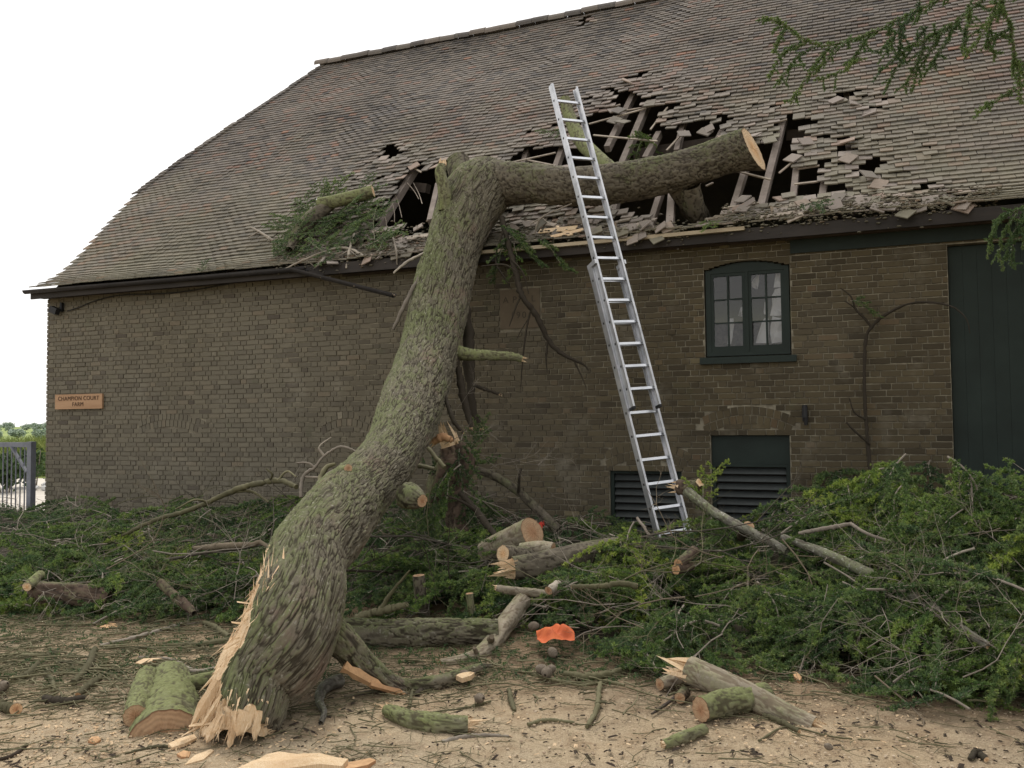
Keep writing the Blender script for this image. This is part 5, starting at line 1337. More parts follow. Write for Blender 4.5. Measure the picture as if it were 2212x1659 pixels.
stick('small_log', 'small log piece with round brown end left of the pale splintered log', LOG, [(1425, 1478, 13), (1455, 1470, 14), (1490, 1462, 13)], 'ground', M_bark_pale, ends=('brown', None), nu=22, n=40, bark=(.03, .004))
stick('small_log', 'stub with sawn end facing the camera beside the mossy stub', LOG, [(1468, 1508, 12), (1480, 1495, 12)], 'ground', M_bark_red, ends=('brown', None), nu=18, n=24, bark=(.03, .004))
stick('slat', 'thin dark wooden slat leaning by the small logs at right', 'slat', [(1408, 1542, 3), (1440, 1520, 4), (1475, 1492, 4)], 'ground', M_timber_dark, nu=5)
stick('red_slat', 'thin bare wooden slat leaning beside the ladder foot', 'slat', [(1376, 1118, 3, 8.6), (1410, 1165, 4, 8.4)], 'depth', M_lath, nu=5)
stick('white_branch', 'white peeled branch end at the right edge of the heap front', 'branch', [(2145, 1408, 5, 5.2), (2190, 1402, 7, 5.1), (2240, 1400, 8, 5.0)], 'depth', M_bark_pale, nu=12, n=30)
stick('green_pole', 'straight green pole with cut yellow tip at the right heap front', 'branch', [(1758, 1418, 4), (1830, 1416, 5), (1900, 1420, 4), (2000, 1446, 3)], 'ground', M_twig_green, ends=('cut', None), nu=8, n=30)
for k, (pts, mt, lab, en) in enumerate([
    ([(160, 1475, 7), (190, 1440, 8), (205, 1400, 6)], M_bark_moss, 'mossy curved stick standing out left of the half log', (None, None)),
    ([(170, 1500, 7), (195, 1480, 7), (218, 1462, 6)], M_bark_moss, 'short mossy stick with orange broken end left of the half log', ('orange', None)),
    ([(95, 1510, 8), (140, 1515, 9), (180, 1508, 8)], M_bark_limb, 'short dark stick lying flat left of the mossy sticks', (None, None)),
    ([(25, 1470, 6), (60, 1455, 7), (85, 1430, 5)], M_bark_moss, 'short stick with pale peeled tips at far left', ('torn', 'torn')),
    ([(-15, 1520, 9), (15, 1528, 10), (35, 1534, 11)], M_bark_moss, 'log end with orange sawn face at the left picture edge', (None, 'orange')),
    ([(0, 1418, 4), (60, 1415, 5), (110, 1414, 4)], M_twig_green, 'thin straight green stick at far left of the gravel', (None, None)),
    ([(215, 1395, 4), (300, 1375, 5), (380, 1352, 4), (430, 1345, 3)], M_twig_grey, 'long dark stick lying in front of the left heap', (None, None)),
    ([(440, 1345, 5), (465, 1355, 6), (495, 1375, 5)], M_twig_green, 'kinked pale green stick touching the split trunk', (None, None)),
    ([(350, 1395, 4), (430, 1392, 6), (490, 1385, 6)], M_twig_green, 'straight pale stick lying just left of the split trunk', (None, None)),
    ([(300, 1420, 3), (370, 1425, 4), (410, 1445, 4), (455, 1455, 3)], M_twig_grey, 'thin arching stick above the half log', (None, None)),
    ([(90, 1450, 3), (110, 1465, 5), (118, 1490, 4)], M_twig_green, 'small bent green stick at far left', (None, None)),
    ([(270, 1628, 3), (330, 1614, 4), (375, 1612, 3)], M_bark_moss, 'small green stick on the gravel in front of the half log', (None, None)),
    ([(0, 1640, 4), (30, 1630, 4), (60, 1608, 3)], M_bark_red, 'dark red stick at the lower left corner', (None, None)),
    ([(745, 1505, 3), (830, 1490, 4), (880, 1498, 3)], M_twig_grey, 'thin brown stick under the root like limb of the trunk', (None, None)),
    ([(880, 1545, 3), (890, 1500, 4), (895, 1485, 3)], M_twig_green, 'short green stick rising behind the mossy log', (None, None)),
    ([(900, 1500, 6), (915, 1485, 6), (930, 1470, 4)], M_bark_limb, 'short brown stick end between root like limb and mossy log', (None, None)),
    ([(930, 1540, 3), (1000, 1530, 3), (1060, 1515, 3)], M_twig_green, 'slender green stick behind the mossy log', (None, None)),
    ([(1100, 1490, 5), (1106, 1520, 6), (1112, 1535, 4)], M_twig_green, 'short mossy twig pointing forward in front of the cones', (None, None)),
    ([(1050, 1440, 2), (1120, 1450, 3), (1200, 1470, 4), (1260, 1478, 3)], M_twig_green, 'long thin twig crossing the ground by the cones', (None, None)),
    ([(1140, 1565, 4), (1180, 1555, 4), (1240, 1560, 3)], M_twig_green, 'thin curved stick on the gravel right of the mossy log', (None, None)),
    ([(1650, 1545, 5), (1690, 1560, 6), (1725, 1580, 5)], M_bark_moss, 'green stick under the pale splintered log', (None, 'cut')),
    ([(1640, 1600, 3), (1700, 1570, 2), (1790, 1590, 2), (1840, 1596, 2)], M_twig_green, 'thin green twig on the gravel right of the splintered log', (None, None)),
    ([(2095, 1640, 5), (2110, 1625, 8), (2130, 1640, 7)], M_bark_limb, 'small grey stump piece with pale tip near the lower right corner', (None, 'cut')),
    ([(760, 1290, 4), (850, 1275, 4), (915, 1262, 3)], M_twig_green, 'thin green stick with cut end right of the trunk', ('cut', None)),
    ([(555, 1420, 4), (430, 1450, 5), (360, 1440, 4)], M_twig_grey, 'dark stick running behind the half log', (None, None)),
]):
    stick('stick', lab, 'stick', pts, 'ground', mt, ends=en, nu=9, n=30)
stick('dead_climber', 'dead forked climbing stem against the bricks left of the door', 'stem', [(1884, 1060, 4.20, -.20), (1872, 930, 4.20, -.12), (1867, 830, 3.60, -.10), (1870, 735, 3.60, -.10), (1884, 705, 3.60, -.12), (1910, 682, 3.60, -.14), (1960, 657, 2.40, -.2), (2010, 653, 2.40, -.3), (2060, 664, 1.80, -.4), (2088, 690, 1.20, -.45), (2095, 720, 0.90, -.45)], 'wall', M_bark_limb, nu=9, n=70,
      twigs=[[(1880, 705, 3.00, -.12), (1868, 688, 3.00, -.14), (1848, 668, 2.40, -.16), (1838, 640, 1.80, -.2), (1815, 622, 1.20, -.22)], [(1846, 665, 1.80, -.16), (1825, 650, 1.20, -.2)], [(1868, 905, 2.40, -.14), (1845, 890, 1.80, -.2), (1835, 860, 1.20, -.25)], [(1880, 960, 2.40, -.16), (1850, 935, 2.40, -.25), (1828, 912, 1.80, -.3)]])
# bits of torn wood and bark on the gravel
def chip(name, lab, cat, poly, mat, z=.02, th=.02, bulge=.02, seed=0):
    r2 = np.random.default_rng(seed); G = np.array([at_ground(x, y, z) for x, y in poly]); c = G.mean(0); n = len(G)
    top = G + np.c_[np.zeros((n, 2)), r2.random(n) * bulge]; mid = c + (G - c) * .55 + np.c_[np.zeros((n, 2)), bulge * (.8 + r2.random(n))]
    bot = G - [0, 0, th]; V = np.vstack([top, mid, [c + [0, 0, bulge * 1.2]], bot])
    mb = MB(); a = np.arange(n); b = (a + 1) % n
    mb.add(V, np.stack([a, b, n + b, n + a], 1), tint=.7); mb.add(V, np.stack([n + a, n + b, np.full(n, 2 * n)], 1), tint=.9); mb.add(V, np.stack([2 * n + 1 + a, 2 * n + 1 + b, b, a], 1), tint=.2)
    return tag(mb.build(name, mat), lab, cat)
chip('wood_slab', 'long pale split wood slab lying at the bottom edge of the picture', 'wood', [(505, 1668), (545, 1652), (560, 1640), (575, 1638), (600, 1626), (640, 1632), (690, 1634), (730, 1640), (752, 1644), (738, 1655), (690, 1657), (640, 1662), (580, 1668)], M_wood, .035, .035, .02, 1)
chip('bark_piece', 'orange torn bark piece at the right tip of the pale wood slab', 'bark', [(735, 1652), (760, 1646), (800, 1640), (812, 1642), (795, 1654), (770, 1660), (745, 1662)], M_end_orange, .015, .015, .008, 2)
chip('wood_chip', 'slender pale wood shaving in front of the torn trunk foot', 'wood', [(398, 1652), (420, 1632), (455, 1620), (462, 1622), (440, 1640)], M_wood, .012, .01, .006, 3)
chip('wood_chip', 'pale wood sliver left of the torn trunk foot', 'wood', [(363, 1610), (385, 1598), (420, 1590), (425, 1594), (400, 1608), (372, 1616)], M_wood, .015, .01, .01, 4)
chip('bark_chip', 'small orange bark chip alone on the gravel in front of the half log', 'bark', [(190, 1602), (198, 1594), (212, 1592), (218, 1598), (205, 1606)], M_end_orange, .01, .012, .008, 5)
chip('bark_chip', 'red brown bark chip in front of the trunk foot', 'bark', [(382, 1630), (396, 1622), (412, 1624), (408, 1636), (392, 1638)], M_end_orange, .01, .012, .008, 6)
chip('bark_chip', 'orange bark flake lying in front of the left heap', 'bark', [(215, 1355), (232, 1346), (250, 1348), (254, 1354), (235, 1358)], M_end_orange, .01, .012, .008, 7)
chip('wood_chip', 'curled cream wood chip above the half log', 'wood', [(293, 1432), (310, 1426), (340, 1422), (350, 1424), (330, 1430), (305, 1436)], M_wood, .02, .02, .012, 8)
chip('wood_chip', 'pale wood chip on the root like bark strip', 'wood', [(985, 1462), (1000, 1458), (1025, 1455), (1018, 1462), (998, 1468)], M_wood, .06, .02, .012, 9)
chip('wood_chip', 'pale brown oval bark disc on the gravel at the right heap edge', 'bark', [(1712, 1455), (1718, 1452), (1732, 1466), (1728, 1470), (1716, 1464)], M_end_orange, .02, .02, .012, 10)

# orange cloth
mb = MB(); nx_, ny_ = 34, 26
uu, vv = np.meshgrid(np.linspace(0, 1, nx_), np.linspace(0, 1, ny_))
cA = on_heap(1160, 1402, .05) + np.array([0, 0, .07]); cR = _r * np.array([1, 1, 0]) / np.hypot(_r[0], _r[1]); cF = np.array([-cR[1], cR[0], 0])
W_, D_ = 82 * depth_of(cA) / FPX, .24
e_ = np.stack([uu - .5, vv - .5], -1); rad_ = np.hypot(e_[..., 0] / .5, e_[..., 1] / .5)
wob_ = .16 * (fbm(uu * 2.2 + 3, vv * 2.2, 8, 2) - .5)
base = cA + ((uu + wob_ * vv) * W_)[..., None] * cR + ((vv + wob_) * D_)[..., None] * cF
dome = .02 + .06 * np.clip(1 - np.abs(uu - .55) ** 2 * 3.4, 0, 1) * sstep(0, .45, vv) * (1 - .4 * vv)
fold = .036 * np.sin(uu * 11 + vv * 6 + 5 * fbm(uu * 2, vv * 2, 1, 2)) + .05 * (fbm(uu * 5, vv * 5, 3, 3) - .5)
base[..., 2] = cA[2] - .03 + np.maximum(.002, dome + fold * (.4 + .6 * np.clip(1.1 - rad_, 0, 1)))
i = np.arange(ny_ - 1)[:, None] * nx_; j = np.arange(nx_ - 1)[None]
mb.add(base.reshape(-1, 3), np.stack([i + j, i + j + 1, i + nx_ + j + 1, i + nx_ + j], -1).reshape(-1, 4), tint=.5)
tag(mb.build('cloth', M_cloth, smooth=True), 'crumpled bright orange cloth lying on the brash', 'cloth')
# red rag behind the sawn logs
mb = MB(); c = at_depth(1168, 1135, 8.2)
for k in range(7): mb.add(c + RNG.normal(0, .03, (4, 3)), [[0, 1, 2, 3]], tint=RNG.random())
tag(mb.build('rag', M_red), 'small red rag tucked behind the top sawn log', 'rag')
# ------------------------------------------------------------------ cedar foliage
def needles(mb, pos, axis, tint, rg, n=9, length=.027, width=.0040, mat=0, up=.25):
    m_ = len(pos)
    d = rg.normal(0, 1, (m_, n, 3)); d /= np.linalg.norm(d, axis=2)[..., None]
    d = d + axis[:, None] * .75 + np.array([0, 0, up]); d /= np.linalg.norm(d, axis=2)[..., None]
    s = np.cross(d, rg.normal(0, 1, (m_, n, 3))); s /= np.linalg.norm(s, axis=2)[..., None] + 1e-9
    l = length * (.65 + .6 * rg.random((m_, n, 1)))
    b = pos[:, None]
    V = np.stack([b - s * width, b + s * width, b + d * l * .6 + s * width * .9, b + d * l, b + d * l * .6 - s * width * .9], 2).reshape(-1, 3)
    k = np.arange(m_ * n)[:, None] * 5
    t = np.repeat(np.clip(np.repeat(tint, n) + rg.normal(0, .10, m_ * n), 0, 1), 5)
    mb.add(V, k + np.array([[0, 1, 2, 4]]), mat=mat, tint=t); mb.add(V, k + np.array([[4, 2, 3]]), mat=mat, tint=t)
def make_bough(seed, L=1.2, wid=.42, droop=.25, step=.062, tstep=.017, nn=13, bare=.07):
    rg = np.random.default_rng(seed)
    wood, leaf = MB(), MB()
    t_ = np.linspace(0, 1, 16)
    ph = rg.normal(0, .5)
    S = np.stack([L * t_, .12 * np.sin(t_ * 4 + ph) * t_, -droop * t_ ** 2 * L + .05 * np.sin(t_ * 6 + ph)], 1)
    tube(wood, S, np.linspace(.008, .0025, 16), 6, tint=rg.random())
    pos, axs, tin = [], [], []
    def line(P_, ts, base):
        d = np.diff(P_, axis=0); l = np.linalg.norm(d, axis=1); cum = np.concatenate([[0], np.cumsum(l)])
        q = np.arange(0, cum[-1], ts); k = np.clip(np.searchsorted(cum, q, 'right') - 1, 0, len(l) - 1)
        f = ((q - cum[k]) / l[k])[:, None]; p = P_[k] + d[k] * f
        pos.append(p + rg.normal(0, .004, p.shape)); axs.append(d[k] / l[k][:, None]); tin.append(base + .50 * q / max(cum[-1], .01))
    n = int(L * .95 / step)
    for k in range(n):
        q = bare + (1 - bare) * (k + .5 * rg.random()) / n
        b = np.array([np.interp(q, t_, S[:, a]) for a in range(3)])
        side = 1 if k % 2 else -1
        l = wid * 1.15 * (1.05 - .75 * q) * (.5 + .65 * rg.random())
        an = math.radians(52 + rg.normal(0, 10)) * side
        d = np.array([math.cos(an), math.sin(an), rg.normal(.05, .18)]); u = np.linspace(0, 1, 6)
        B = b + np.outer(u * l, d) + np.outer(u ** 2 * l, [.28, 0, -.35 * droop - .12])
        tube(wood, B, np.linspace(.0045, .0015, 6), 4, tint=rg.random(), cap=False)
        base = .04 + .26 * rg.random()
        line(B, tstep, base)
        m_ = int(l / .032)
        for j in range(m_):
            w_ = (j + .4 + .4 * rg.random()) / m_
            c = np.array([np.interp(w_, u, B[:, a]) for a in range(3)])
            l2 = (.022 + .045 * rg.random()) * (1.15 - .5 * w_); s2 = 1 if j % 2 else -1
            a2 = an + s2 * math.radians(48)
            d2 = np.array([math.cos(a2), math.sin(a2), rg.normal(.12, .25)])
            C_ = c + np.outer(np.linspace(0, 1, 3) * l2, d2)
            tube(wood, C_, [.002, .0016, .001], 3, tint=rg.random(), cap=False)
            line(C_, tstep * .9, base + .42 * w_)
    line(S[int(16 * bare) + 2:], tstep * 1.1, .3)
    pos, axs, tin = np.concatenate(pos), np.concatenate(axs), np.clip(np.concatenate(tin), 0, 1)
    needles(leaf, pos, axs, tin, rg, nn, .024, .0028)
    return wood.mesh('cedar_bough', M_twig_grey, True), leaf
def make_bare(seed, L=1.0, r=.009, mat=None):
    rg = np.random.default_rng(seed); mb = MB()
    def grow(p, d, l, r_, lev):
        n = 7 if lev == 0 else 5
        P_ = [p]
        c = rg.normal(0, .22, 3)
        for k in range(n - 1):
            d = d + rg.normal(0, .16, 3) + c * .22; d /= np.linalg.norm(d); P_.append(P_[-1] + d * l / (n - 1))
        P_ = np.array(P_)
        tube(mb, P_, np.linspace(r_, r_ * .35, n), 6 if lev == 0 else 4, tint=rg.random(), cap=lev == 0)
        if lev >= 3: return
        for k in range((6, 3, 1)[lev]):
            q = 1 + int(rg.random() * (n - 2)); dd = P_[q] - P_[q - 1]; dd /= np.linalg.norm(dd)
            s = rg.normal(0, 1, 3); s -= dd * (s @ dd); s /= np.linalg.norm(s); s[2] *= .6
            grow(P_[q], dd * .65 + s * .75, l * (.30 + .30 * rg.random()), r_ * (.5 if lev == 0 else .55), lev + 1)
    grow(np.zeros(3), np.array([1.0, 0, 0]), L, r, 0)
    return mb.mesh('bare_branch', mat or M_twig_grey, True)
BOUGH = []
for k in range(8):
    wm, lf = make_bough(100 + k, L=(1.25, 1.0, .8, 1.4, .65, 1.1, .9, 1.2)[k], wid=(.42, .40, .34, .46, .3, .36, .42, .38)[k], droop=(.25, .1, .35, .3, .15, .45, .2, .05)[k])
    BOUGH.append((wm, [lf.mesh('needles', q) for q in (M_needle_dark, M_needle, M_needle_bright)], (1.25, 1.0, .8, 1.4, .65, 1.1, .9, 1.2)[k]))
BARE = [make_bare(200 + k, L=(.9, 1.2, .8, 1.4, 1.0, .7, 1.9, 2.3)[k], r=(.005, .0065, .005, .008, .006, .0045, .013, .017)[k], mat=(M_twig_grey, M_twig_grey, M_bark_pale, M_twig_green, M_twig_grey, M_twig_green, M_bark_limb, M_bark_lichen)[k]) for k in range(8)]
SHADE = ('deep green', 'mid green', 'yellow green')
LAND = [(60, 1130, 'at the foot of the gate'), (40, 1210, 'at the far left below the gate'), (140, 1130, 'below the farm name board'), (130, 1300, 'around the dark rotten log'), (30, 1330, 'on the far left gravel edge'), (240, 1150, 'against the wall in the left heap'), (300, 1230, 'in the middle of the left heap'),
        (260, 1330, 'at the front edge of the left heap'), (400, 1120, 'under the long arching branch'), (460, 1190, 'around the pale stripped branch'), (430, 1300, 'around the hooked red brown branch'), (530, 1260, 'beside the split edge of the trunk'), (560, 1120, 'behind the left edge of the trunk'),
        (700, 1000, 'around the hooked dead branch'), (850, 1170, 'in the dark gap right of the trunk'), (960, 1120, 'around the dark snapped stem'), (1000, 1000, 'on the dark stump by the wall'), (920, 1290, 'around the upright sawn stub'), (850, 1400, 'between trunk foot and lying log'), (1060, 1160, 'behind the sawn log pile'), (1110, 1320, 'around the crooked pale log'),
        (1220, 1180, 'on the long dark log of the pile'), (1320, 1110, 'against the small louvred vent'), (1400, 1180, 'at the ladder foot'), (1260, 1270, 'right of the broken pale branch'), (1230, 1370, 'above the orange cloth'), (1200, 1440, 'around the cones at the heap front'), (1330, 1330, 'in the bright front of the right heap'), (1390, 1450, 'at the heap front behind the forked stick'),
        (1480, 1230, 'around the two orange sawn faces'), (1540, 1050, 'before the louvred vent and its board'), (1600, 1140, 'along the grey lichen limb'), (1560, 1300, 'below the lichen limb in the right heap'), (1580, 1400, 'behind the pale splintered log'), (1750, 1090, 'under the dead climbing stem'), (1780, 1200, 'at the upper end of the long grey limb'), (1720, 1330, 'in the middle of the right heap'),
        (1780, 1440, 'around the straight green pole'), (1950, 1060, 'by the wall left of the big door'), (1930, 1180, 'above the long grey limb'), (1900, 1340, 'below the long grey limb'), (1950, 1480, 'at the lower right heap front'), (2100, 1120, 'before the big door'), (2090, 1250, 'around the round sawn branch end'), (2080, 1400, 'at the lower end of the long grey limb'), (2190, 1200, 'at the right edge before the door'), (2180, 1340, 'at the right edge of the heap'), (2170, 1500, 'at the right edge of the heap front')]
LX = np.array([(a, b) for a, b, _ in LAND], float)
def where(p):
    x, y = to_px(p); return LAND[int(np.argmin((LX[:, 0] - x) ** 2 + ((LX[:, 1] - y) * 1.3) ** 2))][2]
rg = np.random.default_rng(77)
def put_bough(p, k, shade, yaw, pitch, roll, s, lab=None, grp=None, cat='bough', shift=True, name='cedar_bough'):
    wm, lfs, L = BOUGH[k]
    o = link(name, wm); R_ = Euler((roll, pitch, yaw), 'XYZ').to_matrix()
    o.rotation_euler = (roll, pitch, yaw); o.scale = (s, s, s)
    off = R_ @ Vector((L * .5 * s, 0, 0)) if shift else Vector((0, 0, 0))
    o.location = Vector(p) - off
    link('needles', lfs[shade], o)
    if lab is None:
        wh = where(p); lab = SHADE[shade] + ' cedar bough ' + wh; grp = 'cut cedar boughs ' + wh
    if cat: tag(o, lab, cat, grp)
    return o
def hnormal(x, y):
    e = .15; return np.array([(heap(x - e, y) - heap(x + e, y)) / (2 * e), (heap(x, y - e) - heap(x, y + e)) / (2 * e), 1.0])
REG = [([(-20, 1130), (90, 1120), (230, 1110), (420, 1095), (600, 1070), (590, 1180), (560, 1250), (530, 1330), (420, 1345), (250, 1340), (100, 1345), (-20, 1350)], 88, (.66, .30, .04)),
       ([(740, 1240), (850, 1120), (900, 1080), (1040, 1100), (1100, 1190), (1100, 1330), (1000, 1335), (760, 1330)], 42, (.72, .26, .02)),
       ([(1090, 1240), (1250, 1160), (1310, 1110), (1420, 1120), (1500, 1090), (1560, 1060), (1650, 1100), (1760, 1060), (1930, 1050), (2080, 1090), (2230, 1080), (2230, 1530), (2060, 1510), (1900, 1490), (1760, 1440), (1600, 1420), (1420, 1470), (1330, 1440), (1260, 1430), (1230, 1340), (1110, 1290)], 138, (.50, .39, .11))]
for poly, cnt, sh in REG:
    xs, ys = [q[0] for q in poly], [q[1] for q in poly]; c = 0
    while c < cnt:
        x = min(xs) + (max(xs) - min(xs)) * rg.random(); y = min(ys) + (max(ys) - min(ys)) * rg.random()
        if not inpoly(np.array([x]), np.array([y]), poly)[0]: continue
        if 1040 < x < 1350 and 1330 < y < 1450: continue
        if 1300 < x < 1530 and y < 1190 or 1500 < x < 1730 and y < 1125: continue
        c += 1
        p = on_heap(x, y); p = p + np.array([0, 0, .04 + .12 * rg.random()])
        p[1] = min(p[1], -.35)
        nrm = hnormal(p[0], p[1])
        yaw = rg.random() * 6.28 if rg.random() < .45 else rg.normal(-1.75, .8)
        dirv = np.array([math.cos(yaw), math.sin(yaw)])
        slope = -(nrm[:2] @ dirv)                      # rise of the ground along the bough
        bright = int(rg.choice(3, p=sh))
        k = int(rg.integers(0, 8)); s = .72 + .5 * rg.random()
        if p[1] > -1.6 and rg.random() < .3: pitch = -.25 - .3 * rg.random(); s *= .6
        else: pitch = -math.atan(slope) + rg.normal(0, .13)
        put_bough(p, k, bright, yaw, pitch, rg.normal(0, .28), s)
# a few boughs placed as in the photograph
put_bough(at_depth(1530, 1040, 8.0), 4, 2, 1.2, -1.1, .3, .7, 'small yellow green bough standing upright before the louvred vent', None)
put_bough(at_depth(1885, 1200, 6.6), 4, 2, .7, -.5, .2, .55, 'bright yellow green spray standing up over the long grey limb', None)
put_bough(at_depth(960, 1060, 8.9), 4, 1, 4.0, .9, .3, 1.0, 'long green bough hanging down over the dark stump', None)
put_bough(at_depth(925, 1110, 8.9), 0, 0, 4.4, 1.0, .2, .8, 'dark bough hanging in the gap right of the trunk', None)
put_bough(at_depth(1020, 960, 9.6), 2, 0, 1.4, -1.2, .2, .7, 'dark bough standing upright on the dark stump', None)
for k, (x, y, d, yaw, pit, s_) in enumerate(((900, 1150, 8.9, 4.6, .9, .8), (945, 1000, 9.3, 1.0, -.9, .6), (985, 1040, 9.1, 4.9, 1.1, .9), (1035, 1000, 9.6, .6, -.7, .6), (930, 1060, 9.0, 3.9, 1.2, .9), (1000, 1120, 8.9, 5.3, .8, .9), (890, 1100, 9.0, 4.2, .7, .8), (1040, 925, 9.8, 1.8, -1.3, .55))):
    if k in (4, 5, 6): continue
    put_bough(at_depth(x, y, d), (5, 4, 0, 4, 3, 6, 1, 4)[k], (0, 0, 0, 0, 0, 0, 1, 0)[k], yaw, pit, .3, s_, ('dark bough low in the gap right of the trunk', 'dark spray behind the trunk edge above the stump', 'deep green bough drooping over the front of the stump', 'small dark spray right of the stump top', 'dark bough draped down the left of the stump', 'dark bough spreading at the foot of the snapped stem', 'mid green bough tight behind the trunk in the gap', 'small dark sprig hanging highest above the stump')[k], None)
for k, (x, y, d, yaw, pit, s_) in enumerate(((960, 960, 9.2, .3, -.5, .7), (1010, 980, 9.4, .2, .3, .8), (940, 1030, 9.0, 5.0, .9, .9), (1000, 1060, 9.0, .5, .6, .9), (1040, 1080, 9.2, .3, .5, .9), (975, 920, 9.6, 1.2, -1.2, .7), (1060, 1010, 9.5, .4, -.4, .6))):
    o = link('bare_branch', BARE[(0, 1, 3, 4, 1, 0, 4)[k]], loc=tuple(at_depth(x, y, d))); o.rotation_euler = (k, pit, yaw); o.scale = (s_,) * 3
    tag(o, ('bare twig fan left on top of the dark stump', 'bare twigs reaching right from the stump top', 'bare branch hanging down the stump front', 'bare branch pointing down right below the stump', 'bare branch against the wall right of the snapped stem', 'bare branch standing highest over the dark stump', 'bare twigs low against the bricks right of the stump')[k], 'branch')
put_bough(at_depth(75, 1165, 9.0), 0, 1, .3, .1, .3, .9, 'broad mid green bough spreading in front of the gate', None)
put_bough(at_depth(200, 1090, 12.6), 4, 0, .5, -.6, .2, .9, 'thin bough tip reaching up the wall right of the gate', None)
for k, (x, y) in enumerate(((1300, 1128), (1352, 1146), (1385, 1172), (1330, 1165), (1262, 1140))):
    p = on_heap(x, y) + np.array([0, 0, .08]); put_bough(p, (4, 2, 4, 6, 2)[k], (0, 1, 0, 0, 1)[k], (.4, 2.8, 4.4, 3.6, 1.0)[k], -.1, .2, (.7, .7, .7, .7, .8)[k], ('small dark bough at the lower left corner of the small louvred vent', 'mid green bough in front of the small louvred vent', 'small dark bough just left of the ladder foot', 'dark bough below the small louvred vent', 'mid green bough against the wall left of the small louvred vent')[k], None)
# foliage caught on the roof, in the hole and under the limb
RB = 'cedar boughs caught on the broken left part of the roof'
RN = Vector((0, -math.sin(math.radians(44)), math.cos(math.radians(44)))); RE = Vector((1, 0, 0)); RU = RN.cross(RE)
def roof_bough(x, y, k, shade, ang, s, lab, grp=None, off=.10, tip=-.12):
    d = (RE * math.cos(ang) + RU * math.sin(ang) + RN * -tip * .5).normalized(); n = (RN - d * RN.dot(d)).normalized(); e = n.cross(d)
    M_ = Matrix((d, e, n)).transposed(); wm, lfs, L = BOUGH[k]
    o = link('cedar_bough', wm); o.rotation_euler = M_.to_euler(); o.scale = (s, s, -.7 * s); o.location = Vector(at_roof(x, y, off + .06)) - d * L * .5 * s
    link('needles', lfs[shade], o); tag(o, lab, 'bough', grp)
WORD = ('dark', 'green', 'bright')
for k, (x, y, kk, sh_, ang, s) in enumerate(((660, 470, 0, 0, 3.6, .62), (700, 430, 2, 1, 1.2, .6), (745, 465, 5, 0, .2, .62), (690, 505, 6, 0, 4.0, .75), (790, 450, 1, 1, .3, .5), (735, 405, 4, 1, 1.6, .7), (640, 500, 3, 0, 3.3, .45), (765, 490, 2, 0, -.6, .75), (800, 420, 4, 1, .9, .6), (670, 450, 1, 0, 2.8, .6), (715, 480, 7, 0, -1.3, .6), (740, 520, 2, 0, .1, .7), (640, 530, 4, 0, 3.5, .8), (830, 515, 4, 0, .2, .9), (700, 540, 4, 0, 3.0, .8))):
    roof_bough(x, y, kk, sh_, ang, s * 1.25, WORD[sh_] + ' cedar bough ' + ('spreading left below the roof log', 'rising behind the roof log', 'tucked under the roof log', 'hanging low left of the roof log', 'at the right end of the roof log', 'standing above the roof log', 'at the far left of the roof tangle', 'right of the roof log by the hole', 'topping the right end of the roof log', 'at the upper left of the roof tangle', 'filling the middle of the roof tangle', 'flat on the lower roof tangle', 'lowest at the left eaves edge', 'lying at the eaves by the hole', 'lowest in the middle of the tangle')[k], RB)
for k, (x, y) in enumerate(((612, 530), (640, 525), (635, 492), (668, 448), (705, 525), (690, 485), (722, 470), (728, 425), (755, 465), (765, 510), (790, 470), (785, 428), (825, 455), (815, 500))):
    roof_bough(x, y, int(rg.integers(0, 8)), 0, rg.random() * 6.28, .7, 'deep green bough in the roof tangle, ' + ('far lower left', 'lower left', 'left middle', 'upper left', 'lower centre', 'centre left', 'exact centre', 'upper centre', 'centre right', 'lower right', 'right middle', 'upper right', 'far right', 'far lower right')[k], RB)
stick('roof_branch', 'mossy sawn branch lying on the roof left of the trunk', 'branch', [(690, 442, 14, .28), (745, 430, 14, .28), (806, 413, 13, .26)], 'roof', M_bark_moss, ends=('cut', 'cut'), nu=28, n=60, bark=(.04, .005))
stick('roof_branch', 'dark thick branch sloping down the roof under the mossy one', 'branch', [(715, 440, 13, .24), (675, 470, 17, .22), (645, 505, 15, .2), (625, 540, 8, .15)], 'roof', M_bark_limb, ends=(None, None), nu=24, n=60, bark=(.04, .005))
for k, (pts, lab) in enumerate((([(768, 500, 4, .1), (755, 540, 5, .1), (748, 580, 4, .12)], 'grey forked twig hanging at the eaves below the roof branch'), ([(600, 590, 3, .05), (660, 560, 4, .1), (740, 535, 5, .12), (800, 560, 4, .1)], 'long grey twig lying along the left eaves'), ([(845, 500, 3, .1), (856, 540, 4, .1), (858, 572, 3, .1)], 'short pale twig hanging over the eaves near the trunk'),
        ([(590, 520, 5, .1), (560, 500, 4, .1), (540, 490, 2, .1)], 'dark twig pointing left from the roof boughs'), ([(1155, 505, 3, .3), (1170, 470, 3, .4), (1235, 440, 2, .4)], 'thin twig in the tile rubble left of the ladder'))):
    stick('roof_twig', lab, 'twig', [(a, b, c * .6, d) for a, b, c, d in pts], 'roof', M_twig_grey, nu=7, n=24, twigs=[[(pts[1][0], pts[1][1], 1.8, .1), (pts[1][0] - 25, pts[1][1] + 14, 1, .1)], [(pts[1][0], pts[1][1], 1.8, .1), (pts[1][0] + 22, pts[1][1] + 18, .8, .1)]])
put_bough(at_roof(1395, 300, .0), 6, 1, 1.0, .2, .3, .62, 'green bough poking up through the main roof hole', None)
put_bough(at_roof(1380, 320, -.1), 4, 1, 3.0, .7, .3, .8, 'drooping bough hanging inside the main roof hole', None)
roof_bough(1190, 285, 4, 0, 3.6, .6, 'small dark spray on the tiles left of the ladder top')
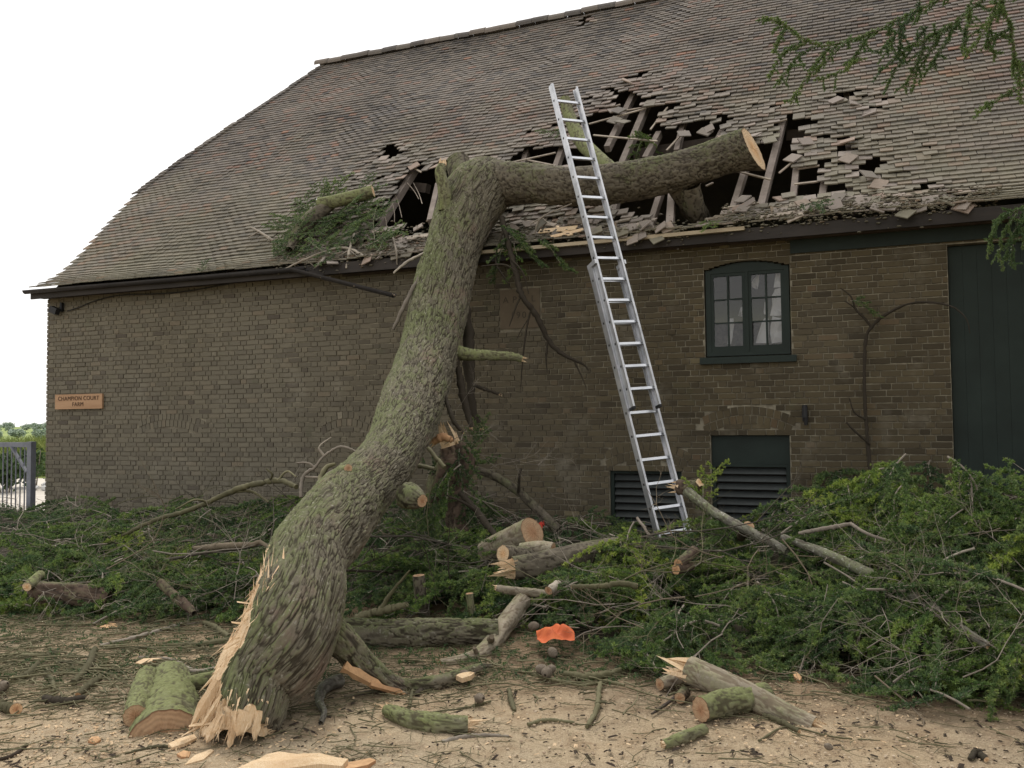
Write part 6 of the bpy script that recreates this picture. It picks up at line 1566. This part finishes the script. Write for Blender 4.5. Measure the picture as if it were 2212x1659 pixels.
for k, (x, y, d, lab) in enumerate(((1075, 545, 11.3, 'dark bough hanging at the eaves right of the trunk'), (1130, 520, 11.2, 'green bough drooping over the tilting board'), (1200, 545, 11.1, 'bough tip drooping over the eaves left of the ladder'), (1110, 560, 11.2, 'small spray hanging below the tilting board'))):
    put_bough(at_depth(x, y, d), (2, 6, 4, 4)[k], (0, 0, 0, 1)[k], (3.4, .4, .3, 5.0)[k], (.7, .5, .5, 1.1)[k], .2, (.85, .9, 1.0, .8)[k], lab, None)
for k, (x, y, lab) in enumerate(((1530, 485, 'tuft of green foliage at the foot of the limb prop'), (1760, 445, 'mossy clump of foliage on the eaves above the window'), (830, 525, 'flattened foliage on the eaves near the hole'), (440, 575, 'small tuft of foliage on the left eaves'))):
    roof_bough(x, y, 4, (1, 0, 0, 0)[k], rg.random() * 6, (.6, .7, .6, .4)[k], lab)
put_bough(at_wall(1870, 660, -.2), 4, 0, .2, .3, .5, .55, 'sparse dark spray on the dead climbing stem', None)
# bare branches
BREG = [(REG[0][0], 44), (REG[1][0], 14), (REG[2][0], 48)]
for poly, cnt in BREG:
    xs, ys = [q[0] for q in poly], [q[1] for q in poly]; c = 0
    while c < cnt:
        x = min(xs) + (max(xs) - min(xs)) * rg.random(); y = min(ys) + (max(ys) - min(ys)) * rg.random()
        if not inpoly(np.array([x]), np.array([y]), poly)[0]: continue
        if x > 1960 and y < 1190 or 1480 < x < 1740 and y < 1160: continue
        c += 1
        p = on_heap(x, y) + np.array([0, 0, .12 + .13 * rg.random()]); p[1] = min(p[1], -.4)
        yaw = rg.random() * 6.28; s = .55 + .5 * rg.random()
        nrm = hnormal(p[0], p[1]); slope = -(nrm[:2] @ np.array([math.cos(yaw), math.sin(yaw)]))
        k = int(rg.choice(8, p=(.17, .17, .12, .15, .16, .11, .07, .05))); k = k - 6 if k > 5 and y > 1300 else k; o = link('bare_branch', BARE[k]); o.rotation_euler = (rg.random() * 6.28, max(-.3, -math.atan(slope) + rg.normal(-.03, .15)), yaw); o.scale = (s,) * 3
        o.location = Vector(p) - o.rotation_euler.to_matrix() @ Vector((.4 * s, 0, 0))
        wh = where(p); colr = {M_twig_grey: 'grey', M_bark_pale: 'pale', M_twig_green: 'greenish', M_bark_limb: 'thick brown', M_bark_lichen: 'thick lichened'}[BARE[k].materials[0]]
        tag(o, f'bare {colr} branch {wh}', 'branch', 'bare branches ' + wh)
PALE = make_bare(301, 1.05, .0075, M_bark_pale), make_bare(305, 1.2, .008, M_twig_grey), make_bare(309, .8, .006, M_bark_pale)
for k, (x, y, d, yaw, pit, s_, lab) in enumerate(((1690, 1165, 6.8, -.55, .28, 1.0, 'pale forked bare branch beside the upper end of the long grey limb'), (1780, 1215, 6.35, -.8, .35, 1.0, 'pale twiggy branch fanning over the long grey limb'), (1640, 1185, 6.9, -2.4, .25, .9, 'pale bare branch fanning left below the lichen limb'), (1560, 1205, 6.7, -2.7, .1, .8, 'pale crooked twig near the cones below the lichen limb'),
        (1830, 1270, 6.0, -.9, .4, .9, 'white bare twigs hanging below the middle of the long grey limb'), (1960, 1200, 6.3, -.5, .35, 1.0, 'grey bare branch in the dark hollow above the long grey limb'), (1480, 1290, 6.2, 2.9, .0, .9, 'pale curving bare branch across the bright heap left of centre'), (1560, 1370, 5.6, -2.0, .3, .7, 'pale hooked branch hanging above the splintered log'), (1640, 1440, 5.3, -1.2, .4, .6, 'white forked twig hanging right behind the splintered log'), (1890, 1460, 5.0, -.4, .2, .8, 'white forked branch lying on the lower right brash'),
        (330, 1190, 8.0, .1, .0, 1.0, 'pale bare branch curving through the middle of the left heap'), (470, 1230, 7.6, -2.8, .1, .9, 'pale bare branch left of the split trunk in the heap'), (230, 1230, 7.8, .4, -.1, .9, 'pale looping branch above the dark rotten log'), (120, 1180, 8.4, 2.6, .1, .9, 'pale bare branch left of centre in the left heap'))):
    o = link('bare_branch', PALE[k % 3], loc=tuple(at_depth(x, y, d))); o.rotation_euler = (k * 1.3, pit, yaw); o.scale = (s_,) * 3; tag(o, lab, 'branch')
# mass of brash under the separate boughs, gap shade in its colour
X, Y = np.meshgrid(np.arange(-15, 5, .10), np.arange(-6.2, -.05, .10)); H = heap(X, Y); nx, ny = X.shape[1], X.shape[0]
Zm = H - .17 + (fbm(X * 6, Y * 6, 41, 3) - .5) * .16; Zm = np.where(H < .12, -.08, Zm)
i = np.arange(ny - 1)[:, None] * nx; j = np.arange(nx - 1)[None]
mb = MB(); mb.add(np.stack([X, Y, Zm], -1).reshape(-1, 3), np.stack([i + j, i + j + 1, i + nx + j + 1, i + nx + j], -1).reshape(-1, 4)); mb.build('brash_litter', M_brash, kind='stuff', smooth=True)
mb = MB()
n = 11000; xs = -14.5 + 19 * rg.random(n); ys = -6 + 5.8 * rg.random(n); h_ = heap(xs, ys); k = h_ > .08
pos = np.stack([xs, ys, h_ - .12 + .08 * rg.random(n)], 1)[k]; ax_ = rg.normal(0, 1, pos.shape); ax_[:, 2] *= .4; ax_ /= np.linalg.norm(ax_, axis=1)[:, None]
needles(mb, pos, ax_, .1 + .4 * rg.random(len(pos)), rg, 7, .05, .005)
mb.build('brash_foliage', M_needle_dark, kind='stuff')
mb = MB()
for k in range(1500):
    x, y = -14 + 18 * rg.random(), -5.8 + 5.2 * rg.random(); h0 = float(heap(x, y))
    if h0 < .1: continue
    l = .15 + .5 * rg.random() ** 2; a = rg.random() * 6.28; d = np.array([math.cos(a), math.sin(a), rg.normal(.05, .3)]); c_ = rg.normal(0, .25, 3)
    u = np.linspace(-.5, .5, 5)[:, None]; P_ = np.array([x, y, h0 + .02 + .06 * rg.random()]) + u * l * d + u ** 2 * l * c_
    tube(mb, P_, np.linspace(.0045, .0018, 5) * (.6 + .9 * rg.random()), 4, tint=rg.random(), cap=False)
mb.build('brash_twigs', M_twig_grey, kind='stuff', smooth=True)
# litter of twigs, needles and grit on the gravel
mb = MB(); c = 0
while c < 5200:
    y = 1330 + 335 * rg.random() ** 1.25; x = -60 + 2330 * rg.random()
    dens = .20 + .80 * (1 - sstep(1420, 1580, np.array(y))) + .5 * (x < 560) * (y < 1500)
    if 1050 < x < 2212: dens *= .75 if y < 1500 else .4
    if rg.random() > dens: continue
    c += 1
    p = at_ground(x, y, .008); l = (.05 + .28 * rg.random() ** 2.2); a = rg.normal(.2, 1.0); d = np.array([math.cos(a), math.sin(a), 0]); cv = np.array([-d[1], d[0], 0]) * rg.normal(0, .3)
    r = .0015 + .0035 * rg.random() ** 2; u = np.linspace(-.5, .5, 5)[:, None]
    P_ = p + u * l * d + u ** 2 * l * cv + np.array([0, 0, r]) + rg.normal(0, .003, (5, 3)) * [1, 1, .5]
    P_[:, 2] = np.maximum(P_[:, 2], .004) + .012 * rg.random()
    tube(mb, P_, np.linspace(r, r * .5, 5), 4, tint=rg.random(), cap=False)
    if l > .2:
        for q in (1, 3): tube(mb, [P_[q], P_[q] + .3 * l * (d * .6 + np.array([-d[1], d[0], .1]) * (1 if q == 1 else -1))], [r * .6, r * .3], 3, tint=rg.random(), cap=False)
for k in range(700):
    y = 1335 + 190 * rg.random(); x = -60 + (640 if k % 3 else 2330) * rg.random(); p = at_ground(x, y, .01); l = .12 + .4 * rg.random() ** 2; a = rg.normal(.15, .8); d = np.array([math.cos(a), math.sin(a), 0]); cv = np.array([-d[1], d[0], 0]) * rg.normal(0, .4)
    r = .003 + .005 * rg.random() ** 2; u = np.linspace(-.5, .5, 6)[:, None]; P_ = p + u * l * d + u ** 2 * l * cv + np.array([0, 0, r + .02 * rg.random()]) + rg.normal(0, .005, (6, 3)) * [1, 1, .4]
    tube(mb, P_, np.linspace(r, r * .5, 6), 5, tint=rg.random(), cap=False)
mb.build('twig_litter', M_twig_green, kind='stuff', smooth=True)
mb = MB()
for k in range(1700):
    y = 1320 + 150 * rg.random(); x = -40 + 2290 * rg.random(); p = at_ground(x, y, .012)
    d = rg.normal(0, 1, 3); d[2] *= .15; d /= np.linalg.norm(d)
    q = np.arange(0, .05 + .10 * rg.random(), .02)[:, None]
    needles(mb, p + q * d, np.repeat(d[None], len(q), 0), np.full(len(q), .15 + .5 * rg.random()), rg, 5, .02, .003)
mb.build('needle_sprigs', M_needle_dark, kind='stuff')
mb = MB()
for k in range(5200):
    y = 1400 + 270 * rg.random(); x = -40 + 2290 * rg.random(); p = at_ground(x, y, .004); rock(mb, p, .0028 + .007 * rg.random() ** 3, rg, tint=rg.random(), flatz=.5)
mb.build('grit', M_pebble, kind='stuff')
mb = MB()
for k in range(900):
    y = 1390 + 270 * rg.random(); x = -40 + 2290 * rg.random(); p = at_ground(x, y, .006); l = .006 + .028 * rg.random() ** 3
    a = rg.random() * 6.28; d = np.array([math.cos(a), math.sin(a), rg.normal(0, .2)]) * l; s = np.array([-d[1], d[0], 0]) * .35
    mb.add([p - d - s, p + d - s, p + d + s, p - d + s, p - d * .6 + [0, 0, .006], p + d * .6 + [0, 0, .006]], [[0, 1, 5, 4], [2, 3, 4, 5]], tint=rg.random())
mb.build('bark_crumbs', M_bark_red, kind='stuff')
mb = MB()
for k in range(1700):
    cl = ((300, 1560, 160, 40), (560, 1610, 260, 40), (120, 1600, 140, 40), (1700, 1560, 160, 60), (1100, 1540, 500, 60))[int(rg.integers(0, 5))]
    x, y = rg.normal(cl[0], cl[2]), rg.normal(cl[1], cl[3])
    if y < 1380 or y > 1690: continue
    p = at_ground(x, y, .006); l = .003 + .013 * rg.random() ** 2; a = rg.random() * 6.28; d = np.array([math.cos(a), math.sin(a), rg.normal(0, .25)]) * l; s = np.array([-d[1], d[0], 0]) * (.2 + .4 * rg.random())
    mb.add([p - d - s, p + d - s, p + d + s, p - d + s, p - d * .6 + [0, 0, .004], p + d * .6 + [0, 0, .004]], [[0, 1, 5, 4], [2, 3, 4, 5]], tint=rg.random())
mb.build('sawdust', M_wood, kind='stuff')
# cedar cones
def make_cone(seed):
    rg = np.random.default_rng(seed); mb = MB(); nu, nv = 18, 22
    a = np.arange(nu) / nu * 6.283; t_ = np.linspace(0, 1, nv); A, T_ = np.meshgrid(a, t_)
    sc_ = np.abs(np.sin(T_ * 22 + 0)) * .10 + .05 * np.sin(A * 9 + (np.floor(T_ * 7) % 2) * math.pi)
    r = .030 * np.sin(np.clip(T_ * .96 + .02, 0, 1) * math.pi) ** .6 * (1 + sc_); z = (T_ - .5) * .085
    V = np.stack([r * np.cos(A), r * np.sin(A), z], -1).reshape(-1, 3); i = np.arange(nv - 1)[:, None] * nu; j = np.arange(nu)[None]
    mb.add(V, np.stack([i + j, i + (j + 1) % nu, i + nu + (j + 1) % nu, i + nu + j], -1).reshape(-1, 4), tint=np.clip(.3 + sc_.reshape(-1) * 3, 0, 1)); return mb.mesh('cedar_cone', M_cone, True)
CONE = [make_cone(k) for k in range(3)]
for k, (x, y, lab) in enumerate(((1171, 1453, 'leftmost of three grey cones clustered at the right heap front'), (1181, 1460, 'middle cone of three clustered at the right heap front'), (1190, 1452, 'rightmost of three grey cones clustered at the right heap front'), (1194, 1416, 'cone just below the orange cloth'), (1153, 1358, 'cone at the end of a pale twig left of the orange cloth'),
        (1559, 1164, 'cone left of the grey lichen limb'), (1593, 1168, 'cone under the lower end of the lichen limb'), (1539, 1198, 'brown cone below the lichen limb'), (1578, 1268, 'large dark cone in the middle of the right heap'), (2172, 1250, 'dark cone at the right picture edge on the heap'), (489, 1302, 'left of two grey cones beside the split trunk'), (499, 1296, 'right of two grey cones beside the split trunk'),
        (1036, 1516, 'cone on the gravel behind the mossy log'), (6, 1490, 'grey cone at the left picture edge'), (1470, 1134, 'grey cone just right of the ladder foot'), (1421, 1196, 'cone in the foliage below the ladder foot'), (1790, 1622, 'small dark cone alone on the right gravel'), (1004, 1465, 'brown cone near the root like bark strip'))):
    p = on_heap(x, y, .03); o = link('cedar_cone', CONE[k % 3], loc=tuple(p + np.array([0, 0, .02]))); o.rotation_euler = (rg.random() * 3, rg.random() * 3, rg.random() * 6); o.scale = ((.85 + .25 * rg.random()) * (.55 if 'small' in lab else 1),) * 3
    tag(o, lab, 'cone', 'fallen cedar cones')

# ------------------------------------------------------------------ the standing cedar whose branches hang into the picture
ct = empty('cedar_tree', 'standing cedar whose drooping branches hang into the top right', 'tree', (4.6, -7.2, 0))
def cpart(name, mb, mats, smooth=True, kind=None): 
    o = mb.build(name, mats, ct, smooth, kind); o.matrix_parent_inverse = Matrix.Translation(-ct.location); return o
mb = MB(); bark_tube(mb, [(4.6, -7.2, -.1), (4.55, -7.1, 2), (4.4, -6.9, 5), (4.4, -6.8, 9), (4.4, -6.8, 12)], [.5, .42, .36, .26, .1], nu=60, nv=140, cell=.05, amp=.014, seed=31); cpart('trunk', mb, [M_bark, M_wood])
def strand(pts, d, fat=.028, dens=.010, rad=.006):
    P_ = spline(np.array([at_depth(x, y, d + (dd[0] if dd else 0)) for x, y, *dd in pts]), 12 * len(pts))
    P_ = P_ + (fbm(np.arange(len(P_)) * .4, np.zeros(len(P_)) + pts[0][0], 3, 2)[:, None] - .5) * .03
    tube(HW, P_, np.linspace(rad, rad * .35, len(P_)), 5, tint=.3, cap=False)
    l = np.concatenate([[0], np.cumsum(np.linalg.norm(np.diff(P_, axis=0), axis=1))]); q = np.arange(0, l[-1], dens)
    pos = np.stack([np.interp(q, l, P_[:, a]) for a in range(3)], 1); T_ = np.gradient(P_, axis=0); T_ /= np.linalg.norm(T_, axis=1)[:, None]
    axv = np.stack([np.interp(q, l, T_[:, a]) for a in range(3)], 1)
    t0 = .15 + .35 * rg.random()
    needles(HL, pos + rg.normal(0, .006, pos.shape), axv, np.clip(t0 + .5 * q / l[-1], 0, 1), rg, 9, fat, .0028, up=0)
    # short side sprigs
    for k in range(int(l[-1] / .07)):
        b = int(rg.random() * (len(P_) - 1)); dv = T_[b] * .6 + rg.normal(0, .5, 3) + np.array([0, 0, -.35]); dv /= np.linalg.norm(dv); ll = .04 + .09 * rg.random()
        q = np.arange(0, ll, dens * 1.1)[:, None]; needles(HL, P_[b] + q * dv, np.repeat(dv[None], len(q), 0), np.clip(np.full(len(q), t0 + .25), 0, 1), rg, 8, fat * .9, .0028, up=0)
HANG = [
    ([[(2300, -120), (2150, -60), (2010, 8), (1950, 38), (1890, 68), (1830, 90), (1770, 96), (1725, 78), (1690, 50), (1650, 36)]], [[(1800, 92), (1770, 130), (1740, 175), (1720, 200), (1706, 222)], [(1772, 96), (1735, 115), (1700, 150), (1678, 182)], [(1830, 90), (1800, 115), (1765, 150)], [(1868, 78), (1850, 120), (1825, 150), (1790, 165), (1760, 175)], [(1735, 85), (1690, 120), (1660, 165)], [(1920, 55), (1925, 85), (1918, 110)], [(1850, 125), (1838, 140), (1830, 150)], [(1700, 60), (1680, 90), (1670, 115)]], 6.6),
    ([[(2350, -160), (2200, -60), (2110, 10), (2060, 50), (2000, 85), (1960, 105), (1935, 128)]], [[(2000, 60), (1965, 110), (1935, 150), (1915, 190)], [(2040, 60), (2010, 110), (1985, 150), (1970, 195)], [(2070, 45), (2045, 90), (2010, 140), (1985, 180)], [(2000, 85), (1985, 130), (1965, 165), (1955, 200)], [(1940, 40), (1945, 90), (1930, 130), (1900, 150)], [(2095, 30), (2085, 80), (2080, 110)], [(1990, 0), (1960, 45), (1925, 85), (1895, 115)]], 6.3),
    ([[(2400, -120), (2280, -70), (2170, -10), (2185, 60), (2195, 130), (2202, 190), (2206, 222)]], [[(2150, -20), (2140, 40), (2110, 90), (2085, 120)], [(2185, 60), (2150, 80), (2125, 105)], [(2165, 20), (2130, 50), (2110, 70)], [(2200, 190), (2170, 205), (2140, 225), (2110, 240)], [(2195, 130), (2215, 170), (2225, 210)], [(2140, 40), (2135, 90), (2150, 130)], [(2100, -20), (2095, 20), (2090, 45)]], 5.9),
    ([[(2420, 300), (2300, 400), (2230, 440), (2185, 458)]], [[(2190, 458), (2155, 480), (2140, 520), (2135, 555)], [(2195, 462), (2170, 500), (2158, 540), (2170, 580)], [(2205, 460), (2195, 500), (2185, 545), (2190, 580)], [(2215, 455), (2215, 500), (2208, 540)], [(2180, 460), (2160, 470), (2145, 490)], [(2210, 470), (2180, 520), (2175, 560)]], 7.2)]
for mains, subs, d in HANG:
    HW, HL = MB(), MB()
    for s_ in mains: strand(s_, d, .026, .008, .009)
    for s_ in subs: strand([(x, y, rg.normal(0, .05)) for x, y in s_], d - .05 + .15 * rg.random(), .022, .010, .004)
    cpart('branch', HW, M_twig_grey); cpart('needles', HL, M_needle_dark, False)
# the rest of the crown, above and beside the view
c = 0
while c < 62:
    x, y, z = 1.2 + 7.5 * rg.random(), -12.0 + 9.5 * rg.random(), 4.8 + 6.5 * rg.random()
    if math.hypot(x - 4.4, y + 7) > 4.2 * (1.15 - (z - 4.8) / 9): continue
    px__ = np.array([x, y, z]) - CAM; dd = px__ @ _f
    if dd > .2:
        q = to_px((x, y, z - 1.0)); 
        if q[0] < 2900 and q[1] > -900: continue
    c += 1
    yaw = math.atan2(y + 7, x - 4.4) + rg.normal(0, .3)
    o = put_bough((x, y, z), int(rg.integers(0, 8)), 1, yaw, .15 + .2 * rg.random(), rg.normal(0, .2), 2.4 + rg.random(), cat=None, lab='', name='bough')
    o.parent = ct; o.matrix_parent_inverse = Matrix.Translation(-ct.location)
for k in range(9):
    z = 5 + .8 * k; a = k * 2.4; mb = MB(); tube(mb, spline([(4.4, -6.85, z), (4.4 + 1.6 * math.cos(a), -6.85 + 1.6 * math.sin(a), z + .35), (4.4 + 3.2 * math.cos(a), -6.85 + 3.2 * math.sin(a), z + .3)], 12), np.linspace(.12, .03, 12), 8)
    if 0 < (a % 6.28) < 6.3: cpart('limb', mb, M_bark_limb)

# like things of one spot are told apart by their order across the picture
GR = {}
for o in col.objects:
    if o.parent is None and o.get('group') and o.name.split('.')[0] in ('cedar_bough', 'bare_branch'): GR.setdefault(o['label'], []).append(o)
ORD = ['second', 'third', 'fourth', 'fifth', 'sixth', 'seventh', 'eighth', 'ninth', 'tenth', 'eleventh', 'twelfth', 'thirteenth', 'fourteenth', 'fifteenth', 'sixteenth', 'seventeenth', 'eighteenth', 'nineteenth', 'twentieth', 'twenty-first', 'twenty-second', 'twenty-third', 'twenty-fourth', 'twenty-fifth', 'twenty-sixth']
for lab, os_ in GR.items():
    n = len(os_)
    if n < 2: continue
    def midx(o):
        return to_px(np.array(o.location) + np.array(o.rotation_euler.to_matrix() @ Vector((.5 * o.scale[0], 0, 0))))[0]
    os_.sort(key=midx)
    for k, o in enumerate(os_):
        o['label'] = lab + (', leftmost' if k == 0 else ', rightmost' if k == n - 1 else f', {ORD[k - 1]} from left')
